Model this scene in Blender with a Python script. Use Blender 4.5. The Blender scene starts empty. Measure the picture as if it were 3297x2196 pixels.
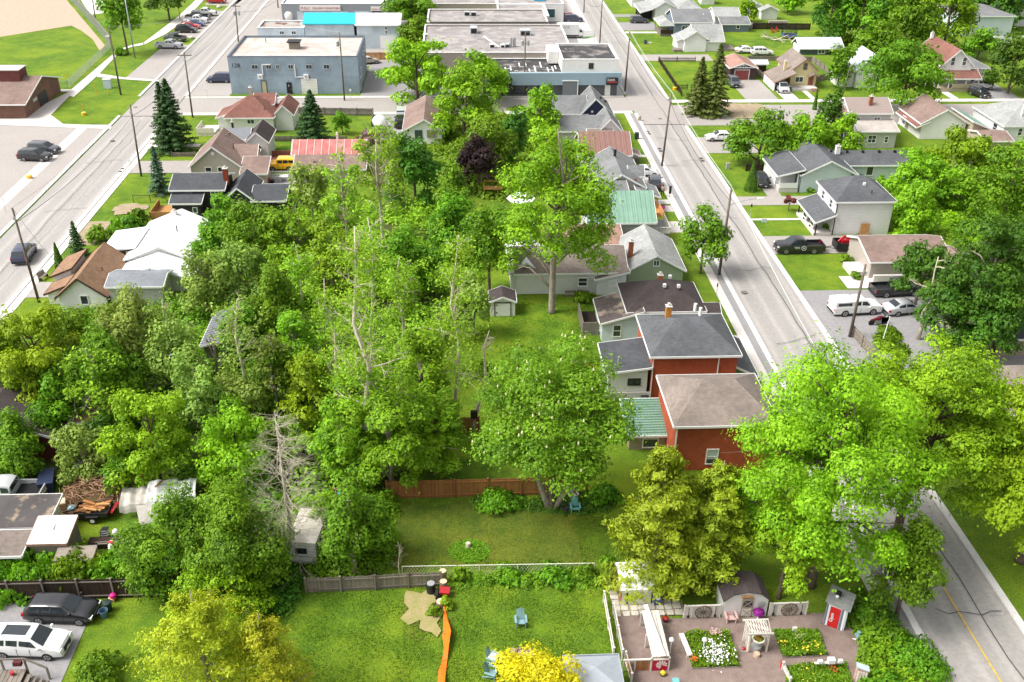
import bpy, math, random
import numpy as np
from math import sin, cos, tan, pi, radians, sqrt, atan2, hypot
from mathutils import Vector, Matrix
random.seed(7)
sc = bpy.context.scene
# ---------------------------------------------------------------- camera (a drone 49 m up, looking down the two streets)
CAMH = 49.0; FPX = 3145.0
_p, _r, _a = radians(29.75), radians(.7), radians(3.25)
_Fh = Vector((sin(_a), cos(_a), 0)); _R0 = Vector((cos(_a), -sin(_a), 0)); _Z = Vector((0, 0, 1))
_F = _Fh*cos(_p) - _Z*sin(_p); _U0 = _Fh*sin(_p) + _Z*cos(_p)
_R = _R0*cos(_r) + _U0*sin(_r); _U = _R0*-sin(_r) + _U0*cos(_r)
cam = bpy.data.cameras.new('drone_camera'); co = bpy.data.objects.new('drone_camera', cam)
sc.collection.objects.link(co)
m3 = Matrix((_R, _U, -_F)).transposed()
co.matrix_world = Matrix.Translation((0, 0, CAMH)) @ m3.to_4x4()
cam.sensor_fit = 'HORIZONTAL'; cam.sensor_width = 36; cam.lens = 36*FPX/3297
cam.clip_start = .5; cam.clip_end = 5000
sc.camera = co
# ---------------------------------------------------------------- light
SUN_EL, SUN_AZ = 52.0, 262.0            # azimuth clockwise from +Y (up the streets)
w = bpy.data.worlds.new('World'); sc.world = w; w.use_nodes = True
nt = w.node_tree; bg = nt.nodes['Background']
sky = nt.nodes.new('ShaderNodeTexSky'); sky.sky_type = 'NISHITA'; sky.sun_disc = False
sky.sun_elevation = radians(SUN_EL); sky.sun_rotation = radians(SUN_AZ)
sky.air_density = 1.0; sky.dust_density = 4.0; sky.ozone_density = 1.0
hs = nt.nodes.new('ShaderNodeHueSaturation'); hs.inputs['Saturation'].default_value = .10
nt.links.new(sky.outputs[0], hs.inputs['Color']); nt.links.new(hs.outputs[0], bg.inputs[0])
bg.inputs[1].default_value = .15
sun = bpy.data.lights.new('sun', 'SUN'); so = bpy.data.objects.new('sun', sun); sc.collection.objects.link(so)
sun.energy = 2.5; sun.angle = radians(26); sun.color = (1, .955, .88)
_sd = Vector((sin(radians(SUN_AZ))*cos(radians(SUN_EL)), cos(radians(SUN_AZ))*cos(radians(SUN_EL)), sin(radians(SUN_EL))))
so.rotation_euler = _sd.to_track_quat('Z', 'Y').to_euler(); so.location = _sd*300
sc.view_settings.view_transform = 'Standard'; sc.view_settings.look = 'None'
sc.view_settings.exposure = 0.70; sc.view_settings.gamma = 1; sc.view_settings.use_curve_mapping = False
sc.cycles.max_bounces = 6; sc.cycles.transparent_max_bounces = 4
sc.cycles.diffuse_bounces = 3; sc.cycles.glossy_bounces = 2

# ---------------------------------------------------------------- places: a picture point on a level of height z -> metres
def H(px, py, z=0.0):
    d = _F + _R*((px-1648.5)/FPX) - _U*((py-1098)/FPX)
    t = (CAMH-z)/-d.z
    return d.x*t, d.y*t
def V(x, y, z=0.0): return H(x*1.4006, y*1.4006, z)
def VZ(x, y, Y):
    lo, hi = -3., 47.
    for _ in range(30):
        m = (lo+hi)/2
        if V(x, y, m)[1] > Y: lo = m
        else: hi = m
    return m
def depth(x, y, z=0): return Vector((x, y, z-CAMH)).dot(_F)

# ---------------------------------------------------------------- objects
LINK = sc.collection.objects.link
def tag(o, label=None, cat=None, group=None, kind=None):
    if label: o['label'] = label
    if cat: o['category'] = cat
    if group: o['group'] = group
    if kind: o['kind'] = kind
    return o
def thing(name, label, cat, loc=(0, 0, 0), rz=0, group=None):
    o = bpy.data.objects.new(name, None); LINK(o); o.location = loc; o.rotation_euler = (0, 0, rz)
    o.empty_display_size = .2
    return tag(o, label, cat, group)
def copy_tree(o, parent=None):
    c = o.copy(); LINK(c); c.parent = parent
    for ch in KIDS.get(o.name, []):
        cc = copy_tree(ch, c); KIDS.setdefault(c.name, []).append(cc)
    return c
KIDS = {}
def mk(name, me, parent=None, loc=None):
    o = bpy.data.objects.new(name, me); LINK(o)
    if parent is not None:
        o.parent = parent; KIDS.setdefault(parent.name, []).append(o)
    if loc: o.location = loc
    return o
class MB:
    """collects boxes, bars, slabs and tubes; build() links them as ONE mesh object with metric uv"""
    def __init__(s): s.v = []; s.f = []
    def quad(s, *p):
        n = len(s.v); s.v += [tuple(q) for q in p]; s.f.append(tuple(range(n, n+len(p)))); return s
    def box(s, x0, x1, y0, y1, z0, z1):
        n = len(s.v)
        s.v += [(x0,y0,z0),(x1,y0,z0),(x1,y1,z0),(x0,y1,z0),(x0,y0,z1),(x1,y0,z1),(x1,y1,z1),(x0,y1,z1)]
        for f in ((0,3,2,1),(4,5,6,7),(0,1,5,4),(1,2,6,5),(2,3,7,6),(3,0,4,7)): s.f.append(tuple(n+i for i in f))
        return s
    def slab(s, pts, t):
        n = len(s.v); k = len(pts)
        s.v += [tuple(p) for p in pts] + [(p[0], p[1], p[2]-t) for p in pts]
        s.f.append(tuple(n+i for i in range(k))); s.f.append(tuple(n+k+i for i in reversed(range(k))))
        for i in range(k):
            j = (i+1) % k; s.f.append((n+i, n+k+i, n+k+j, n+j))
        return s
    def bar(s, p, q, w_, h_, up=(0, 0, 1)):
        p = Vector(p); q = Vector(q); d = (q-p)
        if d.length < 1e-6: return s
        d.normalize(); u = Vector(up)
        a = d.cross(u)
        if a.length < 1e-3: a = d.cross(Vector((1, 0, 0)))
        a.normalize(); b = a.cross(d).normalized()
        a *= w_/2; b *= h_/2; n = len(s.v)
        for c in (p, q): s.v += [tuple(c-a-b), tuple(c+a-b), tuple(c+a+b), tuple(c-a+b)]
        for f in ((0,1,2,3),(7,6,5,4),(0,4,5,1),(1,5,6,2),(2,6,7,3),(3,7,4,0)): s.f.append(tuple(n+i for i in f))
        return s
    def tube(s, pts, rad, k=8, cap=True):
        if not hasattr(rad, '__len__'): rad = [rad]*len(pts)
        P_ = [Vector(p) for p in pts]; n0 = len(s.v); a = None
        for i, p in enumerate(P_):
            d = (P_[min(i+1, len(P_)-1)] - P_[max(i-1, 0)]).normalized()
            if a is None:
                a = d.cross(Vector((0, 0, 1)) if abs(d.z) < .9 else Vector((1, 0, 0))).normalized()
            a = (a - d*a.dot(d)).normalized()
            b = d.cross(a)
            for j in range(k):
                t = 2*pi*j/k; s.v.append(tuple(p + (a*cos(t)+b*sin(t))*rad[i]))
        for i in range(len(P_)-1):
            for j in range(k):
                j2 = (j+1) % k
                s.f.append((n0+i*k+j, n0+i*k+j2, n0+(i+1)*k+j2, n0+(i+1)*k+j))
        if cap:
            s.f.append(tuple(n0+j for j in reversed(range(k)))); m = n0+(len(P_)-1)*k
            s.f.append(tuple(m+j for j in range(k)))
        return s
    def lathe(s, prof, c=(0, 0, 0), k=12, ax='z'):
        n0 = len(s.v)
        for r, z in prof:
            for j in range(k):
                t = 2*pi*j/k
                v = (r*cos(t), r*sin(t), z)
                if ax == 'y': v = (v[0], v[2], v[1])
                if ax == 'x': v = (v[2], v[0], v[1])
                s.v.append((v[0]+c[0], v[1]+c[1], v[2]+c[2]))
        for i in range(len(prof)-1):
            for j in range(k):
                j2 = (j+1) % k; s.f.append((n0+i*k+j, n0+i*k+j2, n0+(i+1)*k+j2, n0+(i+1)*k+j))
        s.f.append(tuple(n0+j for j in range(k))); m = n0+(len(prof)-1)*k; s.f.append(tuple(m+j for j in range(k)))
        return s
    def mesh(s, name, mat, org=(0, 0, 0), smooth=False, fix=True):
        me = bpy.data.meshes.new(name)
        ox, oy, oz = org
        me.from_pydata([(a-ox, b-oy, c-oz) for a, b, c in s.v], [], s.f)
        me.materials.append(mat)
        if fix:
            import bmesh
            bm = bmesh.new(); bm.from_mesh(me); bmesh.ops.recalc_face_normals(bm, faces=bm.faces); bm.to_mesh(me); bm.free()
        uv = me.uv_layers.new(name='UVMap').data
        for p in me.polygons:
            n = p.normal
            if abs(n.z) > .97: ua, va = Vector((1, 0, 0)), Vector((0, 1, 0))
            else:
                ua = Vector((-n.y, n.x, 0)).normalized(); va = n.cross(ua)
            for li in p.loop_indices:
                c = Vector(me.vertices[me.loops[li].vertex_index].co) + Vector(org)
                uv[li].uv = (c.dot(ua), c.dot(va))
        if smooth: me.polygons.foreach_set('use_smooth', [True]*len(me.polygons))
        return me
    def build(s, name, mat, parent=None, org=(0, 0, 0), smooth=False, fix=True):
        return mk(name, s.mesh(name, mat, org, smooth, fix), parent)

# ---------------------------------------------------------------- materials
_M = {}
def mat(name, col, rough=.8, kind='plain', var=.12, scale=3., col2=None, bump=.3, metal=0, spec=.3, size=(.3, .15)):
    if name in _M: return _M[name]
    m = bpy.data.materials.new(name); m.use_nodes = True; _M[name] = m
    t = m.node_tree; N = t.nodes.new; L = t.links.new
    b = t.nodes['Principled BSDF']; b.inputs['Roughness'].default_value = rough; b.inputs['Metallic'].default_value = metal
    b.inputs['Specular IOR Level'].default_value = spec
    geo = N('ShaderNodeNewGeometry'); uvn = N('ShaderNodeUVMap')
    def noise(sc_, det=4, vec=None, rough_=.6):
        n = N('ShaderNodeTexNoise'); n.inputs['Scale'].default_value = sc_; n.inputs['Detail'].default_value = det
        n.inputs['Roughness'].default_value = rough_
        L(vec if vec is not None else geo.outputs['Position'], n.inputs['Vector']); return n.outputs['Fac']
    def mix(f, a, b_, typ='MIX'):
        x = N('ShaderNodeMix'); x.data_type = 'RGBA'; x.blend_type = typ
        for s_, v in ((x.inputs['Factor'], f), (x.inputs['A'], a), (x.inputs['B'], b_)):
            if isinstance(v, (int, float)): s_.default_value = v
            elif isinstance(v, tuple): s_.default_value = (*v[:3], 1)
            else: L(v, s_)
        return x.outputs['Result']
    def ramp(f, stops):
        r = N('ShaderNodeValToRGB'); L(f, r.inputs['Fac'])
        while len(r.color_ramp.elements) < len(stops): r.color_ramp.elements.new(.5)
        for e, (p, c) in zip(r.color_ramp.elements, stops):
            e.position = p; e.color = (*(c if isinstance(c, tuple) else (c, c, c)), 1)
        return r.outputs['Color']
    def mth(op, a, b_=None):
        x = N('ShaderNodeMath'); x.operation = op
        for i, v in enumerate((a, b_)):
            if v is None: continue
            if isinstance(v, (int, float)): x.inputs[i].default_value = v
            else: L(v, x.inputs[i])
        return x.outputs[0]
    def dobump(h, st, dist=.02):
        x = N('ShaderNodeBump'); x.inputs['Strength'].default_value = st; x.inputs['Distance'].default_value = dist
        L(h, x.inputs['Height']); L(x.outputs[0], b.inputs['Normal'])
    dk = tuple(c*(1-var) for c in col); lt = tuple(min(1, c*(1+var)) for c in col)
    nf = noise(scale); c = ramp(nf, [(.3, dk), (.7, lt)])
    if kind == 'plain':
        if bump: dobump(noise(scale*8), bump)
    elif kind in ('shingle', 'brick', 'block'):
        br = N('ShaderNodeTexBrick'); L(uvn.outputs[0], br.inputs['Vector']); br.inputs['Scale'].default_value = 1
        br.inputs['Brick Width'].default_value = size[0]; br.inputs['Row Height'].default_value = size[1]
        br.inputs['Mortar Size'].default_value = .012 if kind != 'shingle' else .008
        br.inputs['Color1'].default_value = (1, 1, 1, 1); br.inputs['Color2'].default_value = (.72, .72, .72, 1)
        br.inputs['Mortar'].default_value = (.55, .55, .55, 1) if kind == 'shingle' else (.9, .85, .8, 1)
        br.inputs['Bias'].default_value = -.2
        c = mix(.75, c, br.outputs['Color'], 'MULTIPLY')
        big = ramp(noise(.35, 5), [(.35, (.82, .82, .82)), (.65, (1.1, 1.1, 1.1))]); c = mix(1., c, big, 'MULTIPLY')
        if col2: c = mix(ramp(noise(.45, 6), [(.52, 0.), (.62, 1.)]), c, col2)
        dobump(br.outputs['Fac'], -bump, .03)
    elif kind == 'siding':
        sp = N('ShaderNodeSeparateXYZ'); L(uvn.outputs[0], sp.inputs[0])
        fr = mth('FRACT', mth('MULTIPLY', sp.outputs[1], 1/size[1]))
        c = mix(mth('MULTIPLY', mth('GREATER_THAN', fr, .88), .45), c, tuple(q*.45 for q in col))
        dobump(fr, .6, .03)
    elif kind == 'rib':
        sp = N('ShaderNodeSeparateXYZ'); L(uvn.outputs[0], sp.inputs[0])
        fr = mth('FRACT', mth('MULTIPLY', sp.outputs[0 if size[0] > 0 else 1], 1/abs(size[0])))
        tri = mth('GREATER_THAN', fr, .82); dobump(tri, .8, .04)
        c = mix(mth('MULTIPLY', tri, .3), c, tuple(q*.6 for q in col))
        c = mix(ramp(noise(.8, 6), [(.45, 0.), (.7, .35)]), c, col2 or lt)
    elif kind == 'grass':
        n4 = noise(.28, 7, rough_=.7)
        n1 = noise(.09, 5); n2 = noise(.7, 6); n3 = noise(7., 6, rough_=.75)
        c = ramp(n2, [(.3, col), (.72, col2)])
        c = mix(ramp(n1, [(.4, 0.), (.62, .75)]), c, tuple(q*f for q, f in zip(col2, (1.35, 1.12, 1.1))))
        c = mix(.85, c, ramp(n4, [(.32, (.62, .72, .7)), (.5, (1, 1, 1)), (.66, (1.35, 1.12, 1.2))]), 'MULTIPLY')
        c = mix(.9, c, ramp(n3, [(.3, (.35, .42, .35)), (.5, (1, 1, 1)), (.72, (1.7, 1.5, 1.3))]), 'MULTIPLY')
        dobump(n3, .7, .12)
    elif kind == 'asphalt':
        n1 = noise(.12, 5); n2 = noise(25., 3, rough_=.8)
        c = mix(.8, c, ramp(n1, [(.35, (.95, .95, .95)), (.65, (1.04, 1.04, 1.04))]), 'MULTIPLY')
        c = mix(.7, c, ramp(n2, [(.3, (.85, .85, .85)), (.7, (1.12, 1.12, 1.12))]), 'MULTIPLY')
        # long wheel tracks worn lighter along the street
        if size[0] > 0:
            sp = N('ShaderNodeSeparateXYZ'); L(geo.outputs['Position'], sp.inputs[0])
            wob = mth('MULTIPLY', noise(.03, 2), 1.2)
            tr = mth('FRACT', mth('MULTIPLY', mth('ADD', sp.outputs[0], wob), 1/size[0]))
            tr = mth('ABSOLUTE', mth('SUBTRACT', tr, .5))
            c = mix(1., c, ramp(tr, [(.06, (1.16, 1.15, 1.14)), (.2, (1, 1, 1)), (.5, (.95, .95, .96))]), 'MULTIPLY')
        v = N('ShaderNodeTexVoronoi'); v.feature = 'DISTANCE_TO_EDGE'; v.inputs['Scale'].default_value = .16
        wv = N('ShaderNodeVectorMath'); wv.operation = 'ADD'; nn = N('ShaderNodeTexNoise'); nn.inputs['Scale'].default_value = .5
        L(geo.outputs['Position'], nn.inputs['Vector']); 
        sc2 = N('ShaderNodeVectorMath'); sc2.operation = 'SCALE'; sc2.inputs['Scale'].default_value = 3.5
        L(nn.outputs['Color'], sc2.inputs[0]); L(geo.outputs['Position'], wv.inputs[0]); L(sc2.outputs[0], wv.inputs[1]); L(wv.outputs[0], v.inputs['Vector'])
        ck = ramp(v.outputs['Distance'], [(.0, .3), (.003, .3), (.006, 0.)])
        c = mix(mth('MULTIPLY', ck, ramp(noise(.15, 2), [(.5, 0.), (.56, 1.)])), c, tuple(q*.35 for q in col))
        dobump(n2, .25, .01)
    elif kind == 'dirt':
        n2 = noise(1.2, 7, rough_=.7); c = ramp(n2, [(.25, col), (.7, col2 or lt)])
        c = mix(.7, c, ramp(noise(14., 5, rough_=.8), [(.3, (.65, .65, .65)), (.7, (1.3, 1.3, 1.3))]), 'MULTIPLY')
        dobump(noise(9., 6), .5, .06)
    elif kind == 'wood':
        n2 = noise(1., 4); mp = N('ShaderNodeMapping'); mp.inputs['Scale'].default_value = (12, .6, 1)
        L(uvn.outputs[0], mp.inputs[0]); g_ = noise(3., 5, mp.outputs[0])
        c = mix(.8, c, ramp(g_, [(.3, (.62, .62, .62)), (.7, (1.25, 1.2, 1.15))]), 'MULTIPLY')
        oi = N('ShaderNodeObjectInfo'); c = mix(.7, c, ramp(oi.outputs['Random'], [(0, (.6, .6, .6)), (1, (1.2, 1.15, 1.1))]), 'MULTIPLY')
        dobump(g_, bump, .01)
    elif kind == 'leaf':
        at = N('ShaderNodeAttribute'); at.attribute_name = 'tint'
        oi = N('ShaderNodeObjectInfo')
        c = ramp(at.outputs['Fac'], [(0., col), (.6, col2), (1., tuple(q*f for q, f in zip(col2, (1.25, 1.15, 1.2))))])
        h_ = N('ShaderNodeHueSaturation'); L(c, h_.inputs['Color'])
        L(mth('ADD', mth('MULTIPLY', oi.outputs['Random'], .03), .485), h_.inputs['Hue'])
        L(mth('ADD', mth('MULTIPLY', oi.outputs['Random'], .3), .86), h_.inputs['Value']); c = h_.outputs[0]
        b.inputs['Roughness'].default_value = .55; b.inputs['Specular IOR Level'].default_value = .22
        tr = N('ShaderNodeBsdfTranslucent'); ms = N('ShaderNodeMixShader'); ms.inputs[0].default_value = .30
        tc = mix(1., c, (1.35, 1.2, .6), 'MULTIPLY'); L(tc, tr.inputs['Color'])
        L(b.outputs[0], ms.inputs[1]); L(tr.outputs[0], ms.inputs[2]); L(ms.outputs[0], t.nodes['Material Output'].inputs['Surface'])
    elif kind == 'bark':
        mp = N('ShaderNodeMapping'); mp.inputs['Scale'].default_value = (3, 3, .6); L(geo.outputs['Position'], mp.inputs[0])
        g_ = noise(3., 6, mp.outputs[0]); c = mix(.9, c, ramp(g_, [(.3, (.5, .5, .5)), (.7, (1.35, 1.3, 1.25))]), 'MULTIPLY')
        dobump(g_, .8, .04)
    L(c, b.inputs['Base Color'])
    return m
white = mat('white_paint', (.78, .78, .77), .55, var=.04, bump=.05)
trim = mat('white_trim', (.82, .82, .81), .5, var=.03, bump=0)
glass = mat('window_glass', (.035, .045, .055), .08, var=.3, bump=0, spec=.9)
curtain = mat('pale_blind', (.5, .52, .53), .5, var=.08, bump=0)
black = mat('black_metal', (.02, .02, .022), .45, var=.1, bump=0)
steel = mat('galvanised_steel', (.42, .43, .44), .45, var=.12, bump=.05, metal=.4)
conc = mat('concrete', (.52, .49, .46), .9, 'dirt', col2=(.6, .57, .54))
rubber = mat('tyre_rubber', (.025, .025, .027), .8, var=.1, bump=0)
# ================================================================= GROUND
OFF = {'A1':(0,0),'A2':(800,0),'A3':(1600,0),'A4':(2400,0),'B1':(0,500),'B2':(800,500),'B3':(1600,500),'B4':(2400,500),'C1':(0,1050),'C2':(800,1050),'C3':(1600,1050),'C4':(2400,1050),'D1':(0,1596),'D2':(800,1596),'D3':(1600,1596)}
def T(t, x, y, z=0.0):
    if t == 'D4': return H(2400+x/1.494, 1596+y/1.494, z)
    o = OFF[t]; return H(o[0]+x/2.613, o[1]+y/2.613, z)
grass_m = mat('lawn_grass', (.055, .125, .006), .95, 'grass', col2=(.125, .225, .009)); olive_grass = mat('olive_lawn_grass', (.04, .085, .006), .95, 'grass', col2=(.11, .15, .012))
asph = mat('street_asphalt', (.32, .30, .285), .7, 'asphalt', size=(1.9, 0), spec=.6)
asph2 = mat('drive_asphalt', (.27, .26, .265), .9, 'asphalt', size=(0, 0))
asph3 = mat('pale_asphalt', (.34, .31, .29), .7, 'asphalt', size=(0, 0), spec=.5)
walk = mat('sidewalk_concrete', (.56, .52, .49), .9, 'dirt', col2=(.64, .6, .57))
curbm = mat('kerb_concrete', (.6, .58, .56), .9, 'dirt', col2=(.7, .68, .66))
infield = mat('infield_clay', (.44, .28, .20), .95, 'dirt', col2=(.54, .38, .30))
dirt = mat('bare_dirt', (.26, .20, .13), .95, 'dirt', col2=(.40, .32, .22))
gravel = mat('brown_gravel', (.17, .12, .105), .95, 'dirt', col2=(.27, .205, .18))
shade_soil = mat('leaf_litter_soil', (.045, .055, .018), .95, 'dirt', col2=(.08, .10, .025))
yel = mat('yellow_line_paint', (.62, .42, .08), .8, var=.2, bump=0)
tar = mat('tar_seal', (.05, .05, .052), .7, var=.2, bump=0)
me = MB().quad((-1500, -60, 0), (1500, -60, 0), (1500, 2500, 0), (-1500, 2500, 0)).mesh('ground', grass_m)
tag(mk('ground', me), kind='structure')
_lev = [1]
def sheet(name, pts, m, lev=None):
    l = lev if lev is not None else 1+_lev[0] % 24; _lev[0] += 1
    z = .003*l
    return tag(MB().quad(*[(p[0], p[1], z) for p in pts]).build(name, m, fix=False), kind='structure')
def blob(pts, seed, amp=.35, n=7):
    r = random.Random(seed); out = []
    for (x0, y0), (x1, y1) in zip(pts, pts[1:]+pts[:1]):
        L_ = hypot(x1-x0, y1-y0); k = max(2, int(L_/amp/1.2)); nx, ny = (y1-y0)/L_, -(x1-x0)/L_
        for i in range(k):
            t = i/k; d = amp*(r.random()-.5)*(1.6 if i else .5); out.append((x0+(x1-x0)*t+nx*d, y0+(y1-y0)*t+ny*d))
    return out
def organic(name, pts, m, lev, amp=.35, seed=1):
    import bmesh
    q = blob(pts, seed, amp); ar = sum(q[i][0]*q[(i+1) % len(q)][1]-q[(i+1) % len(q)][0]*q[i][1] for i in range(len(q)))
    if ar < 0: q.reverse()
    bm = bmesh.new(); f = bm.faces.new([bm.verts.new((a, b, .003*lev)) for a, b in q]); f.normal_update(); bmesh.ops.triangulate(bm, faces=[f])
    me = bpy.data.meshes.new(name); bm.to_mesh(me); bm.free(); me.materials.append(m); return tag(mk(name, me), kind='structure')
def rect(name, x0, x1, y0, y1, m, lev=None):
    return sheet(name, [(x0, y0), (x1, y0), (x1, y1), (x0, y1)], m, lev)
def tpoly(name, t, pts, m, lev=None):
    q = [T(t, *p) for p in pts]
    ar = sum(q[i][0]*q[(i+1) % len(q)][1]-q[(i+1) % len(q)][0]*q[i][1] for i in range(len(q)))
    if ar < 0: q.reverse()
    # split into convex-safe triangles with a fan built by bmesh
    import bmesh
    l = lev if lev is not None else 1+_lev[0] % 24; _lev[0] += 1
    bm = bmesh.new(); f = bm.faces.new([bm.verts.new((a, b, .003*l)) for a, b in q]); f.normal_update()
    bmesh.ops.triangulate(bm, faces=[f]); me = bpy.data.meshes.new(name); bm.to_mesh(me); bm.free(); me.materials.append(m)
    return tag(mk(name, me), kind='structure')
# streets
rect('street', 30.1, 37.0, 10, 900, asph)
rect('street', -56.3, -48.8, 10, 900, asph)
rect('cross_street', -48.8, 30.1, 164.9, 173.4, asph3)
rect('cross_street', 37.0, 260, 156.5, 168.2, asph3)
rect('junction', -56.3, -48.7, 163, 175, asph3, 30); rect('junction', 29.9, 37.2, 157, 174, asph3, 31)
# lots
rect('parking_lot', -130, -56.9, 60, 158.6, asph3)
rect('sidewalk', -61.6, -60, 60, 158.5, walk)
rect('side_lot', -48.6, -41, 175, 330, asph3); rect('side_lot', -41.4, -12, 196, 330, asph3)
rect('side_lot', -17.8, 5.5, 174.8, 200, asph2); rect('side_lot', 18.5, 29.6, 188, 300, asph2)
rect('sidewalk', -48.6, 29.6, 173.5, 174.7, walk); rect('sidewalk', -48.6, 29.6, 163.4, 164.8, walk)
rect('sidewalk', -48.7, -47.35, 20, 163.3, walk)
rect('sidewalk', 28.02, 29.0, 20, 163.3, walk); rect('boulevard', 29.0, 29.75, 20, 163.3, asph2)
rect('sidewalk', 26.0, 29.7, 174.8, 300, walk)
rect('sidewalk', 37.6, 260, 169.6, 171.4, walk)
tpoly('sidewalk', 'A1', [(-60,1000),(170,1000),(290,880),(390,870),(580,775),(620,775),(430,970),(530,1045),(940,1062),(935,1088),(750,1082),(-60,1052)], walk)
tpoly('sidewalk', 'A1', [(500,755),(600,755),(1015,405),(1030,432),(980,470),(835,625),(620,820),(570,800),(590,775),(500,775)], walk)
tpoly('sidewalk', 'A1', [(835,622),(1050,655),(1340,676),(1338,690),(1045,670),(815,650)], walk)
tpoly('sidewalk', 'A1', [(1015,412),(1100,385),(1210,360),(1330,270),(1500,140),(1660,-10),(1725,-10),(1560,170),(1400,285),(1210,380),(1100,400),(1000,432)], walk)
tpoly('parking_bay', 'A1', [(1055,655),(1330,425),(1400,375),(1660,378),(1342,680)], asph3)
tpoly('parking_bay', 'A1', [(1450,305),(1530,215),(1620,130),(1700,88),(1935,92),(1700,322)], asph3)
tpoly('parking_bay', 'A1', [(1720,40),(1965,52),(2120,-60),(1850,-80)], asph3)
tpoly('infield', 'A1', [(-500,400),(0,310),(600,215),(680,255),(780,330),(835,420),(858,420),(882,380),(560,0),(-500,-20)], infield)
tpoly('path', 'A1', [(680,0),(900,-5),(870,110),(760,125)], walk)
# kerbs
kb = MB()
for x in (29.75, 37.0, -57.0, -48.8):
    for y0, y1 in ((10, 163.2), (175, 900)) if x in (29.75, 37.0) else ((10, 163.2), (175, 900)):
        if x == 37.0: y0, y1 = (10, 156) if y0 == 10 else (172, 900)
        kb.box(x, x+.5, y0, y1, -.05, .13)
tag(kb.build('kerb', curbm), kind='structure')
# drives on the far side of the right-hand street
for a in ((37.5, 44, 242.6, 245.8, asph2), (37.5, 46, 228, 236.6, asph2), (37.6, 45, 225, 226.6, walk), (37.5, 52, 199.7, 205, asph3),
          (51.3, 57.3, 171.5, 184.8, asph3), (58.3, 61, 171.5, 179, walk), (63.2, 64.2, 171.5, 178, walk),
          (37.4, 46, 142.5, 150.2, asph3), (37.4, 48, 121.2, 124.4, asph3), (42, 44, 124.4, 131, asph3), (37.4, 45, 116.0, 116.6, walk),
          (37.4, 52, 105.6, 110.9, asph3), (37.4, 58, 78, 95.8, asph2), (43.2, 47, 96.2, 99.3, walk), (96.5, 102, 171.5, 186, asph2), (89, 90.5, 171.5, 176, walk),
          (-47.3, -37, 135.4, 140.6, asph3), (-47.3, -40, 146.8, 148.3, walk), (-47.3, -43, 96.6, 100.4, asph3), (-47.3, -44.5, 110.6, 117.9, dirt),
          (-29.5, -22.5, 128.5, 134.3, asph2), (-9.5, -2, 157, 163.4, asph2), (24.3, 28, 141, 142, walk), (25, 28, 130, 134, walk), (24.6, 28, 122, 123.6, walk),
          (23.6, 28, 112.4, 116, walk), (22, 28, 119.3, 121.4, walk), (25.5, 28, 83.8, 86, walk), (24.8, 28, 70, 71.5, walk), (-13, -9, 150, 163, asph2)):
    rect('driveway', *a)
rect('driveway', -40, -25.4, 43, 50.6, asph2)
# yellow centre line and tar crack seals on the right-hand street
cl = MB(); cl.quad(*[(33.42, 20, .112), (33.54, 20, .112), (33.54, 49.5, .112), (33.42, 49.5, .112)])
tag(cl.build('road_marking', yel, fix=False), kind='structure')
for (xa, w_) in ((34.9, .035), (-52.6, .028), (-51.2, .018)):
    rr = random.Random(int(abs(xa)*10)); cr = MB(); y = 20.; x = xa
    while y < 262:
        if xa < 0 and y > 160: break
        y2 = y+rr.uniform(1., 3.); x2 = xa + (rr.random()-.5)*.22 + (.9 if xa < -52 else .5)*sin(y*.02)*.2
        cr.quad((x-w_, y, .118), (x+w_, y, .118), (x2+w_, y2, .118), (x2-w_, y2, .118)); x = x2; y = y2
    tag(cr.build('tar_line', tar, fix=False), kind='structure')
cr = MB(); rr = random.Random(5)
for (x, y, L_) in ((31.5, 84, 4.6), (32, 101.5, 4), (31.5, 117.5, 4.3), (33, 139, 3.4), (30.6, 61, 6), (-54, 121, 5), (-55, 140, 5), (31, 150, 5), (32, 47.5, 4.5)):
    px_, py_ = x, y
    for i in range(6):
        qx, qy = px_+L_/6, py_+rr.uniform(-.5, .5)
        cr.quad((px_, py_-.03, .122), (qx, qy-.03, .122), (qx, qy+.03, .122), (px_, py_+.03, .122)); px_, py_ = qx, qy
tag(cr.build('tar_line', tar, fix=False), kind='structure')
for i, (x, y) in enumerate(((32.1, 51.2), (31.2, 95.5), (33.6, 160), (-55.5, 168), (-54, 150))):
    tag(MB().lathe([(.36, .10), (.36, .125)], (x, y, 0), 16).build('manhole_cover', mat('cast_iron', (.16, .14, .13), .7, var=.2)),
        ('round iron manhole cover beside the yellow line', 'round iron manhole cover beside the young maple on the right-hand street', 'round iron manhole cover in the street junction by the pair of spruces',
         'round iron manhole cover on the left street beside the grey number 128 building', 'round iron manhole cover on the left street level with the tall double spruce')[i], 'manhole')
for x in (31.0, 36.5, 30.6, -48.4):
    y = {31.0: 143.6, 36.5: 139, 30.6: 152, -48.4: 136}[x]
    d = thing('storm_drain', {31.0: 'pair of kerb drain grates opposite the brown metal roof', 36.5: 'pair of kerb drain grates on the far kerb near the cone cedar', 30.6: 'pair of drain grates near the street corner hydrant', -48.4: 'pair of drain grates at the kerb of the left street'}[x], 'drain', (x-.3, y, 0))
    for k in (0, 1): MB().box(-.25, .25, k*1.1-.25, k*1.1+.25, .08, .13).build('grate', mat('grate_iron', (.12, .11, .11), .7), d)
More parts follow.
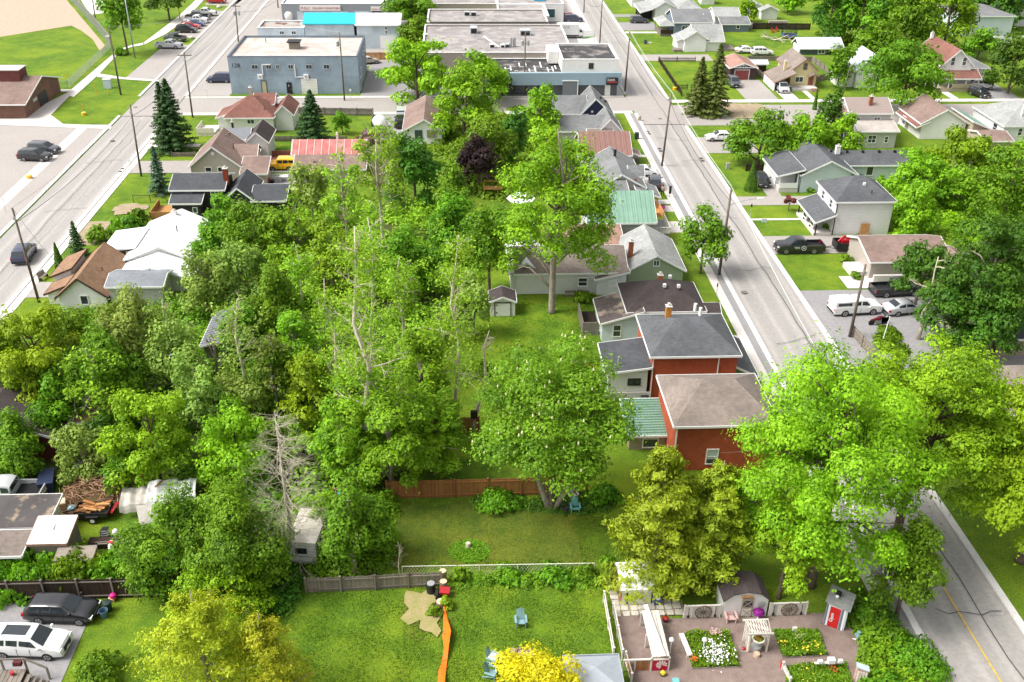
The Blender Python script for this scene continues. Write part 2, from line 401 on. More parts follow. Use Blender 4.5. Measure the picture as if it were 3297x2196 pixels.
# worn patches, an olive lawn and soil in the yards
organic('bare_patch', [T('B1', *p) for p in [(950,460),(1010,420),(1130,405),(1230,420),(1250,450),(1180,490),(1080,500),(960,510)]], dirt, 30, seed=30)
organic('bare_patch', [T('D2', *p) for p in [(1325,860),(1400,820),(1500,800),(1590,840),(1620,1000),(1625,1150),(1540,1160),(1440,1120),(1370,1090),(1330,960)]], mat('straw_dirt', (.40, .30, .17), .95, 'dirt', col2=(.24, .25, .07)), 31, .8, seed=31)
organic('bare_patch', [T('A3', *p) for p in [(1860,870),(2230,880),(2300,1000),(1990,1000),(1900,910)]], dirt, 32, seed=32)
organic('bare_patch', [T('C1', *p) for p in [(380,1480),(560,1420),(700,1180),(1130,1200),(1100,1440),(950,1600),(560,1640),(400,1620)]], mat('brown_litter', (.13, .085, .03), .95, 'dirt', col2=(.22, .15, .06)), 33, seed=33)
organic('olive_lawn', [(-5.5, 53.2), (8.4, 53), (8.4, 60.3), (-5.5, 60.6)], olive_grass, 16, 1.2, 8)  # darker, olive-brown grass sheet over the back lawn
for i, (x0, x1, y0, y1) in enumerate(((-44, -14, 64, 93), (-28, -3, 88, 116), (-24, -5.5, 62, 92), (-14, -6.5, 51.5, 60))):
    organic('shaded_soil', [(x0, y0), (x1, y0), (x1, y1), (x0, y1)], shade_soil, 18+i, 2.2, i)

# ================================================================= HOUSES
def sh(n, c, c2=None, w_=.32, h_=.16, b=.5): return mat(n, c, .92, 'shingle', .12, 2., c2, b, size=(w_, h_))
R_dark = sh('charcoal_shingle', (.075, .08, .09)); R_grey = sh('grey_shingle', (.20, .205, .21)); R_lgrey = sh('pale_grey_shingle', (.34, .345, .34))
R_brown = sh('brown_shingle', (.25, .175, .15)); R_red = sh('red_brown_shingle', (.23, .105, .085)); R_tan = sh('tan_shingle', (.30, .18, .11), w_=.5, h_=.25)
R_taupe = sh('taupe_shingle', (.25, .205, .18)); R_slate = sh('slate_grey_shingle', (.11, .115, .125)); R_black = sh('black_brown_shingle', (.07, .055, .055))
R_moss = sh('stained_shingle', (.105, .085, .08), (.30, .24, .19)); R_rusty = mat('rust_stained_membrane', (.50, .47, .44), .9, 'shingle', .08, .5, (.55, .36, .30), .05, size=(4, 4))
R_memb = mat('grey_roof_membrane', (.30, .275, .27), .9, 'shingle', .15, .4, (.36, .33, .32), .05, size=(6, 3))
R_membd = mat('dark_roof_membrane', (.06, .058, .06), .85, 'shingle', .15, .5, (.22, .20, .19), .05, size=(5, 3)); R_annex = mat('rusty_flat_roof', (.42, .37, .34), .9, 'shingle', .1, .5, (.16, .06, .04), .05, size=(5, 5))
R_white = mat('white_metal_roof', (.86, .87, .88), .4, 'rib', .02, 1, size=(.45, 0), spec=.5); R_green = mat('green_metal_roof', (.19, .33, .25), .45, 'rib', .06, 1, (.30, .44, .35), size=(.3, 0), spec=.5)
R_turq = mat('turquoise_metal_roof', (.03, .50, .68), .4, 'rib', .05, 1, size=(.3, 0)); R_bmetal = mat('brown_metal_roof', (.25, .14, .12), .45, 'rib', .06, 1, size=(.35, 0))
R_pmetal = mat('pale_metal_roof', (.52, .58, .62), .4, 'rib', .05, 1, size=(.3, 0)); R_gmetal = mat('grey_metal_roof', (.20, .21, .23), .4, 'rib', .05, 1, size=(.3, 0))
def sd(n, c, h_=.2): return mat(n, c, .6, 'siding', .04, 1., size=(0, h_))
W_white = sd('white_siding', (.74, .74, .73)); W_grey = sd('pale_grey_siding', (.50, .49, .48)); W_blue = sd('pale_blue_siding', (.56, .64, .68)); W_bgrey = sd('blue_grey_siding', (.16, .20, .26))
W_navy = sd('navy_siding', (.03, .04, .09)); W_char = sd('charcoal_siding', (.035, .033, .045), .15); W_green = sd('sage_siding', (.33, .40, .27), .22); W_cream = sd('cream_siding', (.66, .56, .32))
W_beige = sd('beige_siding', (.47, .41, .37)); W_tan = sd('tan_siding', (.42, .35, .26)); W_dgreen = sd('dark_green_siding', (.07, .10, .10))
W_brick = mat('red_brick', (.44, .095, .045), .9, 'brick', .12, 2., bump=.5, size=(.24, .085)); W_brickd = mat('brown_brick', (.21, .115, .085), .9, 'brick', .1, 2., bump=.4, size=(.3, .1))
W_block = mat('blue_grey_block', (.27, .34, .41), .9, 'block', .05, 1., bump=.15, size=(4.6, 3.2)); W_pblue = mat('pale_blue_stucco', (.52, .60, .66), .9, 'block', .05, 1., bump=.1, size=(6, 3))
W_stucco = mat('white_stucco', (.74, .73, .71), .85, var=.05, scale=.8, bump=.1); W_tanst = mat('brown_stucco', (.33, .27, .23), .85, var=.06, scale=.8, bump=.1); W_shed = mat('cream_panel', (.74, .72, .66), .6, var=.04, bump=.05)
W_log = sd('weathered_board', (.34, .28, .22), .24); plank_w = mat('weathered_plank', (.24, .215, .19), .9, 'wood', .1); plank_d = mat('dark_stained_plank', (.045, .03, .022), .85, 'wood', .15)
plank_b = mat('brown_stained_plank', (.34, .15, .055), .8, 'wood', .12); plank_o = mat('new_cedar_plank', (.50, .27, .10), .8, 'wood', .1); plank_wh = mat('white_painted_plank', (.70, .68, .64), .75, 'wood', .06, bump=.1)
plank_g = mat('grey_painted_plank', (.36, .36, .36), .8, 'wood', .08, bump=.1)
ALLOW = []
class House:
    def __init__(s, name, label, cat, x, y, group=None):
        s.o = (x, y, 0); s.root = thing(name, label, cat, s.o, group=group)
    def vol(s, x0, x1, y0, y1, ze, roof, zr, wm, rm, ov=.3, z0=0, rp=None, ins=None, tm=trim, th=.14, nofascia=False, ovx=None):
        mx, my = (x0+x1)/2, (y0+y1)/2
        if rp is None: rp = my if roof in ('gx',) else mx
        e = lambda x, y, z=ze: (x, y, z)
        planes = []; ribdir = []
        if roof == 'gx':
            planes = [[(x0,y0,ze),(x1,y0,ze),(x1,rp,zr),(x0,rp,zr)], [(x1,y1,ze),(x0,y1,ze),(x0,rp,zr),(x1,rp,zr)]]
            rf = lambda x, y: ze+(zr-ze)*((y-y0)/(rp-y0) if y <= rp else (y1-y)/(y1-rp))
        elif roof == 'gy':
            planes = [[(x0,y1,ze),(x0,y0,ze),(rp,y0,zr),(rp,y1,zr)], [(x1,y0,ze),(x1,y1,ze),(rp,y1,zr),(rp,y0,zr)]]
            rf = lambda x, y: ze+(zr-ze)*((x-x0)/(rp-x0) if x <= rp else (x1-x)/(x1-rp))
        elif roof == 'hip':
            dx, dy = x1-x0, y1-y0
            if ins is None: ins = min(dx, dy)/2
            if dx >= dy: a, b_ = (x0+ins, my, zr), (x1-ins, my, zr)
            else: a, b_ = (mx, y0+ins, zr), (mx, y1-ins, zr)
            if dx >= dy: planes = [[(x0,y0,ze),(x1,y0,ze),b_,a],[(x1,y0,ze),(x1,y1,ze),b_],[(x1,y1,ze),(x0,y1,ze),a,b_],[(x0,y1,ze),(x0,y0,ze),a]]
            else: planes = [[(x0,y0,ze),(x1,y0,ze),a],[(x1,y0,ze),(x1,y1,ze),b_,a],[(x1,y1,ze),(x0,y1,ze),b_],[(x0,y1,ze),(x0,y0,ze),a,b_]]
            k = (zr-ze)/(min(dx, dy)/2)
            rf = lambda x, y: ze+.05
        elif roof == 'sn': planes = [[(x0,y0,ze),(x1,y0,ze),(x1,y1,zr),(x0,y1,zr)]]; rf = lambda x, y: ze+(zr-ze)*(y-y0)/(y1-y0)
        elif roof == 'sw': planes = [[(x0,y1,ze),(x0,y0,ze),(x1,y0,zr),(x1,y1,zr)]]; rf = lambda x, y: ze+(zr-ze)*(x-x0)/(x1-x0)
        elif roof == 'se': planes = [[(x1,y0,ze),(x1,y1,ze),(x0,y1,zr),(x0,y0,zr)]]; rf = lambda x, y: ze+(zr-ze)*(x1-x)/(x1-x0)
        elif roof == 'flat': rf = lambda x, y: ze; ov = 0; planes = []
        X0, X1, Y0, Y1 = x0+ov, x1-ov, y0+ov, y1-ov
        s.c = (X0, X1, Y0, Y1, ze)
        wv = MB()
        if roof == 'gx' and wm: ys = [Y0, rp, Y1]; 
        if wm:
            zt = lambda x, y: rf(x, y)-.06
            if roof == 'gx':
                wv.quad((X0,Y0,z0),(X1,Y0,z0),(X1,Y0,zt(X1,Y0)),(X0,Y0,zt(X0,Y0))); wv.quad((X1,Y1,z0),(X0,Y1,z0),(X0,Y1,zt(X0,Y1)),(X1,Y1,zt(X1,Y1)))
                for X, fl in ((X0, 1), (X1, 0)):
                    p = [(X,Y0,z0),(X,Y1,z0),(X,Y1,zt(X,Y1)),(X,rp,zt(X,rp)),(X,Y0,zt(X,Y0))]; wv.quad(*(reversed(p) if fl else p))
            elif roof == 'gy':
                wv.quad((X0,Y1,z0),(X0,Y0,z0),(X0,Y0,zt(X0,Y0)),(X0,Y1,zt(X0,Y1))); wv.quad((X1,Y0,z0),(X1,Y1,z0),(X1,Y1,zt(X1,Y1)),(X1,Y0,zt(X1,Y0)))
                for Y, fl in ((Y0, 0), (Y1, 1)):
                    p = [(X0,Y,z0),(X1,Y,z0),(X1,Y,zt(X1,Y)),(rp,Y,zt(rp,Y)),(X0,Y,zt(X0,Y))]; wv.quad(*(reversed(p) if fl else p))
            else:
                c = [(X0,Y0),(X1,Y0),(X1,Y1),(X0,Y1)]
                for i in range(4):
                    a, b_ = c[i], c[(i+1) % 4]; wv.quad((*a,z0),(*b_,z0),(*b_,zt(*b_)),(*a,zt(*a)))
            if roof == 'flat':     # parapet: walls rise a little above the roof sheet
                wv = MB(); t_ = .25
                for (a0, a1, b0, b1) in ((X0, X1, Y0, Y0+t_), (X0, X1, Y1-t_, Y1), (X0, X0+t_, Y0+t_, Y1-t_), (X1-t_, X1, Y0+t_, Y1-t_)):
                    wv.box(a0, a1, b0, b1, z0, ze)
            wall = wv.build('wall', wm, s.root, s.o, fix=True)
        if roof == 'flat':
            r = MB().box(X0+.25, X1-.25, Y0+.25, Y1-.25, ze-.5, ze-.28).build('roof', rm, s.root, s.o)
            cp = MB()
            for (a0, a1, b0, b1) in ((X0-.04, X1+.04, Y0-.04, Y0+.27), (X0-.04, X1+.04, Y1-.27, Y1+.04), (X0-.04, X0+.27, Y0+.27, Y1-.27), (X1-.27, X1+.04, Y0+.27, Y1-.27)):
                cp.box(a0, a1, b0, b1, ze, ze+.09)
            cp.build('coping', tm, r, (0, 0, 0)) if False else mk('coping', cp.mesh('coping', tm, s.o), s.root)
            s.roof = r; s.planes = []; return s
        r = MB()
        for p in planes: r.slab(p, th)
        s.roof = r.build('roof', rm, s.root, s.o); s.planes = planes
        if not nofascia:
            f = MB(); seen = []
            edges = []
            for p in planes:
                for i in range(len(p)): edges.append((p[i], p[(i+1) % len(p)]))
            def same(a, b_): return max(abs(a[i]-b_[i]) for i in range(3)) < 1e-4
            for a, b_ in edges:
                if any((same(a, d) and same(b_, c)) for c, d in edges): continue
                n = Vector((b_[1]-a[1], a[0]-b_[0], 0)).normalized()*.025
                f.bar((a[0]+n.x, a[1]+n.y, a[2]-.09), (b_[0]+n.x, b_[1]+n.y, b_[2]-.09), .05, .2)
            mk('fascia', f.mesh('fascia', tm, s.o), s.root)
        return s
    def ribs(s, sp=.6, m=None, only=None, h_=.05, w_=.05):
        for pi_, p in enumerate(s.planes):
            if len(p) != 4 or (only is not None and pi_ != only): continue
            a, b_, c, d = map(Vector, p); n = int((b_-a).length/sp)
            nn = (b_-a).cross(d-a).normalized()
            for i in range(n+1):
                t = i/n if n else 0
                q0 = a.lerp(b_, min(max(t, .01), .99))+nn*(h_/2); q1 = d.lerp(c, min(max(t, .01), .99))+nn*(h_/2)
                mb = MB().bar(q0, q1, w_, h_, nn)
                mk('roof_rib', mb.mesh('roof_rib', m, s.o), s.roof)
        return s
    def _pt(s, f, u, z, d):
        X0, X1, Y0, Y1, _ = s.c
        return {'S': (u, Y0-d, z), 'N': (u, Y1+d, z), 'W': (X0-d, u, z), 'E': (X1+d, u, z)}[f]
    def _bx(s, mb, f, u0, u1, z0, z1, d0, d1):
        a = s._pt(f, u0, z0, d0); b_ = s._pt(f, u1, z1, d1)
        mb.box(min(a[0], b_[0]), max(a[0], b_[0]), min(a[1], b_[1]), max(a[1], b_[1]), z0, z1)
    def win(s, f, u, z, w_=.8, h_=1.1, fm=trim, pm=glass, mull=0, rail=1, t=.09):
        """a window: frame with its pane; z is the sill height"""
        mb = MB(); u0, u1, z0, z1 = u-w_/2, u+w_/2, z, z+h_
        s._bx(mb, f, u0-t, u1+t, z0-t, z0, 0, .09); s._bx(mb, f, u0-t, u1+t, z1, z1+t, 0, .07)
        s._bx(mb, f, u0-t, u0, z0, z1, 0, .065); s._bx(mb, f, u1, u1+t, z0, z1, 0, .065)
        if rail: s._bx(mb, f, u0, u1, (z0+z1)/2-.025, (z0+z1)/2+.025, .005, .05)
        for k in range(mull): 
            c = u0+(k+1)*w_/(mull+1); s._bx(mb, f, c-.03, c+.03, z0, z1, .004, .055)
        fr = mk('window', mb.mesh('window', fm, s.o), s.root)
        pn = MB(); s._bx(pn, f, u0, u1, z0, z1, .002, .02); mk('pane', pn.mesh('pane', pm, s.o), fr); return s
    def door(s, f, u, w_=.85, h_=1.9, m=white, fm=trim, z=0, name='door', panels=0):
        mb = MB(); u0, u1 = u-w_/2, u+w_/2
        s._bx(mb, f, u0-.09, u0, z, z+h_+.09, 0, .07); s._bx(mb, f, u1, u1+.09, z, z+h_+.09, 0, .07); s._bx(mb, f, u0, u1, z+h_, z+h_+.09, 0, .07)
        mk('door_frame', mb.mesh('door_frame', fm, s.o), s.root)
        d = MB(); s._bx(d, f, u0, u1, z, z+h_, .002, .035); dd = mk(name, d.mesh(name, m, s.o), s.root)
        if panels:
            for k in range(panels):
                zz = z+.06+k*(h_-.1)/panels; q = MB(); s._bx(q, f, u0+.05, u1-.05, zz, zz+(h_-.1)/panels-.05, .036, .055); mk('panel', q.mesh('panel', m, s.o), dd)
        else:
            q = MB(); s._bx(q, f, u1-.14, u1-.08, z+.85, z+.93, .036, .08); mk('handle', q.mesh('handle', steel, s.o), dd)
        return s
    def chim(s, x, y, z0, z1, m=None, w_=.5, cap=conc, pot=True):
        c = MB().box(x-w_/2, x+w_/2, y-w_/2, y+w_/2, z0, z1).build('chimney', m or mat('chimney_brick', (.33, .12, .06), .9, 'brick', .15, 3., bump=.5, size=(.2, .08)), s.root, s.o)
        mb = MB().box(x-w_/2-.05, x+w_/2+.05, y-w_/2-.05, y+w_/2+.05, z1, z1+.08)
        if pot: mb.lathe([(.1, z1+.08), (.1, z1+.25), (.15, z1+.27), (.15, z1+.33), (.02, z1+.36)], (x, y, 0), 8)
        mk('chimney_cap', mb.mesh('chimney_cap', cap, s.o), c); return s
    def vent(s, x, y, z, m=black, w_=.3, h_=.2):
        MB().box(x-w_/2, x+w_/2, y-w_/2, y+w_/2, z-.12, z+h_).build('roof_vent', m, s.root, s.o); return s
    def pipe(s, x, y, z, m=black, r=.06, h_=.5):
        MB().tube([(x, y, z-.1), (x, y, z+h_)], r, 6).build('vent_pipe', m, s.root, s.o); return s
    def box(s, name, m, *b): MB().box(*b).build(name, m, s.root, s.o); return s
    def post(s, name, m, *pts):
        for (x, y, z) in pts: MB().box(x-.07, x+.07, y-.07, y+.07, 0, z).build(name, m, s.root, s.o)
        return s
    def steps(s, x0, x1, y, n=3, m=conc):
        for k in range(n): MB().box(x0, x1, y-.28*(n-k), y-.28*(n-k)+.28, 0, .17*(k+1)).build('step', m, s.root, s.o)
        return s
# ------------------------------------------------ the flat-roofed commercial blocks at the far end
h = House('commercial_building', 'two-storey blue-grey block building numbered 128 with a rust-stained flat roof', 'building', -40.8, 176.3)
h.vol(-40.8, -18, 176.3, 192.5, 6.6, 'flat', 0, W_block, R_rusty, tm=mat('dark_coping', (.10, .12, .15), .6, var=.05, bump=0))
for u, w_ in ((-36.2, 1), (-33.75, .8), (-32.2, .5), (-29.9, .8), (-26.7, 1), (-23.6, .9)): h.win('S', u, 4.5, w_, .65, mull=1, rail=0, fm=mat('grey_frame', (.4, .43, .46), .6, var=.05, bump=0))
h.door('S', -34.95, .8, 2.3, mat('tan_door', (.45, .4, .26), .6, var=.05), black); h.door('S', -30.5, .75, 2., black, black)
h.door('S', -26.9, 2.6, 2.6, mat('roller_door_white', (.72, .72, .68), .6, 'siding', .03, 1, size=(0, .5)), trim, name='roller_door')
h.win('E', 181, 2.0, 1.2, 1.5, rail=0); h.win('E', 186, 4.6, .7, .8, rail=0); h.win('E', 189, 4.6, .7, .8, rail=0); h.win('E', 178.4, .3, 2., 2., rail=0)
h.box('roof_hatch', mat('tan_hatch', (.22, .2, .15), .7), -31, -29.2, 183, 184.8, 6.1, 7.5); h.box('roof_hatch_cap', black, -31.3, -28.9, 182.7, 185.1, 7.5, 7.7)
h.pipe(-36, 188, 6.3, h_=1)
for x in (-35.3, -27.2):
    a = MB().box(x-.55, x+.3, 175.95, 176.27, 2.75, 3.55).build('air_conditioner', white, h.root, h.o)
    MB().lathe([(.28, -.03), (.28, 0)], (x-.12, 175.95, 3.15), 14, 'y').build('fan', steel, a, h.o)
MB().bar((-34.9, 176.2, 3.4), (-34.9, 176.2, 5.2), .14, .14).bar((-34.9, 176.2, 5.25), (-33.4, 176.2, 5.25), .14, .14).build('duct', white, h.root, h.o)
MB().bar((-29.2, 176.2, 3.05), (-29.2, 176.2, 5.2), .14, .14).bar((-29.2, 176.2, 3.05), (-27.8, 176.2, 3.05), .14, .14).build('duct', white, h.root, h.o)
DIG = []
def text(s_, loc, size, m, parent=None, name='lettering', rot=(pi/2, 0, 0), ext=.01, org=(0, 0, 0), align='LEFT'):
    cu = bpy.data.curves.new(name, 'FONT'); cu.body = s_; cu.size = size; cu.extrude = ext; cu.align_x = align; cu.resolution_u = 2
    t = bpy.data.objects.new(name, cu); LINK(t)
    dg = bpy.context.evaluated_depsgraph_get(); me = bpy.data.meshes.new_from_object(t.evaluated_get(dg)); me.name = name
    bpy.data.objects.remove(t); me.materials.clear(); me.materials.append(m)
    o = mk(name, me, parent); o.location = (loc[0]-org[0], loc[1]-org[1], loc[2]-org[2]); o.rotation_euler = rot; return o
text('128', (-40.3, 176.26, 4.75), 1.05, black, h.root, org=h.o)
text('A', (-30.65, 176.26, 2.25), .35, black, h.root, org=h.o); text('B', (-26.9, 176.26, 2.9), .35, black, h.root, org=h.o)
text('S', (-30.68, 176.2, 1.35), .5, white, h.root, org=h.o)

h = House('annex_building', 'small flat-roofed white annex with two windows and rusty roof behind the number 128 building', 'building', -42.4, 213.8)
h.vol(-42.4, -32.7, 213.8, 221, 3.6, 'flat', 0, W_pblue, R_annex); h.win('S', -37.4, 2.3, .85, .6, mull=1, rail=0); h.win('S', -34.9, 2.3, .85, .6, mull=1, rail=0)
h = House('workshop_barn', 'long pale blue workshop whose metal roof is half turquoise, half white', 'building', -32, 211)
h.vol(-32.4, -21.6, 210.7, 219, 5.1, 'gx', 6.5, W_pblue, R_turq, tm=mat('turquoise_trim', (.03, .45, .6), .5, bump=0))
h.vol(-21.6, -12.1, 210.3, 219, 4.9, 'gx', 6.5, W_pblue, R_white)
h.door('S', -14.9, 3.1, 2.6, white, trim, name='garage_door', panels=4); h.win('S', -15.2, 3.9, .35, .6, rail=0); h.win('S', -15.2, 3.1, .35, .6, rail=0)
h = House('delivery_building', 'long grey building with white roof and a red and white DELIVERY DEPARTMENT sign', 'building', -41, 239)
h.vol(-41.3, -8, 239, 285, 3.7, 'flat', 0, mat('grey_render', (.25, .27, .29), .9, var=.1), R_white)
MB().box(-37, -27.6, 238.7, 238.95, 2.2, 3.4).build('sign_board', mat('sign_cream', (.75, .70, .68), .6, var=.02, bump=0), h.root, h.o)
redp = mat('sign_red', (.35, .04, .04), .6, bump=0)
text('FULLI', (-36.8, 238.66, 2.5), .85, redp, h.root, org=h.o); text('DELIVERY DEPARTMENT', (-34.1, 238.66, 2.55), .62, redp, h.root, org=h.o)
MB().box(-20.5, -16.6, 238.7, 238.95, 2.2, 3.1).build('sign_board', mat('sign_cream'  , (.7, .7, .7)), h.root, h.o); text('FOOD   MACHINES', (-20.3, 238.66, 2.4), .42, redp, h.root, org=h.o)
h.door('S', -19, 3, 2.1, mat('blue_door', (.03, .04, .10), .5), trim, name='roller_door'); h.door('S', -13, 3, 2.3, mat('blue_door', (0, 0, 0)), trim, name='roller_door')
h.box('pale_panel', W_pblue, -37.8, -26, 238.9, 238.97, 0, 2.0); h.box('pale_panel', W_pblue, -24.5, -20.9, 238.9, 238.97, 0, 2.1)

h = House('plaza_building', 'large low plaza with three levels of grey flat roof and rooftop units', 'building', -6, 185)
pbr = mat('brown_parapet', (.30, .26, .23), .9, var=.1)
h.vol(-7, 21.3, 184.9, 209.2, 5.2, 'flat', 0, pbr, R_memb); h.vol(-6.6, 18.6, 209.3, 222.5, 5.7, 'flat', 0, pbr, R_memb)
h.vol(-7, 9, 236, 262, 4.3, 'flat', 0, pbr, R_memb); h.vol(9.1, 24.6, 236.2, 264, 4.3, 'flat', 0, W_stucco, R_memb)
h.win('S', 21.6, 1.2, 1.9, 1.9, rail=0, pm=mat('teal_glass', (.04, .10, .11), .1, bump=0)); h.vol(8.9, 20, 222.6, 236.1, 4.2, 'flat', 0, W_stucco, R_memb)
def rtu(x, y, z, a, b, c, m=None):
    q = MB().box(x-a, x+a, y-b, y+b, z, z+c).build('rooftop_unit', m or mat('unit_grey', (.42, .44, .45), .5, var=.1), h.root, h.o)
    mk('unit_grille', MB().box(x-a*.8, x+a*.8, y-b-.03, y-b, z+.15, z+c-.15).mesh('unit_grille', black, h.o), q)
rtu(3.0, 203, 4.9, .7, 1.2, 1.2); rtu(13.3, 201, 4.9, 1.1, 1, 1.1); rtu(3.2, 217, 5.4, .6, .6, .9); rtu(1.8, 217.3, 5.4, .6, .6, .9); rtu(6.3, 190, 4.9, .5, .4, .8, white)
rtu(9.2, 190.4, 4.9, .4, .4, .7); rtu(8.3, 190, 4.9, .4, .4, .7, white); rtu(-9.2+1.5+1, 200, 4.9, .4, .4, .5, white)
for x, y in ((9.9, 190.6), (10.6, 191)): MB().tube([(x, y, 4.9), (x, y, 6.7)], .3, 10).build('rooftop_duct', steel, h.root, h.o)
MB().bar((7.6, 190, 5.1), (4.9, 199, 5.1), .25, .2).build('roof_pipe', curbm, h.root, h.o); MB().bar((-6, 209.2, 5.75), (21, 209.2, 5.75), .2, .15).build('roof_pipe', black, h.root, h.o)
h = House('storefront_building', 'corner storefront with blue-grey fascia, dark flat roof and white upper storey', 'building', 16, 174)
W_shop = mat('dark_shopfront', (.10, .11, .12), .7, var=.1); W_fas = mat('blue_grey_fascia', (.27, .37, .43), .6, 'rib', .03, 1, size=(.4, 0))
h.vol(4.2, 28.3, 174.4, 184.8, 4.15, 'flat', 0, W_shop, R_membd)
h.box('fascia_band', W_fas, 4.1, 28.9, 173.6, 174.38, 2.15, 4.3)
h.vol(18.2, 28.3, 174.3, 186.5, 6.5, 'flat', 0, W_stucco, R_membd, z0=4.26); h.win('S', 23.4, 4.95, .7, .85, rail=0, fm=black)
h.box('upper_wall', W_stucco, 16.3, 18.1, 181, 186.4, 4.16, 6.3)
for u in (8.6, 10.8, 13, 15.2): h.c = (4.2, 28.3, 174.4, 184.8, 0); h.win('S', u, .5, 1.9, 1.4, rail=0, fm=black)
h.box('roller_door', mat('grey_roller', (.16, .18, .19), .7, 'siding', .03, 1, size=(0, .3)), 18.4, 21, 173.5, 174.3, 0, 2.8)
h.box('door_post', trim, 21.02, 21.15, 173.45, 173.6, 0, 2.9); h.box('door_lintel', trim, 18.3, 21.15, 173.42, 173.58, 2.9, 3.0)
h.door('S', 26.6, .8, 2, white, trim)
for x in (8.2, 27.2):
    b_ = MB().box(x-1.05, x+1.05, 173.35, 173.55, 2.2, 3.5).build('sign_board', black, h.root, h.o)
    text('Stitch', (x-.9, 173.33, 2.95), .62, white, h.root, org=h.o)
    MB().box(x-.9, x+.9, 173.3, 173.34, 2.62, 2.84).build('sign_stripe', redp if x > 20 else white, h.root, h.o)
for k, (x, y, a, b_) in enumerate([(8.3,176,.1,3.2),(9.3,177,.1,3),(8.8,178.2,1.,.12),(11,180,.1,2.4),(12.2,180.5,.1,2.6),(11.6,179.5,1.2,.12),(10.2,176.6,.6,.15),(13.7,175.3,.12,5),(13,177,1.1,.12),(12.6,176,.12,2),(14.9,179,.12,4),(16,176,.1,3),(16.9,176.3,.1,3.2),(16.4,177.6,1,.12),(17.5,178,.1,2.4)]):
    MB().box(x-a/2-.05, x+a/2+.05, y, y+b_, 3.86, 3.97).build('roof_curb_strip', white, h.root, h.o)

# ------------------------------------------------ houses beyond the cross street, right
h = House('bungalow', 'white bungalow with grey roof and carport at the far end of the street', 'house', 46, 238)
h.vol(46.2, 52.2, 237.4, 252, 3.0, 'gy', 4.6, W_white, R_lgrey, rp=48.7); h.win('S', 49.6, 1.5, .7, 1.1); h.vol(52, 58, 239, 250, 2.6, 'hip', 4.2, W_white, R_lgrey); h.vol(43, 46.4, 237.4, 248, 2.1, 'sw', 3.1, None, R_lgrey); h.post('post', black, (43.4, 237.8, 2.1), (43.4, 246, 2.1))
h.box('garage_recess', black, 43.6, 46.3, 241, 247, 0, 2.3); h.chim(55, 246, 3.8, 4.5, white)
h = House('side_gable_house', 'white cottage with steps, partly out at the top of the frame beside the street', 'house', 44, 256); h.vol(43.5, 53, 254.5, 264, 2.8, 'gx', 4.8, W_white, R_lgrey); h.win('S', 47, 1.2, .9, 1.2, mull=1); h.steps(44, 45.2, 254.4, 3); h.win('S', 50, 1.2, .9, 1.2)
h = House('blue_grey_house', 'blue-grey house with grey gable roof, stone-piered porch and white French window', 'house', 48, 221)
h.vol(47.6, 56.6, 221, 231, 3.2, 'gx', 5.2, W_bgrey, R_grey); h.win('S', 50.3, .9, 1.3, 1.5, mull=1, rail=0); h.vol(44.7, 48.2, 221.6, 229.5, 2.5, 'hip', 3.5, None, R_lgrey)
h.post('porch_pier', mat('stone_pier', (.35, .22, .16), .9, 'brick', size=(.3, .15)), (45.1, 222.1, 2.5), (46.2, 222.1, 2.5), (45.1, 229, 2.5)); h.box('porch_deck', plank_w, 45, 47.9, 221.9, 229, 0, .55); h.box('porch_rail', plank_d, 45, 47.9, 221.8, 221.88, .6, 1.4); h.pipe(54.8, 224, 4, white, .15, .5)
h = House('two_part_house', 'white house with pale roof and a lower blue-grey rear wing', 'house', 59, 230)
h.vol(58.8, 65, 229.6, 237, 2.9, 'gx', 4.2, W_white, R_lgrey); h.vol(59.6, 66.6, 226.2, 229.9, 1.75, 'sn', 2.8, W_bgrey, R_grey); h.win('S', 63.7, .75, .7, .7, rail=0)
h = House('pale_roof_cottage', 'small white cottage with very pale grey cross-gabled roof and side steps', 'house', 48, 207.6)
h.vol(47.1, 52.3, 207.2, 213, 2.65, 'gy', 4.3, W_white, R_lgrey); h.vol(49.4, 56, 207.6, 216.4, 2.1, 'gx', 4.8, W_white, R_lgrey, rp=212); h.vol(45.9, 48, 208.4, 214, 2.1, 'sw', 2.9, W_white, R_lgrey)
h.box('step', plank_w, 45.2, 47, 207.2, 209.5, 0, .5); h.box('side_deck', plank_w, 56, 58.5, 207.8, 212, 0, .5)
h = House('garage', 'detached brown garage with timber gable truss and red door', 'garage', 51.5, 185)
h.vol(51.3, 56.9, 184.7, 192.5, 2.3, 'gy', 3.25, mat('dark_brown_wall', (.05, .03, .03), .8), sh('salmon_shingle', (.36, .21, .17))); h.door('S', 53.9, 2.7, 1.85, mat('oxblood_door', (.22, .05, .05), .6, 'siding', size=(0, .45)), trim, name='garage_door')
MB().bar((51.6, 184.8, 2.35), (56.6, 184.8, 2.35), .08, .12).bar((53.2, 184.8, 2.4), (53.9, 184.8, 2.9), .07, .07).bar((54.8, 184.8, 2.4), (54, 184.8, 2.9), .07, .07).bar((54, 184.8, 2.4), (54, 184.8, 3.1), .07, .07).build('gable_truss', trim, h.root, h.o)
h = House('yellow_house', 'cream-yellow one-and-a-half storey house with attached carport and front deck', 'house', 61, 179)
tb = mat('taupe_trim', (.30, .18, .14), .6, bump=0)
h.vol(61.2, 66.7, 179, 188, 3.2, 'gy', 5.4, W_cream, R_taupe, tm=tb); h.win('S', 64, 3.4, .6, 1.1, fm=tb); h.win('S', 63.2, 1.1, 1.4, .9, mull=1, rail=0); h.door('S', 65.4, .8, 1.9, mat('red_door', (.25, .06, .05), .5), tb, z=.4)
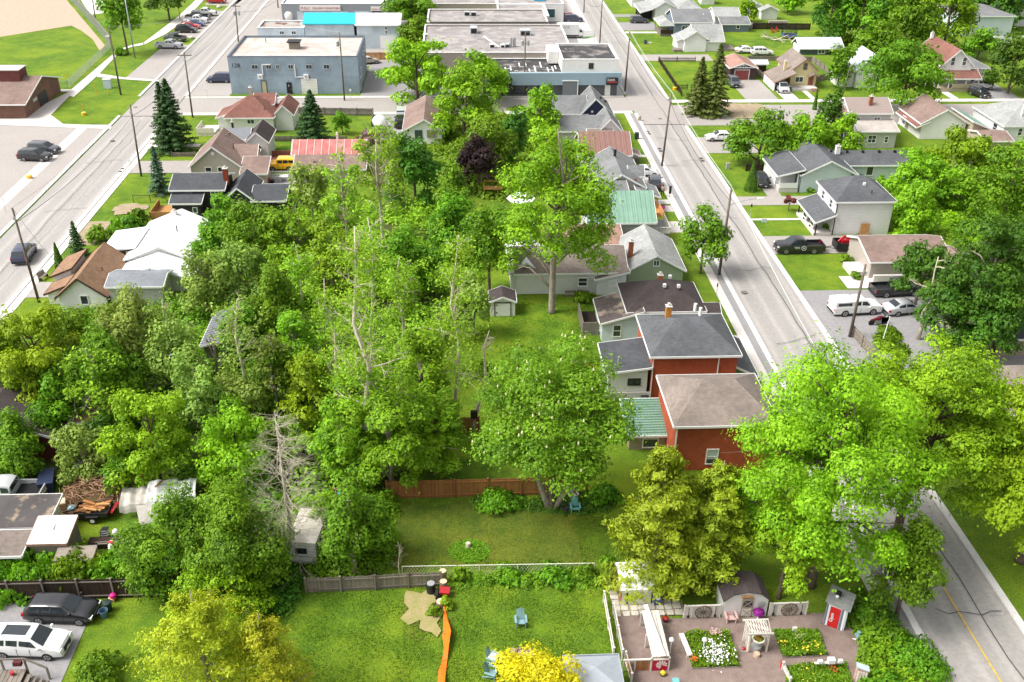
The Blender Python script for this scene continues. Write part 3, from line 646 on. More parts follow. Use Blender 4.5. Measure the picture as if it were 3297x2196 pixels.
h.vol(57.8, 61.6, 176.6, 184, 1.75, 'sw', 3.4, None, R_taupe, tm=tb); h.box('carport_wall', W_white, 57.9, 58.05, 177, 184, 0, 1.7); h.box('carport_wall', W_white, 58.1, 61.4, 183.5, 183.7, 0, 1.8); h.chim(60.6, 180.5, 3, 4.6, W_cream)
h.box('front_deck', walk, 61.4, 66.2, 177, 179.2, 0, .45); h.steps(64.9, 66.1, 177, 3, tb); h.vol(64.7, 66.5, 178.1, 179.3, 2.45, 'gy', 2.85, None, R_taupe, tm=tb, ov=.1)
h = House('garage', 'pale-roofed dark green garage behind the yellow house', 'garage', 73, 205); h.vol(71.2, 80.8, 204.5, 210.5, 1.3, 'gx', 2.9, W_dgreen, R_pmetal, rp=208); h.win('S', 76, .25, 1.3, .75, mull=1, rail=0); h.box('gable_panel', white, 71.4, 71.48, 205.2, 209.6, .2, 1.6)
h = House('garden_shed', 'small white shed with pale blue roof behind the taupe garage fence', 'shed', 58, 192); h.vol(57.2, 60.6, 190.5, 193, 1.6, 'gx', 2.2, plank_d, R_pmetal)
h = House('small_white_house', 'narrow white house half hidden behind a big round maple', 'house', 72.5, 181)
h.vol(73.6, 80, 178.7, 186, 3.4, 'gy', 6.2, W_white, R_pmetal); h.vol(70.6, 74, 179.4, 184.5, 1.9, 'sw', 3.2, W_white, R_pmetal); h.win('W', 181, .8, .5, .8); h.win('S', 75.2, 3.2, .5, 1.)
h = House('red_roofed_house', 'white front-gabled house with red-brown roof and hipped front porch', 'house', 89.5, 177.5)
h.vol(89, 95.3, 177.9, 190, 4.3, 'gy', 7.3, W_white, R_red); h.win('S', 91.2, 4.4, .65, 1.35); h.win('S', 93.4, 4.4, .65, 1.35); h.vol(88, 96.3, 175.9, 178.5, 2.5, 'sn', 3.6, None, R_red); h.vol(87.4, 89.6, 178, 188, 3.1, 'sw', 4.2, W_white, R_red)
h.post('porch_post', white, (88.4, 176.2, 2.5), (90.4, 176.2, 2.5), (93.6, 176.2, 2.5), (95.9, 176.2, 2.5)); h.box('porch_deck', W_tan, 88.3, 96, 176.1, 178.3, 0, .7); h.box('porch_rail', W_tan, 91, 96, 176.02, 176.1, .75, 1.5); h.chim(91.4, 189, 6.9, 7.9, white); h.door('S', 90, .9, 2, black, z=.75)
for x, y in ((91.4, 187), (92.7, 185), (94, 183)): h.vent(x, y, 6.2, white)
h.vol(95.4, 101.5, 183, 193, 2.6, 'hip', 3.8, W_white, R_grey)
h = House('grey_roofed_house', 'pale house with a broad grey hip roof behind the big trees at upper right', 'house', 116, 222); h.vol(112.5, 126, 222, 234, 4.4, 'hip', 6, W_blue, R_grey); h.win('S', 117, 2, 1, 1.3); h.box('deck_rail', white, 118, 126, 215, 215.2, 0, 1.5)
h = House('corner_bungalow', 'low cream bungalow with brown side-gabled roof and red skirt roof', 'house', 74, 152)
h.vol(73.2, 81, 148.5, 157.5, 2.6, 'gy', 4.9, W_stucco, R_brown); h.vol(72.6, 74.6, 148.5, 157, 2.0, 'sw', 3.0, None, R_red); h.win('W', 154, .9, 1.2, 1.2)
h.vol(80.8, 84, 147, 155, 2.2, 'se', 3.4, W_tan, R_green); h.vol(80.4, 85, 141.5, 147.3, 2.0, 'gx', 2.7, W_tan, R_brown)
h = House('hip_roofed_cottage', 'white cottage with grey hip roof and tall flue at the far right edge', 'house', 87, 150); h.vol(86, 96, 147, 158, 2.6, 'hip', 5.2, W_white, R_lgrey); h.win('S', 89, 1, .6, 1.1); h.pipe(89.5, 149, 3.3, white, .15, 2.2); h.win('W', 150, .8, 1.2, 1.3)
h = House('striped_roof_house', 'two-storey pale grey house with brown striped roof and lower flat-roofed front', 'house', 61, 147)
stp = mat('striped_roof', (.30, .24, .22), .8, 'siding', .05, 1, size=(0, .55))
h.vol(60.8, 67.9, 147.4, 154, 4.6, 'gx', 6.3, W_grey, stp); h.win('S', 62.5, 3.3, .55, .55, rail=0); h.win('S', 65.5, 3.1, .9, .8, mull=1, rail=0)
h.vol(61.6, 68, 144.2, 147.8, 2.75, 'sn', 3.6, W_grey, mat('pale_roof_felt', (.48, .43, .40), .9, 'shingle', size=(5, 5), bump=.05)); h.win('S', 63.9, .9, 1.2, 1.1, mull=1); h.win('S', 66.2, .9, .5, .9); h.chim(64.6, 149.2, 5.4, 6.8)
h.vol(58.6, 61.2, 147.6, 152.5, 3.6, 'sw', 5, W_white, R_brown)
h = House('wide_grey_house', 'wide pale blue ranch house with sprawling dark grey roof and corner porch', 'house', 47, 126)
h.vol(46.6, 54.7, 125.6, 135, 2.6, 'gy', 4.6, W_blue, R_slate); h.vol(43.4, 47.2, 125.6, 134, 2.5, 'sw', 3.4, None, R_slate); h.box('side_wall', W_white, 43.9, 46.7, 127.8, 133.6, 0, 2.5)
h.vol(53, 64.5, 130.6, 136, 2.15, 'gx', 3.5, W_blue, R_slate); h.win('S', 58.5, .6, .9, 1.3, rail=0)
h.box('porch_deck', conc, 44, 46.6, 125.9, 127.7, 0, .6); h.box('porch_rail', white, 44, 46.5, 125.85, 125.93, .65, 1.4); h.post('porch_post', white, (43.9, 126, 2.5), (46.4, 126, 2.6))
for x in (55.5, 57.8, 60.2, 62.5): h.vent(x, 132.9, 3.4)
h.chim(54, 132.7, 3.2, 4.3, white, .6); h.vent(52, 130, 4.5)
h = House('white_two_storey_house', 'white two-storey house with dark grey hip roof and black-posted front porch', 'house', 46, 111.6)
h.vol(46.1, 53.9, 110.9, 118.4, 4.5, 'hip', 6.6, W_white, R_slate, ins=3.3); h.win('W', 116, 3., .8, 1.); h.win('W', 113, 3., .8, 1.)
h.vol(43.9, 46.5, 110.7, 118.2, 1.9, 'sw', 2.9, None, R_slate); h.post('porch_post', black, (44.2, 111, 1.9), (44.2, 113.2, 1.9), (44.2, 115.6, 1.9), (44.2, 117.8, 1.9)); h.box('porch_deck', walk, 44, 46.3, 111, 118, 0, .35); h.win('W', 112.5, .8, 1.2, 1.)
h.vent(49.3, 114.9, 6.4); h.vent(50.4, 114.9, 6.4); h.vent(50.3, 113.3, 5.9, white); h.pipe(50.9, 112.1, 5.1); MB().bar((46.45, 111.1, 4.3), (46.45, 111.1, .1), .09, .09).build('downspout', black, h.root, h.o)
h.win('W', 115.2, .8, 1.2, 1.); h.box('side_gate', plank_o, 49.9, 51, 110.9, 111.0, 0, 1.6)
h = House('beige_bungalow', 'beige bungalow with brown roof under the big dark maples', 'house', 47, 100)
h.vol(46.2, 56, 98.4, 106, 2.2, 'gx', 3.4, W_beige, R_brown, rp=102.8); h.vol(53.5, 58.5, 96, 100.6, 2.2, 'gy', 3.2, W_white, R_brown); h.win('S', 54.8, .9, .8, .8); h.box('front_steps', conc, 44.6, 46.6, 99.3, 102, 0, .6)
h.box('retaining_wall', conc, 46.6, 50, 97.6, 97.9, 0, .9)
h = House('tan_house', 'tan house with black roof at the right edge of the frame', 'house', 52.5, 81); h.vol(52, 62, 80.7, 88, 2.1, 'gx', 4, W_tan, R_dark); h.box('corner_board', plank_d, 52.2, 52.5, 80.9, 81.1, 0, 2)
h = House('brown_roofed_house', 'white-gabled house with broad brown roof at the right edge, behind a dark green crown', 'house', 46, 72)
h.vol(43.0, 58, 67.3, 73.2, 2.3, 'gx', 4.6, W_white, R_taupe, rp=71.8); h.win('W', 70.3, 1.6, 1.5, 1.5, mull=3, rail=0); h.vol(47.5, 62, 64.5, 68, 1.9, 'sn', 3, W_tan, R_taupe)

# ------------------------------------------------ the middle block, along the right-hand street
h = House('navy_house', 'small navy house with grey shingle cross-gabled roof at the street corner', 'house', 19, 154)
h.vol(19.0, 24.9, 153.6, 161.5, 2.5, 'gy', 5.4, W_navy, R_grey, rp=21.7); h.vol(14.8, 20.6, 153.8, 161, 2.8, 'gx', 4.9, W_navy, R_grey); h.win('S', 20.8, .9, .9, .9, mull=1); h.win('S', 17.3, .8, .8, 1.); h.vent(22.9, 157, 4.5); h.vent(23.8, 157.5, 3.8)
MB().lathe([(.2, 0), (.2, .05)], (21.2, 153.8, 3.2), 10, 'y').build('gable_vent', white, h.root, h.o); h.box('porch_deck', plank_w, 24.5, 25.6, 155, 157, 0, .8)
h = House('grey_cross_gable_house', 'grey-roofed cottage with small white front gable below the navy house', 'house', 21, 146)
h.vol(14.9, 22.6, 145.5, 152, 2.6, 'gx', 4.2, W_grey, R_grey); h.vol(20.8, 25.2, 145.3, 152, 2.3, 'gy', 4.6, W_white, R_grey); h.win('S', 23, 1.6, .5, .7); h.vol(19.3, 23.4, 143.4, 145.7, 2.5, 'sn', 3, W_white, R_taupe)
h = House('brown_metal_roofed_house', 'white house with ribbed brown metal roof beside the pavement', 'house', 19, 135)
h.vol(17.2, 24.8, 134.8, 143, 2.4, 'gx', 4.7, W_white, R_bmetal, rp=139); h.ribs(.75, R_bmetal, 0); h.vol(24.6, 26.3, 136.2, 138.5, 1.9, 'se', 2.5, None, R_bmetal); h.win('S', 23.6, .8, .6, .9); h.box('entry_deck', plank_w, 24.8, 26.5, 138.7, 142, 0, .6)
h = House('grey_dormer_house', 'long grey-shingled house with dormers next to two parked cars', 'house', 20, 122)
h.vol(17.6, 24.3, 120.2, 131.5, 3., 'gy', 4.9, W_grey, R_grey); h.vol(22.4, 24.6, 123.6, 126.2, 3.3, 'gx', 4.5, W_blue, R_grey); h.vol(22.6, 26, 118.9, 123, 2.2, 'se', 3.4, None, R_grey); h.post('porch_post', plank_o, (25.6, 119.2, 2.2), (25.6, 122.6, 2.2)); h.pipe(21, 127.5, 4.9, black, .2, .9); h.pipe(22.8, 120.6, 3.7, R_red, .18, .5)
h.vol(17.8, 21.5, 114.5, 120.8, 3.2, 'sn', 4.2, W_grey, R_grey); h.box('porch_deck', plank_o, 24.2, 25.9, 117.5, 122.4, 0, .6); h.box('porch_rail', plank_o, 25.8, 25.9, 114.2, 118.9, .5, 1.4)
h = House('green_roofed_house', 'tall pale house with green ribbed metal roof and grey corner deck', 'house', 20, 109)
h.vol(15, 23.5, 108.3, 116.2, 3.1, 'gx', 5.6, W_grey, R_green, rp=112.6); h.ribs(.55, R_green, 0)
h.vol(11.5, 19, 103.5, 108.5, 2.3, 'sn', 3, W_beige, sh('pale_red_shingle', (.34, .20, .16)))
dk = MB().box(23.3, 25.3, 108.6, 113, 1.45, 1.55).build('deck', plank_g, h.root, h.o)
for i in range(13): mk('baluster', MB().box(23.35+i*.158, 23.40+i*.158, 108.6, 108.65, 1.55, 2.3).mesh('baluster', plank_wh, h.o), dk)
for i in range(20): mk('baluster', MB().box(25.25, 25.3, 108.8+i*.21, 108.85+i*.21, 1.55, 2.3).mesh('baluster', plank_wh, h.o), dk)
mk('handrail', MB().box(23.3, 25.35, 108.55, 108.67, 2.3, 2.37).box(25.22, 25.34, 108.67, 113, 2.3, 2.37).mesh('handrail', plank_wh, h.o), dk)
h.post('deck_post', plank_g, (23.5, 108.8, 1.45), (25.2, 108.8, 1.45), (25.2, 112.8, 1.45)); h.box('lattice_skirt', plank_g, 23.6, 25.1, 108.76, 108.8, 0, 1.3)
h = House('sage_green_house', 'sage green gabled house with grey roof and a long low white rear wing', 'house', 18, 97)
h.vol(18, 24.8, 96.8, 105.5, 2.2, 'gy', 4.1, W_green, R_lgrey); h.win('S', 21.4, 2.75, .55, .6, mull=1, rail=0); h.chim(18.9, 99.6, 2.6, 4.6)
h.vol(5.6, 18.1, 95.7, 103.2, 2.6, 'gx', 4.2, W_white, R_taupe); h.vol(14.4, 18.2, 95.2, 98.2, 2.0, 'sw', 2.9, W_white, R_taupe); h.win('S', 13.1, 1.2, .9, .9); h.door('S', 16.4, .8, 1.8, white); h.win('S', 16.4, 1.1, .5, .5, mull=1, rail=0)
h.vol(5, 9, 96.5, 104.5, 2.2, 'gy', 3.6, W_white, R_white)
for x in (11.2, 12.6): h.box('leaning_board', plank_w, x, x+1.2, 95.2, 95.35, 0, .7)
h = House('dark_roofed_bungalow', 'pale blue bungalow with stained dark roof, red chimney and rear deck', 'house', 15, 86)
h.vol(16.3, 24.4, 85.4, 92, 3.2, 'hip', 5.2, W_blue, R_black); h.vol(13.6, 18, 84.9, 90.4, 2.2, 'sw', 3.5, W_blue, R_moss); h.vol(23.3, 26, 85.4, 88.4, 2.6, 'gx', 3.4, None, R_black)
h.win('W', 87, .8, .7, 1.2); h.c = (13.9, 18, 85.2, 90.4, 0); h.win('S', 15.4, .6, .7, 1.25); h.win('W', 86.6, .7, .7, 1.1); h.chim(20.1, 88.9, 4, 5.6); h.vent(21.8, 87.6, 4.9, white); h.vent(20.4, 87.8, 4.9, white); h.vent(21.3, 89.6, 5, white)
h.post('porch_post', white, (25.6, 85.8, 2.6)); h.box('rear_deck', plank_d, 12.2, 13.8, 86.6, 90.8, 0, .5)
for x0, x1, y0, y1 in ((12.1, 13.8, 86.5, 86.6), (12.1, 12.2, 86.6, 90.9)): h.box('deck_screen', plank_w, x0, x1, y0, y1, 0, 1.5)
h = House('red_brick_house', 'two-storey red brick house with charcoal hip roof, orange chimney and white rear wing', 'house', 17, 74.5)
h.vol(16.6, 24.9, 74.2, 82.2, 4.65, 'hip', 6.4, W_brick, R_slate, ins=2.9); h.chim(19.0, 79.2, 5., 7.1, mat('orange_chimney_brick', (.52, .22, .05), .9, 'brick', .15, 3, size=(.2, .08)))
h.pipe(22.0, 79.2, 6.2, white, .16, .7); h.pipe(21.8, 80.4, 6., white, .16, .7); MB().bar((22.9, 74.4, 4.5), (22.9, 74.4, .3), .09, .09).build('downspout', white, h.root, h.o)
MB().bar((16.95, 74.4, 4.5), (16.95, 74.4, .3), .08, .08).build('downspout', white, h.root, h.o)
h.vol(12.7, 16.9, 74.3, 79.8, 2.95, 'sw', 3.5, W_white, R_dark); h.win('S', 15.1, 1.55, .42, .55, rail=0, fm=black); h.win('S', 15.7, 1.55, .42, .55, rail=0, fm=black); h.pipe(14.0, 75.4, 3.1, steel, .1, .95)
h.vol(24.6, 27, 75, 82, 1.9, 'se', 3.1, None, R_slate); h.post('porch_post', white, (26.6, 75.4, 1.9), (26.6, 81.4, 1.9))
h.box('foundation', conc, 12.95, 16.9, 74.45, 74.55, 0, .75); h.box('air_conditioner', black, 16, 16.7, 73.4, 74, 0, .75)
h.box('red_fence_panel', mat('orange_board', (.45, .12, .03), .7, 'wood'), 11.2, 12.7, 77.9, 78.0, 0, 1.7)
h = House('brown_roofed_brick_house', 'two-storey red brick house with taupe hip roof and green metal lean-to', 'house', 17, 64)
h.vol(16.6, 25.2, 63.4, 71.2, 4.6, 'hip', 6.6, W_brick, R_taupe, ins=3.0); h.win('S', 20.1, .7, .85, 1.35, pm=curtain); h.vol(24.8, 27.6, 64, 71, 2.4, 'se', 3.4, W_brick, R_taupe)
h.box('blind_reveal', glass, 19.68, 20.52, 63.64, 63.67, .72, 1.1)
h.vol(13.5, 17.2, 66.4, 70.8, 1.65, 'sn', 2.5, W_log, R_green, tm=trim); h.win('S', 15.6, .3, 1.2, .8, rail=0)
for i in range(14): mk('roof_rib', MB().bar((13.6, 66.7+i*.3, 1.76+(i*.3+.3)*.193), (17.1, 66.7+i*.3, 1.76+(i*.3+.3)*.193), .06, .05).mesh('roof_rib', R_green, h.o), h.roof)
MB().bar((16.95, 63.6, 4.4), (16.95, 63.6, .2), .1, .1).build('downspout', white, h.root, h.o)

# ------------------------------------------------ houses along the left-hand street
h = House('red_roofed_cottage', 'white cottage with red-brown cross-gabled roof and curved front deck', 'house', -37, 154)
h.vol(-37.4, -29.4, 153.3, 160.5, 2.6, 'hip', 5.2, W_white, R_red); h.vol(-29.9, -26.5, 154.7, 161.5, 2.55, 'gy', 4.2, W_white, R_red); h.vol(-33.6, -30, 158, 163, 3.4, 'gx', 4.6, W_white, R_red); h.vol(-38.9, -36.6, 154.6, 160, 2.2, 'sw', 3, W_white, R_red)
h.win('W', 157, .9, .8, 1); h.c = (-37.1, -29.7, 153.6, 160.2, 0); h.win('S', -33.2, 1.6, 1, .6, rail=0, mull=1); h.box('curved_deck', plank_wh, -41.5, -38.8, 152.4, 156.4, 0, .5); h.box('deck_rail', plank_wh, -41.5, -38.8, 152.3, 152.4, .5, 1.3); h.box('deck_rail', plank_wh, -41.6, -41.5, 152.3, 156.4, .5, 1.3); h.vent(-34.8, 155.4, 3.8, R_brown); h.chim(-33.9, 159.5, 4.6, 5.7, W_beige, .5); h.pipe(-31, 154.6, 3.4)
h = House('black_roofed_house', 'narrow white house with black-brown gable roof behind the beige house', 'house', -30, 141)
h.vol(-31.6, -28.0, 140, 146.5, 2.9, 'gy', 4.5, W_white, R_black); h.vol(-35.5, -31.2, 142, 147, 2.8, 'gx', 3.8, W_white, R_gmetal); h.win('E', 142.4, 1, .5, 1); h.vol(-31.4, -29.2, 137.6, 140.3, 1.6, 'sn', 2.3, W_white, R_gmetal); h.chim(-34, 144.6, 3.4, 4.6, black, .3)
h.box('deck', mat('red_deck', (.2, .08, .06), .8), -28, -24.8, 137.5, 141.2, 0, .5); h.box('deck_rail', mat('red_deck', (0, 0, 0)), -24.9, -24.8, 137.5, 141.2, .5, 1.3); h.box('deck_rail', mat('red_deck', (0, 0, 0)), -28, -24.9, 141.1, 141.2, .5, 1.3)
h = House('beige_gabled_house', 'beige gabled house with warm brown roof and two tall front windows', 'house', -37, 131)
h.vol(-37.6, -30.2, 130.7, 139.2, 2.5, 'gy', 5.5, W_beige, R_brown, rp=-34); h.win('S', -34.9, 1.2, .75, 1.2); h.win('S', -33.2, 1.2, .75, 1.2); h.vol(-32.5, -28.6, 133.4, 138, 2.9, 'gx', 4.2, W_beige, R_brown); h.vol(-30.4, -26.6, 129.4, 133.3, 2.0, 'sn', 3.2, W_beige, R_brown)
MB().lathe([(.25, 0), (.25, .05)], (-34, 130.93, 4.4), 12, 'y').build('gable_vent', white, h.root, h.o); h.pipe(-31.9, 134.5, 3.9, black, .06, .8); h.vent(-33.1, 138, 4.9, R_brown); h.vent(-33.4, 137, 4.9, R_brown)
h = House('garage', 'beige double garage with brown shingles and red striped metal ridge', 'garage', -19, 131)
h.vol(-23.4, -13.2, 130.7, 134.6, 2.1, 'sn', 3.1, W_beige, R_brown); h.vol(-24, -13.4, 134.3, 139.5, 3.0, 'gx', 4.4, W_white, mat('red_striped_metal', (.42, .13, .12), .5, 'rib', .05, 1, (.62, .45, .40), size=(1.1, 0))); h.win('S', -16, .4, .8, 1); h.ribs(1., mat('pink_batten', (.68, .42, .40), .6), 0, w_=.12); h.vent(-20.5, 132.4, 2.6, R_brown); h.vent(-17, 132.4, 2.6, R_brown); h.chim(-17.9, 139, 3.4, 4.4, W_white, .3)
h = House('charcoal_house', 'charcoal-sided house with dark grey roof, white-framed windows and red brick chimney', 'house', -36, 120)
h.vol(-37.3, -30.2, 119.6, 126, 3.45, 'gx', 4.5, W_char, R_dark); h.win('S', -35, 2.45, .9, .45, rail=0); h.win('S', -31.6, 2.3, .9, .8, rail=0, mull=1); h.win('S', -31.4, .5, .9, .85, rail=0)
h.vol(-37, -32.9, 117.8, 119.9, 2.35, 'sn', 3.0, W_char, R_dark); h.win('S', -33.9, 1., .45, .65, rail=0, mull=0); h.door('S', -33.3, .1, 1.8, white, trim) if False else None
h.vol(-30.5, -26.5, 118.8, 126, 2.3, 'gy', 4.0, W_char, R_dark); h.vol(-27, -22.4, 118.8, 125, 2.2, 'gx', 3.2, W_char, R_dark); h.chim(-30.3, 121.6, 3.4, 5.6, w_=.6, m=mat('deep_red_brick', (.30, .06, .03), .9, 'brick', .15, 3, size=(.2, .08))); h.door('S', -28.3, .8, 1.9, white)
h.box('timber_deck', plank_o, -39.4, -37, 117.6, 122, 0, .5)
for a in ((-39.5, -39.4, 117.5, 122), (-39.5, -37, 117.5, 117.6)): h.box('deck_rail', plank_o, *a, .5, 1.35)
h = House('white_metal_roofed_house', 'house with a sprawling bright white metal roof', 'house', -38, 104)
h.vol(-38.0, -30.5, 101.6, 112.6, 2.1, 'gy', 3.75, W_white, R_white, rp=-33.9); h.vol(-41.1, -37.2, 103.8, 109.7, 2.2, 'sw', 2.7, W_brickd, R_white, ov=.5)
h.vol(-38.4, -29.5, 97.6, 102.3, 1.5, 'gy', 3.0, W_white, R_white, rp=-33.9); h.chim(-34.3, 110.8, 3.5, 4.1, W_stucco, .6); h.pipe(-33, 106.5, 3.5, black, .06, .6); h.win('S', -35.5, .4, .8, .7)
for i in range(3): h.post('porch_post', white, (-40.7+i*1.2, 104, 2.1))
h = House('tan_roofed_house', 'cream house with tan shingle roof, dark bargeboards and two small street-side wings', 'house', -42, 94)
dkt = mat('dark_bargeboard', (.07, .04, .03), .6, bump=0)
h.vol(-42.9, -37.4, 93.7, 103, 1.45, 'gy', 3.7, W_stucco, R_tan, rp=-40.2, tm=dkt); h.win('S', -40, .55, .7, .95, rail=0); h.vol(-44.8, -42.3, 97.9, 103, 1.9, 'sw', 2.9, W_stucco, R_tan, tm=dkt); h.vol(-44.5, -42, 94.9, 97.8, 1.3, 'sw', 2.3, W_stucco, R_tan, tm=dkt)
h.vol(-37.6, -31.5, 93.8, 98, 2.6, 'gx', 3.2, W_grey, mat('flat_grey_felt', (.22, .235, .26), .9, 'shingle', size=(4, 3), bump=.05)); h.pipe(-38.8, 97.2, 3., R_tan, .12, .4)
h = House('white_gabled_house', 'small white house with brown roof and blue-framed patio door beside two parked vans', 'house', -6, 148)
h.vol(-9, -2.6, 147.6, 161, 2.15, 'gy', 4.0, W_white, R_brown, rp=-5.6); h.win('S', -6.5, .9, 1., 1.2, mull=1, rail=0, fm=mat('blue_frame', (.05, .1, .25), .5, bump=0)); h.box('lattice_panel', plank_w, -5.2, -3.9, 147.75, 147.8, 1.0, 2.2)
h = House('brick_park_building', 'brown brick park washroom with brown hip roof and tall roof monitor', 'building', -75, 162)
h.vol(-86, -71.0, 161.6, 178.8, 2.5, 'gx', 4.9, W_brickd, R_brown, rp=170.5, ov=.5); h.box('roof_monitor', mat('dark_brick_monitor', (.16, .055, .05), .9, 'brick', size=(.3, .1)), -80, -73.9, 168.6, 171.8, 3.6, 6.2); h.box('monitor_cap', conc, -80.1, -73.8, 168.5, 171.9, 6.2, 6.35)
h.box('entry_recess', black, -72, -71.44, 168.4, 172, 0, 2.2); h.box('wall_sign', curtain, -71.5, -71.42, 166, 167.6, 1.6, 2.1)
h = House('dark_brick_house', 'dark-roofed brick house hidden beneath the trees at the left edge', 'house', -38, 67); h.vol(-44, -33, 66.6, 74.5, 2.4, 'gy', 4.6, mat('dark_red_brick', (.12, .03, .025), .9, 'brick', size=(.24, .08)), R_black, rp=-38.5); h.vol(-32.8, -29.8, 69.2, 73.5, 2.2, 'sn', 3, plank_o, R_tan); h.win('S', -31.3, .4, .7, .8)
h = House('metal_roofed_shed', 'grey ribbed metal roof showing between leaning trunks', 'shed', -22, 86); h.vol(-25.2, -21.9, 82, 89, 2.0, 'sw', 2.9, plank_w, R_gmetal); h.ribs(.5, R_gmetal, 0)
h = House('metal_roofed_shed', 'small pale grey corrugated lean-to roof below the leaning willow limbs', 'shed', -25, 79); h.vol(-28.5, -26, 76.5, 80.5, 1.8, 'sw', 2.5, plank_w, R_pmetal); h.ribs(.4, R_pmetal, 0)
h = House('flat_roofed_shed', 'dark felt-roofed shed with pale lower roof and white gable end at the left edge', 'shed', -32, 56)
h.vol(-36, -30.3, 56, 59.6, 2.0, 'sn', 2.3, W_white, mat('patched_felt', (.10, .09, .09), .9, 'shingle', .1, .5, (.34, .26, .19), .05, size=(4, 4))); h.vol(-36, -31.2, 53.6, 56.1, 1.6, 'sn', 2., W_white, R_taupe); h.box('door_glass', glass, -31.48, -31.4, 54, 55.8, .2, 1.4)
h = House('white_roofed_shed', 'weathered plank shed with bright white membrane roof and a roof hatch', 'shed', -30, 55)
h.vol(-31.1, -28.3, 54.4, 57, 1.95, 'sn', 2.35, plank_w, mat('white_membrane', (.88, .87, .86), .7, var=.03, bump=.05), ov=.12, tm=tb); h.box('roof_hatch', white, -30.2, -29.6, 55.6, 56.2, 2.15, 2.3)
h = House('garden_shed', 'small white garden shed with brown roof, black trim and double doors on the open lawn', 'shed', 3.1, 91)
h.vol(2.7, 5.6, 90.8, 93.4, 1.75, 'gy', 2.35, white, R_black, ov=.15); h.door('S', 4.15, 1.6, 1.55, white, black, name='double_door')
for z in (.4, 1.3): h.box('hinge', black, 3.4, 3.6, 90.87, 90.9, z, z+.07)
for (nm, lab, x0, x1, y0, y1) in (('garden_shed', 'white shed with green roof in the yards at the top of the frame', 62, 66, 258, 262), ('garden_shed', 'white gambrel shed beyond the long dark fence', 70.5, 74.5, 243.5, 248), ('garden_shed', 'small white shed behind the dark fence, nearest the tall trees', 72.5, 77, 239.5, 242)):
    h = House(nm, lab, 'shed', x0, y0); h.vol(x0, x1, y0, y1, 2.2, 'gy' if x0 != 62 else 'gx', 3.2, W_white, mat('teal_metal', (.05, .3, .22), .5) if x0 == 62 else R_lgrey)
h = House('farmhouse', 'grey-roofed house edge showing past the dark trees at the top right corner', 'house', 128, 232); h.vol(128, 142, 232, 244, 4, 'hip', 6, W_white, R_lgrey)
# ================================================================= TREES
def leafmat(n, a, b_): return mat(n, a, kind='leaf', col2=b_)
L_lime = leafmat('lime_leaf', (.10, .21, .006), (.29, .48, .016)); L_green = leafmat('green_leaf', (.06, .15, .007), (.175, .345, .015))
L_dark = leafmat('dark_leaf', (.032, .095, .010), (.09, .21, .016)); L_yel = leafmat('yellow_green_leaf', (.10, .23, .007), (.25, .46, .015))
L_grey = leafmat('grey_green_leaf', (.13, .22, .03), (.30, .44, .08)); L_copper = leafmat('copper_leaf', (.018, .010, .012), (.045, .022, .022))
L_spr = leafmat('spruce_needle', (.030, .085, .028), (.075, .17, .05)); L_oldspr = leafmat('faded_spruce_needle', (.07, .11, .02), (.17, .23, .05)); L_blue = leafmat('blue_spruce_needle', (.05, .12, .07), (.14, .25, .16))
L_cedar = leafmat('cedar_spray', (.12, .18, .008), (.33, .44, .025)); L_gold = leafmat('golden_leaf', (.42, .38, .01), (.75, .68, .02))
L_fresh = leafmat('fresh_leaf', (.09, .21, .008), (.25, .46, .018)); L_ash = leafmat('ash_leaf', (.12, .26, .012), (.29, .50, .03)); L_red = leafmat('red_leaf', (.10, .03, .03), (.22, .07, .07))
L_flower = mat('chestnut_flower', (.72, .68, .42), .7, var=.1, bump=0); L_white = mat('white_blossom', (.85, .84, .83), .7, var=.05, bump=0); L_lilac = leafmat('lilac_bush_leaf', (.16, .10, .12), (.30, .20, .22))
bark = mat('brown_bark', (.13, .10, .075), .95, 'bark'); barkg = mat('grey_bark', (.30, .265, .22), .95, 'bark'); barkp = mat('pale_dead_wood', (.60, .54, .44), .9, 'bark'); barkd = mat('dead_twig', (.50, .46, .37), .9, 'bark')
def npmesh(name, verts, quads, m, tint=None):
    me = bpy.data.meshes.new(name); nv, nq = len(verts), len(quads); k = quads.shape[1]
    me.vertices.add(nv); me.vertices.foreach_set('co', verts.astype(np.float32).ravel())
    me.loops.add(nq*k); me.loops.foreach_set('vertex_index', quads.astype(np.int32).ravel())
    me.polygons.add(nq); me.polygons.foreach_set('loop_start', np.arange(0, nq*k, k, dtype=np.int32)); me.update(calc_edges=True)
    if tint is not None:
        a = me.attributes.new('tint', 'FLOAT', 'FACE'); a.data.foreach_set('value', tint.astype(np.float32))
    me.materials.append(m); return me
def unit(v): return v/np.maximum(np.linalg.norm(v, axis=1, keepdims=True), 1e-6)
def leaves(c, n, size, g, asp=.62, tint=None):
    """rhombic leaf sprays: centres c, normals n"""
    t = unit(np.cross(n, g.normal(size=n.shape))); b_ = np.cross(n, t)
    s = size*g.uniform(.4, 1.35, (len(c), 1))
    fold = n*s*.18
    v = np.stack([c-t*s, c-b_*s*asp+fold, c+t*s, c+b_*s*asp+fold], 1).reshape(-1, 3)
    q = np.arange(len(c)*4).reshape(-1, 4)
    return v, q, (tint if tint is not None else g.uniform(0, 1, len(c)))
_CR = {}
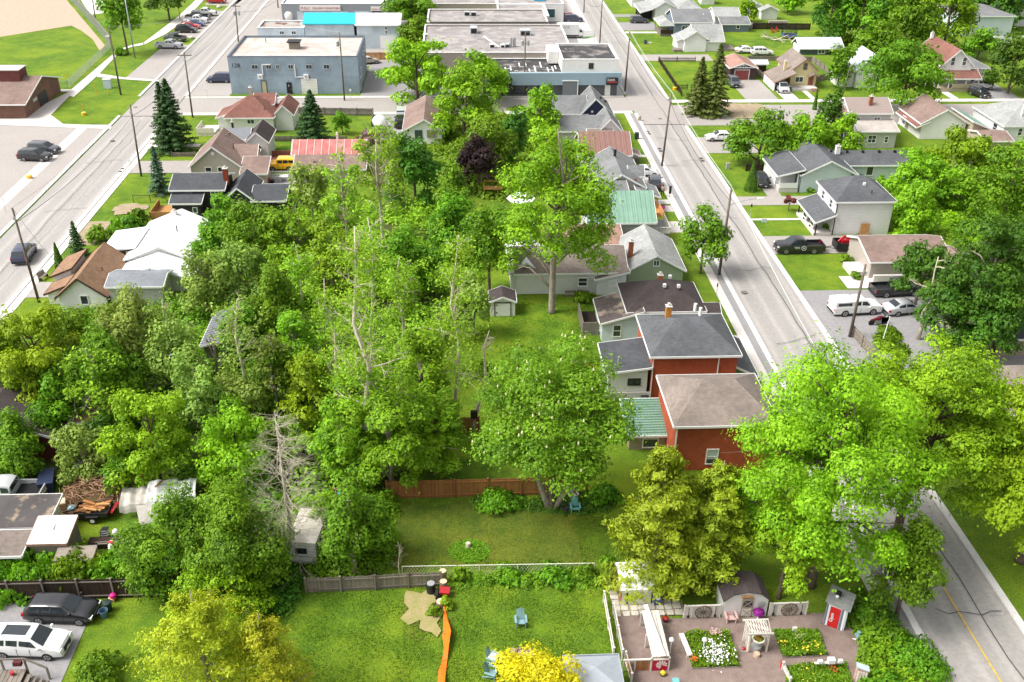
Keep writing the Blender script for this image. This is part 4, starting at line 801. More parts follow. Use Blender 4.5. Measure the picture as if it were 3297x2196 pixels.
def crown(kind, k, N, ncl, leaf, flat=.55, top=1., cr=(.24, .40), low=-.35, gaps=0., wind=.0, shell=(.55, .95), open_=0.):
    """unit crown: radius 1, heights -1..1, returns verts, quads, tint and the clump centres for limbs"""
    g = np.random.default_rng(hash((kind, k)) % 1000 if False else (sum(map(ord, kind))*31+k*977))
    d = unit(g.normal(size=(ncl*3, 3))); d = d[d[:, 2] > low][:ncl]; ncl = len(d)
    rr = g.uniform(shell[0], shell[1], (ncl, 1)); prof = 1-.18*np.abs(g.normal(size=(ncl, 1)))
    C = d*rr*prof; C[:, :2] *= (1-.22*np.clip(C[:, 2:3], -1, 1)); C[:, 2] *= top
    R_ = g.uniform(cr[0], cr[1], ncl); tc = g.uniform(0, 1, ncl)
    w_ = R_**2; idx = g.choice(ncl, N, p=w_/w_.sum())
    u = unit(g.normal(size=(N, 3))); u[:, 2] = np.abs(u[:, 2])*g.choice([1, 1, 1, 1, -.6], N)
    # lobes inside each clump
    ph = g.uniform(0, 6.28, (ncl, 3)); f = 1+.22*np.sin(5*u[:, 0]+ph[idx, 0])*np.sin(5*u[:, 1]+ph[idx, 1])+.12*np.sin(9*u[:, 2]+ph[idx, 2])
    rad = R_[idx, None]*(f*g.uniform(.72, 1.06, N))[:, None]
    P_ = C[idx]+u*rad*np.array([1, 1, flat])
    nrm = unit(u*np.array([1, 1, 1.3])+np.array([0, 0, .55])+g.normal(size=(N, 3))*.38)
    # thin sprigs sticking out along the silhouette
    out = unit(C[idx]+1e-3); sp = g.random(N) < .10; P_[sp] += out[sp]*g.uniform(.02, .16, (sp.sum(), 1))
    tint = np.clip(.5*tc[idx]+.5*g.uniform(0, 1, N)-.05+.15*u[:, 2]*0, 0, 1)
    v, q, t = leaves(P_, nrm, leaf, g, tint=tint)
    return v, q, t, C, R_
def limbs(C, h0, h1, r0, g, n=9, trunkpts=None, k=6, sub=2, z0=0., lean=0.):
    """trunk from the ground into the crown, limbs out to clump centres (crown units scaled by the caller)"""
    mb = MB(); top = Vector((lean, 0, h1)); base = Vector((0, 0, 0))
    pts = [base, base.lerp(top, .3)+Vector((g.normal()*.02, g.normal()*.02, 0))*h1*.3, base.lerp(top, .65)+Vector((g.normal(), g.normal(), 0))*.02*h1, top]
    mb.tube([pts[0]-Vector((0, 0, .1)), pts[0]+Vector((0, 0, .15*r0*8)), pts[1], pts[2], pts[3]], [r0*1.45, r0*1.05, r0*.9, r0*.6, r0*.18], k+1)
    order = g.permutation(len(C))[:n]
    for i in order:
        c = Vector(C[i]); t = g.uniform(.25, .8); s_ = pts[1].lerp(pts[3], t) if t > .1 else pts[1]
        s_ = Vector((s_.x, s_.y, min(s_.z, max(h0*.8, c.z-abs(c.xy.length)*.5))))
        mid = s_.lerp(c, .5)+Vector((0, 0, .12*(c-s_).length))+Vector(g.normal(size=3))*.05*(c-s_).length
        r = r0*.42; mb.tube([s_, mid, c], [r, r*.62, r*.2], 5)
        for _ in range(sub):
            o = mid.lerp(c, g.uniform(.1, .8)); e = c+Vector(g.normal(size=3))*.22*(c-s_).length; mb.tube([o, o.lerp(e, .5)+Vector((0, 0, .03*(e-o).length)), e], [r*.34, r*.2, r*.07], 4, cap=False)
    return mb
SPEC = {  # kind: (leaf material, N, clumps, leaf size/m at R=5, flat, top, cr range, crown base fraction, bark)
 'maple': (L_lime, 17000, 46, .034, .5, 1.0, (.17, .30), -.45, bark), 'bigmaple': (L_lime, 34000, 85, .026, .5, 1.0, (.12, .25), -.5, bark),
 'green': (L_green, 12000, 30, .042, .62, 1.0, (.24, .38), -.5, bark), 'dark': (L_dark, 13000, 32, .04, .6, 1.0, (.24, .38), -.5, bark),
 'bigdark': (L_dark, 30000, 60, .028, .5, 1., (.16, .30), -.5, barkg), 'lime': (L_yel, 12000, 30, .042, .6, 1.0, (.22, .36), -.5, bark), 'chestnut': (L_green, 32000, 60, .032, .6, 1.05, (.20, .30), -.62, bark),
 'grey': (L_grey, 12000, 34, .036, .75, 1.0, (.18, .34), -.5, barkg), 'copper': (L_copper, 12000, 30, .042, .7, 1.1, (.26, .38), -.7, bark),
 'locust': (L_yel, 17000, 60, .028, .5, 1.1, (.17, .27), -.6, barkg), 'gold': (L_gold, 9000, 34, .045, .7, 1., (.24, .34), -.4, bark),
 'ash': (L_ash, 5200, 46, .030, .7, 1.15, (.10, .22), -.8, barkp), 'thicket': (L_fresh, 15000, 52, .030, .5, 1.1, (.16, .28), -.8, barkg), 'bush': (L_green, 3500, 16, .07, .7, 1., (.32, .45), -.2, bark),
 'young': (L_green, 1500, 12, .085, .7, 1., (.26, .4), -.6, bark), 'sumac': (L_green, 9000, 42, .05, .35, .8, (.18, .3), -.2, barkg), 'redling': (L_red, 500, 8, .12, .8, 1., (.3, .45), -.6, bark), 'lilac': (L_lilac, 3000, 16, .07, .7, 1., (.32, .45), -.2, bark)}
_meshes = {}
def tree_meshes(kind, k, crown_lo, N=None, leaf=None):
    key = (kind, k, crown_lo, N, leaf)
    if key in _meshes: return _meshes[key]
    lm, N0, ncl, lf, flat, top, cr, low, bk = SPEC[kind]
    v, q, t, C, R_ = crown(kind, k, N or N0, ncl, leaf or lf*1.75, flat, top, cr, low)
    zmin, zmax = v[:, 2].min(), v[:, 2].max()
    v = v.copy(); v[:, 2] = crown_lo+(v[:, 2]-zmin)/(zmax-zmin)*(1-crown_lo); C2 = C.copy(); C2[:, 2] = crown_lo+(C2[:, 2]-zmin)/(zmax-zmin)*(1-crown_lo)
    _meshes[key] = ((v, q, t), C2, lm, bk); return _meshes[key]
_built = {}; TRI = [0]
def tree_proto(kind, k, crown_lo, R_, Ht, Z=80):
    """crown and trunk meshes at real size (radius R_, height Ht), leaf sprays of real size"""
    s = max(.10, round(Z*.0017, 2)); key = (kind, k, crown_lo, round(R_*2), round(Ht), s)
    if key in _built: return _built[key]
    dens = {'ash': 4.5, 'thicket': 15, 'locust': 13, 'sumac': 9, 'young': 8, 'redling': 8, 'bigdark': 17, 'bigmaple': 17, 'chestnut': 17, 'grey': 13}.get(kind, 15)
    N = int(min(64000, max(700, dens*R_*max(R_, Ht*(1-crown_lo)/2)/s**2)))
    (v, q, t), C, lm, bk = tree_meshes(kind, k, crown_lo, N, s/R_)
    zr = (1-crown_lo)/2.0
    cen = v.reshape(-1, 4, 3).mean(1); off = v.reshape(-1, 4, 3)-cen[:, None]
    off[:, :, 2] *= .9/zr
    cen = cen*np.array([R_, R_, Ht]); vv = (cen[:, None]+off*R_).reshape(-1, 3); TRI[0] += 2*len(q)
    cm = npmesh('crown', vv, q, lm, t)
    g = np.random.default_rng(k+5); C3 = C*np.array([R_, R_, Ht])
    n = {'bigmaple': 30, 'bigdark': 20, 'maple': 14, 'locust': 26, 'ash': 34, 'thicket': 18, 'chestnut': 10, 'grey': 18}.get(kind, 8)
    mb = limbs(C3, crown_lo*Ht, Ht*(.8 if kind not in ('ash', 'locust') else .93), max(.05, (.026 if kind in ('ash',) else .034)*R_+.006*Ht), g, n, sub=4 if kind in ('ash', 'locust', 'grey', 'thicket') else 1)
    tm = mb.mesh('trunk', bk, smooth=True, fix=False)
    _built[key] = (cm, tm, C3); return _built[key]
TREES = []
def tree(kind, bx, by, ty, wpx, label, lo=.3, k=None, name='tree', group=None, cat='tree', leafm=None, tx=None, Rm=None):
    """bx,by: where its foot stands, ty: its top, wpx: its width (all in the photograph's own scale); real place and size follow"""
    X, Y = V(bx, by); Ht = VZ(tx if tx is not None else bx, ty, Y)
    Z = depth(X, Y, Ht*.6); R_ = wpx*1.4006*Z/FPX/2*1.1
    k = k if k is not None else len(TREES) % 3
    cm, tm, C3 = tree_proto(kind, k, lo, R_, Ht, Z)
    o = thing(name, label, cat, (X, Y, 0), random.Random(len(TREES)*13+1).uniform(0, 6.28), group)
    c_ = mk('crown', cm, o); mk('trunk', tm, o)
    if leafm is not None:
        c_.data = c_.data.copy(); c_.data.materials[0] = leafm
    TREES.append(o)
    return o, R_, Ht, C3, c_
# ---- conifers
def spruce_mesh(seed, R_, Ht, nb, m, droop=.25, bare=False, sparse=1., size=.2):
    g = np.random.default_rng(seed); c = []; n = []; tw = MB()
    for i in range(nb):
        t = (i+.5)/nb; t = t**.85; z = Ht*(.04+.95*t); L_ = R_*(1-t)**.85*g.uniform(.72, 1.1)+.05*R_; a = i*2.399+g.normal()*.25
        steps = max(4, int(L_/(size*.42)))
        s = (np.arange(steps)+.5)/steps
        r = L_*s; zz = z-droop*L_*s**1.3+.16*L_*s**3
        wob = .06*L_*np.sin(s*5+i)
        for rep in range(3 if not bare else 0):
            side = g.uniform(-1, 1, steps)*.26*L_*(1-s*.6)
            x = r*cos(a)-(side+wob)*sin(a); y = r*sin(a)+(side+wob)*cos(a)
            c.append(np.stack([x, y, zz-np.abs(side)*.35+g.normal(size=steps)*.04], 1))
            nn = np.stack([np.full(steps, cos(a)*.55), np.full(steps, sin(a)*.55), np.full(steps, .9)], 1)+g.normal(size=(steps, 3))*.3; n.append(nn)
    c = np.concatenate(c); n = unit(np.concatenate(n))
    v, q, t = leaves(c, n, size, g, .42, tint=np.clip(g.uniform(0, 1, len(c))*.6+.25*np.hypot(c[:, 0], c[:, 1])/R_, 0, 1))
    return npmesh('crown', v, q, m, t)
def spruce(bx, by, ty, wpx, label, m=None, nb=150, droop=.25, name='spruce_tree', group=None, size=.2, tx=None):
    X, Y = V(bx, by); Ht = VZ(tx or bx, ty, Y); R_ = wpx*1.4006*depth(X, Y, Ht*.2)/FPX/2
    o = thing(name, label, 'tree', (X, Y, 0), group=group)
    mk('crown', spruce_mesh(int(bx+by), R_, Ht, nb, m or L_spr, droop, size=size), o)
    mk('trunk', MB().tube([(0, 0, -.1), (0, 0, Ht*.5), (0, 0, Ht*.97)], [.035*Ht*.5, .02*Ht*.5, .02], 7).mesh('trunk', bark, smooth=True), o); return o
def columnar(bx, by, ty, wpx, label, m=None):
    X, Y = V(bx, by); Ht = VZ(bx, ty, Y); R_ = wpx*1.4006*depth(X, Y, Ht*.3)/FPX/2; g = np.random.default_rng(int(bx)); N = 2600
    z = g.uniform(0, 1, N)**1.25; a = g.uniform(0, 6.28, N); r = R_*(1-z)**.75*g.uniform(.8, 1.05, N)
    c = np.stack([r*np.cos(a), r*np.sin(a), .1+z*Ht], 1); n = unit(np.stack([np.cos(a), np.sin(a), np.full(N, .3)], 1)+g.normal(size=(N, 3))*.3)
    v, q, t = leaves(c, n, .10, g, .6); o = thing('columnar_cedar', label, 'tree', (X, Y, 0)); mk('crown', npmesh('crown', v, q, m or L_dark, t), o)
    mk('trunk', MB().tube([(0, 0, 0), (0, 0, Ht*.8)], [.08, .03], 6).mesh('trunk', bark), o); return o
def cedar(bx, by, ty, wpx, label, seed, m=L_cedar, N=24000, size=.17, lo=.02):
    """big loose cedar: hanging feathery sprays on many upswept branches"""
    X, Y = V(bx, by); Ht = VZ(bx, ty, Y); R_ = wpx*1.4006*depth(X, Y, Ht*.5)/FPX/2; g = np.random.default_rng(seed)
    nb = 150; cs = []; ns = []; ts = []; tw = MB()
    for i in range(nb):
        t = g.uniform(lo, 1)**.9; a = g.uniform(0, 6.28); L_ = R_*(1-t**1.6)**.75*g.uniform(.65, 1.12)+.4
        z = Ht*t*.93; e = Vector((cos(a)*L_, sin(a)*L_, z+.16*L_)); s_ = Vector((0, 0, max(.3, z-.35*L_)))
        if i % 3 == 0: tw.tube([s_, s_.lerp(e, .5)+Vector((0, 0, -.04*L_)), e], [.06, .035, .012], 4, cap=False)
        k = N//nb; u = g.uniform(.25, 1.05, k); P_ = np.array(s_)[None]*(1-u[:, None])+np.array(e)[None]*u[:, None]
        w_ = .30*L_*(1.1-u)+.22; P_ = P_+g.normal(size=(k, 3))*w_[:, None]*np.array([.55, .55, .32])
        cs.append(P_); ns.append(np.tile([cos(a)*.8, sin(a)*.8, .75], (k, 1))+g.normal(size=(k, 3))*.45); ts.append(np.clip(g.uniform(0, .5)+g.uniform(0, .5, k), 0, 1))
    v, q, t = leaves(np.concatenate(cs), unit(np.concatenate(ns)), size, g, .36, tint=np.concatenate(ts))
    o = thing('cedar_tree', label, 'tree', (X, Y, 0)); mk('crown', npmesh('crown', v, q, m, t), o)
    tw.tube([(0, 0, -.1), (0, 0, Ht*.5), (0, 0, Ht*.97)], [.04*R_+.15, .12, .03], 8); mk('trunk', tw.mesh('trunk', barkg, smooth=True, fix=False), o); return o
# ---- bare wood
def grow(mb, p, d, L_, r, g, depth_, spread=.6, n=3, up=.1, k=4, segs=3):
    pts = [p]; q = p; dd = d.copy()
    for s in range(segs):
        dd = (dd+Vector(g.normal(size=3))*.16+Vector((0, 0, up*.3))).normalized(); q = q+dd*(L_/segs); pts.append(q)
    mb.tube(pts, [r*(1-.65*i/segs) for i in range(segs+1)], k, cap=False)
    if depth_ <= 0: return
    for _ in range(n):
        t = g.uniform(.3, 1); i = min(int(t*segs), segs-1); b_ = pts[i].lerp(pts[i+1], t*segs-i)
        nd = (dd+Vector(g.normal(size=3))*spread+Vector((0, 0, up))).normalized()
        grow(mb, b_, nd, L_*g.uniform(.4, .68), r*.42, g, depth_-1, spread, n, up, 3 if depth_ < 3 else k, 2)
def bare_tree(bx, by, ty, label, seed, wpx=120, kind='snag', m=None, tx=None, name='dead_tree', leaf=None, trunk_r=.2, n=9):
    X, Y = V(bx, by); Ht = VZ(tx or bx, ty, Y); R_ = wpx*1.4006*depth(X, Y, Ht*.6)/FPX/2; g = np.random.default_rng(seed); mb = MB()
    lean = ((V(tx, ty, Ht)[0]-X) if tx else 0)
    o = thing(name, label, 'tree', (X, Y, 0)); tips = []
    if kind == 'spruce':
        mb.tube([(0, 0, -.1), (0, 0, Ht*.5), (0, 0, Ht)], [.2, .12, .02], 6)
        for i in range(150):
            t = g.uniform(.12, .98); a = g.uniform(0, 6.28); L_ = R_*(1.08-t)**.6*g.uniform(.6, 1.05); s_ = Vector((0, 0, Ht*t)); d = Vector((cos(a), sin(a), g.uniform(-.15, .35))).normalized()
            grow(mb, s_, d, L_, .024, g, 2, .38, 4, -.06, 3, 3)
    else:
        pts = [Vector((0, 0, -.1))]
        for i in range(1, 7): t = i/6; pts.append(Vector((lean*t+g.normal()*.02*Ht*(t > .2)*(t < 1), g.normal()*.015*Ht*(t < 1), Ht*t)))
        mb.tube(pts, [trunk_r*(1.15-.95*i/6) for i in range(7)], 8)
        for i in range(n):
            t = g.uniform(.3, .95); j = min(int(t*6), 5); b_ = pts[j].lerp(pts[j+1], t*6-j); a = g.uniform(0, 6.28)
            d = Vector((cos(a), sin(a), g.uniform(.1, 1.1))).normalized(); L_ = R_*g.uniform(.55, 1.2)*(1.25-t)
            grow(mb, b_, d, L_, trunk_r*.32, g, 3, .55, 3, .12, 4, 4); tips.append(b_+d*L_*.85)
    mk('trunk', mb.mesh('trunk', m or barkp, smooth=True, fix=False), o)
    if leaf:
        lm, N, sz = leaf; C = []
        T_ = [np.array(p) for p in tips]+[np.array([lean*t, 0, Ht*t])+g.normal(size=3)*R_*.35 for t in g.uniform(.35, .95, 26)]
        idx = g.integers(0, len(T_), N); C = np.array(T_)[idx]+g.normal(size=(N, 3))*np.array([.28, .28, .2])*R_*.55
        n_ = unit(np.array([0, 0, .8])+g.normal(size=(N, 3))*.6); v, q, t = leaves(C, n_, sz, g, .5, tint=g.uniform(0, 1, N))
        mk('crown', npmesh('crown', v, q, lm, t), o)
    return o
def bush(bx, by, hm, wpx, label, m=None, kind='bush', name='shrub', k=None, deep=1.):
    X, Y = V(bx, by); R_ = wpx*1.4006*depth(X, Y, 0)/FPX/2; k = k if k is not None else int(bx) % 3
    s_ = max(.10, depth(X, Y, 0)*.0019); (v, q, t), C, lm, bk = tree_meshes(kind, k, 0., int(min(9000, max(300, 9*R_*max(R_, hm)/s_**2))), s_/R_)
    cen = v.reshape(-1, 4, 3).mean(1); off = (v.reshape(-1, 4, 3)-cen[:, None])*np.array([1, 1, 2])*R_
    cen = cen*np.array([R_, R_*deep, hm]); vv = (cen[:, None]+off).reshape(-1, 3)
    o = thing(name, label, 'shrub', (X, Y, 0)); mk('crown', npmesh('crown', vv, q, m or lm, t), o)
    mk('stem', limbs(C*np.array([R_, R_*deep, hm]), hm*.1, hm*.7, .04*hm+.02, np.random.default_rng(k), 6).mesh('stem', bk, fix=False), o); return o
# ---- the trees, far to near (picture coordinates of foot, top and width; see tree())
T_ = tree
T_('green', 294, 124, -40, 82, 'tall poplar-like tree with thick slanting trunk beside the ball field path', lo=.28, name='poplar_tree')
T_('dark', 390, 46, -60, 88, 'dark round tree on the park lawn above the parked pickups', lo=.25)
bush(280, 126, 1.6, 34, 'small round shrub at the foot of the park poplar')
T_('green', 737, 97, 30, 74, 'small bright tree between the white annex and the turquoise roof', lo=.1)
T_('green', 945, 60, -30, 110, 'bushy tree beside the plaza roof, topmost of the pair', lo=.05); T_('green', 962, 112, 28, 88, 'bushy tree beside the plaza roof, lower of the pair', lo=.05)
T_('maple', 960, 236, 72, 165, 'spreading maple standing in the side lot of the storefront', lo=.04, k=0); T_('lime', 1112, 240, 108, 125, 'broad tree covering the end of the storefront sign band', lo=.1)
T_('lime', 1068, 322, 138, 150, 'yellow-green maple rising in front of the cross street', lo=.1); T_('green', 1110, 402, 252, 150, 'rounded green tree above the copper beech', lo=.05)
T_('copper', 1102, 440, 304, 98, 'dark purple copper beech', lo=.02, name='copper_beech'); T_('lime', 1238, 330, 192, 94, 'yellow-green tree next to the navy house roof', lo=.1)
T_('dark', 1178, 372, 246, 80, 'dark tree between the copper beech and the navy house', lo=.05)
T_('dark', 955, 470, 300, 130, 'tall dark green tree left of the copper beech', lo=.05); T_('green', 1045, 520, 366, 100, 'mid green tree just under the copper beech', lo=.05)
T_('green', 1040, 600, 430, 130, 'green tree with dark lower crown in the middle of the block', lo=.05, k=2); T_('green', 1125, 672, 452, 120, 'tree whose trunk meets the lawn left of the white shed', lo=.2)
T_('locust', 1268, 718, 262, 268, 'tall open-crowned tree with a thick straight trunk beside the white shed', lo=.16, k=1, name='locust_tree')
T_('ash', 880, 560, 272, 150, 'thin ash with pale upright stems behind the tan garage', lo=.3, name='ash_tree'); T_('ash', 800, 600, 330, 120, 'thin ash left of the pale upright stems', lo=.3, name='ash_tree')
T_('grey', 720, 520, 366, 92, 'wind-bent grey-green tree in front of the tan garage', lo=.25)
for (bx, by, ty, w_, kd, lab, lo) in (
 (530, 560, 440, 96, 'green', 'green tree right of the charcoal house wall', .1), (600, 640, 455, 130, 'green', 'green tree below the charcoal house wing', .05),
 (690, 640, 440, 130, 'thicket', 'light green tree below the yellow off-roader', .05), (770, 700, 500, 150, 'thicket', 'light feathery tree in the upper middle of the wood', .05),
 (860, 720, 560, 150, 'thicket', 'feathery tree in the middle of the wood behind the pale snags', .05), (940, 690, 500, 140, 'green', 'fuller green tree right of the pale snags', .05),
 (560, 700, 540, 150, 'grey', 'grey-green willow beside the white metal roof', .1), (480, 720, 560, 120, 'grey', 'smaller willow overhanging the white metal roof corner', .1),
 (640, 800, 600, 140, 'green', 'dark tree deep in the wood left of the pale snags', .02), (560, 840, 690, 110, 'green', 'small green tree by the ribbed metal shed', .05),
 (690, 900, 700, 140, 'thicket', 'light green tree left of the tallest pale snag', .05), (730, 970, 800, 150, 'maple', 'lime-green sapling clump under the forked snag', .02),
 (870, 1000, 800, 230, 'thicket', 'broad bright feathery thicket around the pale trunks', .02), (975, 1010, 740, 150, 'thicket', 'bright feathery thicket right of the pale trunks', .02),
 (900, 1120, 830, 250, 'thicket', 'bright low thicket behind the brown board fence', .02), (1000, 1090, 880, 150, 'thicket', 'bright thicket end beside the chestnut tree', .02),
 (800, 1120, 900, 150, 'thicket', 'thicket edge above the bare grey conifer', .02),
 (330, 900, 660, 170, 'grey', 'grey-green tree with pale limbs beyond the tan roof', .15), (210, 900, 690, 150, 'green', 'green tree in front of the cream gable', .1),
 (120, 960, 690, 200, 'maple', 'wide lime maple over the left grass verge', .1), (40, 960, 740, 150, 'maple', 'lime maple crown cut by the left edge', .1), (20, 1100, 1020, 90, 'green', 'low green tree at the left edge above the parked silver pickup', .05),
 (260, 980, 760, 180, 'green', 'green tree over the dark brick house', .1), (150, 1010, 850, 140, 'green', 'tree shading the brick house roof', .1),
 (420, 930, 730, 150, 'grey', 'pale-limbed tree left of the ribbed metal shed', .15), (470, 1000, 800, 130, 'grey', 'pale grey-green tree above the leaning willow limbs', .1),
 (560, 980, 850, 120, 'grey', 'silvery willow crown in the middle left', .05), (640, 940, 760, 130, 'green', 'green tree right of the silvery willow', .05),
 (370, 1110, 880, 190, 'maple', 'lime maple with full crown above the brush pile', .1), (550, 1110, 930, 190, 'maple', 'lime maple left of the bare grey conifer', .1),
 (260, 1040, 940, 120, 'dark', 'dark low tree beside the orange shed wall', .05), (640, 1060, 960, 110, 'green', 'small green tree just behind the bare grey conifer', .05),
 (420, 1340, 1120, 220, 'green', 'large green maple left of the white camper', .08), (560, 1350, 1110, 240, 'green', 'large green maple directly behind the white camper', .08), (520, 1400, 1290, 220, 'maple', 'lime maple crown above the golden-green spruce', .02),
 (820, 1300, 1080, 150, 'green', 'green tree right of the white camper', .05), (870, 1290, 1150, 90, 'green', 'small green tree at the edge of the olive lawn', .02), (760, 1230, 1130, 100, 'thicket', 'light thicket between camper and bare conifer', .02)):
    T_(kd, bx, by, ty, w_, lab, lo=lo, name='tree')
for (bx, by, ty, w_, kd, lab, lo) in ((60, 1090, 930, 120, 'green', 'green tree in front of the dark brick house', .05), (200, 1090, 960, 130, 'grey', 'grey-green tree right of the dark brick house', .05), (660, 700, 560, 120, 'thicket', 'feathery tree below the first slim pale stem', .05),
 (800, 880, 740, 130, 'thicket', 'feathery tree directly behind the tallest pale trunk', .05), (500, 640, 500, 100, 'green', 'green tree at the corner of the charcoal house deck', .05), (620, 560, 470, 80, 'thicket', 'light tree hard by the charcoal house wing end', .05), (1090, 770, 620, 90, 'grey', 'thin grey-green tree beside the half-dead ash', .1), (700, 1080, 980, 130, 'thicket', 'light thicket behind the bare grey conifer', .02), (300, 1130, 1030, 90, 'green', 'small green tree at the trash heap', .05)):
    T_(kd, bx, by, ty, w_, lab, lo=lo, name='tree')
# chestnut with its forked trunk and cream flower spikes
o, R_, Ht, C3, cr_ = T_('chestnut', 1268, 1170, 775, 345, 'round horse chestnut with cream flower spikes and forked trunk at the board fence', lo=.34, k=0, name='chestnut_tree')
g = np.random.default_rng(3); vs = np.empty(len(cr_.data.vertices)*3, np.float32); cr_.data.vertices.foreach_get('co', vs); vs = vs.reshape(-1, 4, 3).mean(1)
pk = []; 
for i in g.permutation(len(vs)):
    p = vs[i]
    if p[2] > Ht*(.35+.3*g.random()) and np.hypot(p[0], p[1])/R_ > .25 and (p[2]/Ht+np.hypot(p[0], p[1])/R_*.6) > .98: pk.append(p)
    if len(pk) > 120: break
mb = MB()
for p in pk: mb.lathe([(.02, 0), (.08, .05), (.06, .15), (.02, .26)], (p[0], p[1], p[2]+.05), 6)
tag(mk('flower_spikes', mb.mesh('flower_spikes', L_flower, fix=False), o), kind='stuff')
o.children[1] if False else None
mb = MB().tube([(-.15, 0, 0), (-.5, 0, 1.1), (-1.0, .1, 2.6), (-1.3, .1, 4)], [.34, .28, .24, .16], 8).tube([(.1, 0, 0), (.55, -.1, .9), (1.35, -.1, 2.4), (1.9, .1, 3.6)], [.30, .25, .2, .14], 8)
tt = mk('trunk_fork', mb.mesh('trunk_fork', barkg, smooth=True), o); o.rotation_euler = (0, 0, 0)
# conifers
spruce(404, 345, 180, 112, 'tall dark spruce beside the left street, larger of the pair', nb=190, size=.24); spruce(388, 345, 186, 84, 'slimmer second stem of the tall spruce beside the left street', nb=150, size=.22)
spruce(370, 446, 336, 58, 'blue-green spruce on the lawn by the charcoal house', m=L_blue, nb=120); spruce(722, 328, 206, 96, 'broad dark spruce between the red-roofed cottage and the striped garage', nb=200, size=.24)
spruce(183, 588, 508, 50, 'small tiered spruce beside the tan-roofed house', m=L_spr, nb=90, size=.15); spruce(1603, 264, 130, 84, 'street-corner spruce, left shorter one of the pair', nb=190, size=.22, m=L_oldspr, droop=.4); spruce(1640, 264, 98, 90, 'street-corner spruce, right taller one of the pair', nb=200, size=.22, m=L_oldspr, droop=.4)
columnar(139, 618, 560, 22, 'narrow columnar cedar in front of the tan roof'); columnar(1725, 438, 370, 30, 'columnar cedar standing next to a parked dark car')
cedar(1500, 1345, 1012, 235, 'olive-gold cedar in front of the red brick house', 1); cedar(1625, 1340, 1050, 200, 'olive-brown cedar touching the great maple', 2)
cedar(505, 1690, 1345, 400, 'broad golden-green weeping spruce at the bottom edge', 4, m=leafmat('gold_spruce_spray', (.17, .25, .010), (.46, .54, .03)), N=34000, size=.11)
cedar(640, 1700, 1400, 220, 'slimmer golden-green spruce at the bottom edge, right of the broad one', 5, m=_M['gold_spruce_spray'], N=18000, size=.11)
# great maples over the right-hand street
T_('bigmaple', 1862, 1345, 770, 450, 'great lime-green maple overhanging the right-hand street', lo=.2, k=0, name='maple_tree')
T_('bigmaple', 2060, 1230, 760, 390, 'second great maple whose limbs reach across the right-hand street', lo=.35, k=1, name='maple_tree', tx=1990)
T_('bigmaple', 2345, 1290, 850, 400, 'maple reaching in from the right edge over the street', lo=.25, k=2, name='maple_tree'); T_('maple', 2190, 1090, 830, 210, 'lime maple in front of the brown-roofed house', lo=.3, k=2)
T_('maple', 1790, 1375, 1130, 190, 'low lime maple behind the white play barn', lo=.32); T_('green', 2060, 1420, 1180, 180, 'darker maple bough mass beside the pavement above the red-doored hut', lo=.2); T_('green', 1610, 628, 470, 105, 'young maple beside the pavement and leaning pole', lo=.15, k=0)
# right side wood
for (bx, by, ty, w_, kd, lab, lo) in (
 (1900, 100, -60, 110, 'dark', 'dark tree behind the yards at the top, leftmost of the wood', .1), (1975, 110, -80, 130, 'green', 'broad green tree at the top of the wood', .1), (2075, 130, -60, 130, 'green', 'green tree above the round street maple', .1), (2165, 120, -70, 130, 'lime', 'lime tree at the top beside the red-roofed house', .1),
 (2010, 150, 40, 100, 'green', 'lower green tree in front of the wood', .05), (2290, 60, -70, 140, 'dark', 'dark tree at the top right corner', .1), (2315, 215, 60, 120, 'dark', 'dark tree right of the red-roofed house drive', .05),
 (1810, 30, -30, 60, 'lime', 'small lime tree behind the pale shed roofs', .1), (1718, 50, -10, 44, 'lime', 'little lime tree beside the two-part house', .1),
 (2068, 262, 84, 178, 'green', 'big round maple standing at the cross-street kerb', .18), (1742, 380, 244, 140, 'green', 'tree with pale branches behind the white sedan', .1), (1842, 380, 252, 110, 'lime', 'yellow-green tree left of the striped roof house', .05), (1925, 370, 250, 90, 'lime', 'bright yellow-green tree touching the striped roof house', .05),
 (1895, 340, 190, 60, 'dark', 'thin dark tree by the cross street', .1), (2245, 140, 60, 80, 'green', 'grey-green tree between the red-roofed and the grey hip-roofed houses', .1), (1925, 200, 100, 60, 'green', 'small tree behind the yellow house', .05),
 (2110, 480, 340, 150, 'lime', 'lime tree right of the white two-storey house', .05), (2200, 400, 290, 130, 'lime', 'bright lime tree below the corner bungalow', .05), (2300, 520, 330, 150, 'green', 'tree with pale blossom at the right edge', .05), (2090, 540, 400, 100, 'lime', 'lime tree hard against the white two-storey wall', .05),
 (2200, 480, 380, 100, 'thicket', 'thin tree around the bare grey branches', .05),
 (2230, 800, 470, 230, 'bigdark', 'great dark maple above the parked vehicles', .2), (2100, 720, 545, 140, 'bigdark', 'dark maple with dead limbs in front of the beige bungalow', .2), (2330, 730, 480, 130, 'dark', 'dark tree crown cut by the right edge', .1), (2160, 800, 640, 150, 'dark', 'low dark tree over the motorcycle', .1), (2250, 830, 640, 120, 'dark', 'low dark tree beside the tan house', .1),
 (1960, 428, 395, 26, 'young', 'slim sapling between grey house and its drive', .1), (2015, 455, 400, 30, 'young', 'sapling in front of the rear wing window', .1),
 (1812, 486, 448, 22, 'redling', 'tiny red-leaved tree on the strip of lawn', .4)):
    T_(kd, bx, by, ty, w_, lab, lo=lo)
T_('gold', 1240, 1640, 1495, 210, 'golden-yellow leaved tree at the bottom edge', lo=.05, name='golden_tree')
T_('green', 788, 308, 252, 38, 'slim young tree in the fenced yard above the garage', lo=.05); bush(845, 330, 2.2, 60, 'pinkish-brown lilac bush beside the slim young tree', m=L_lilac, kind='lilac')
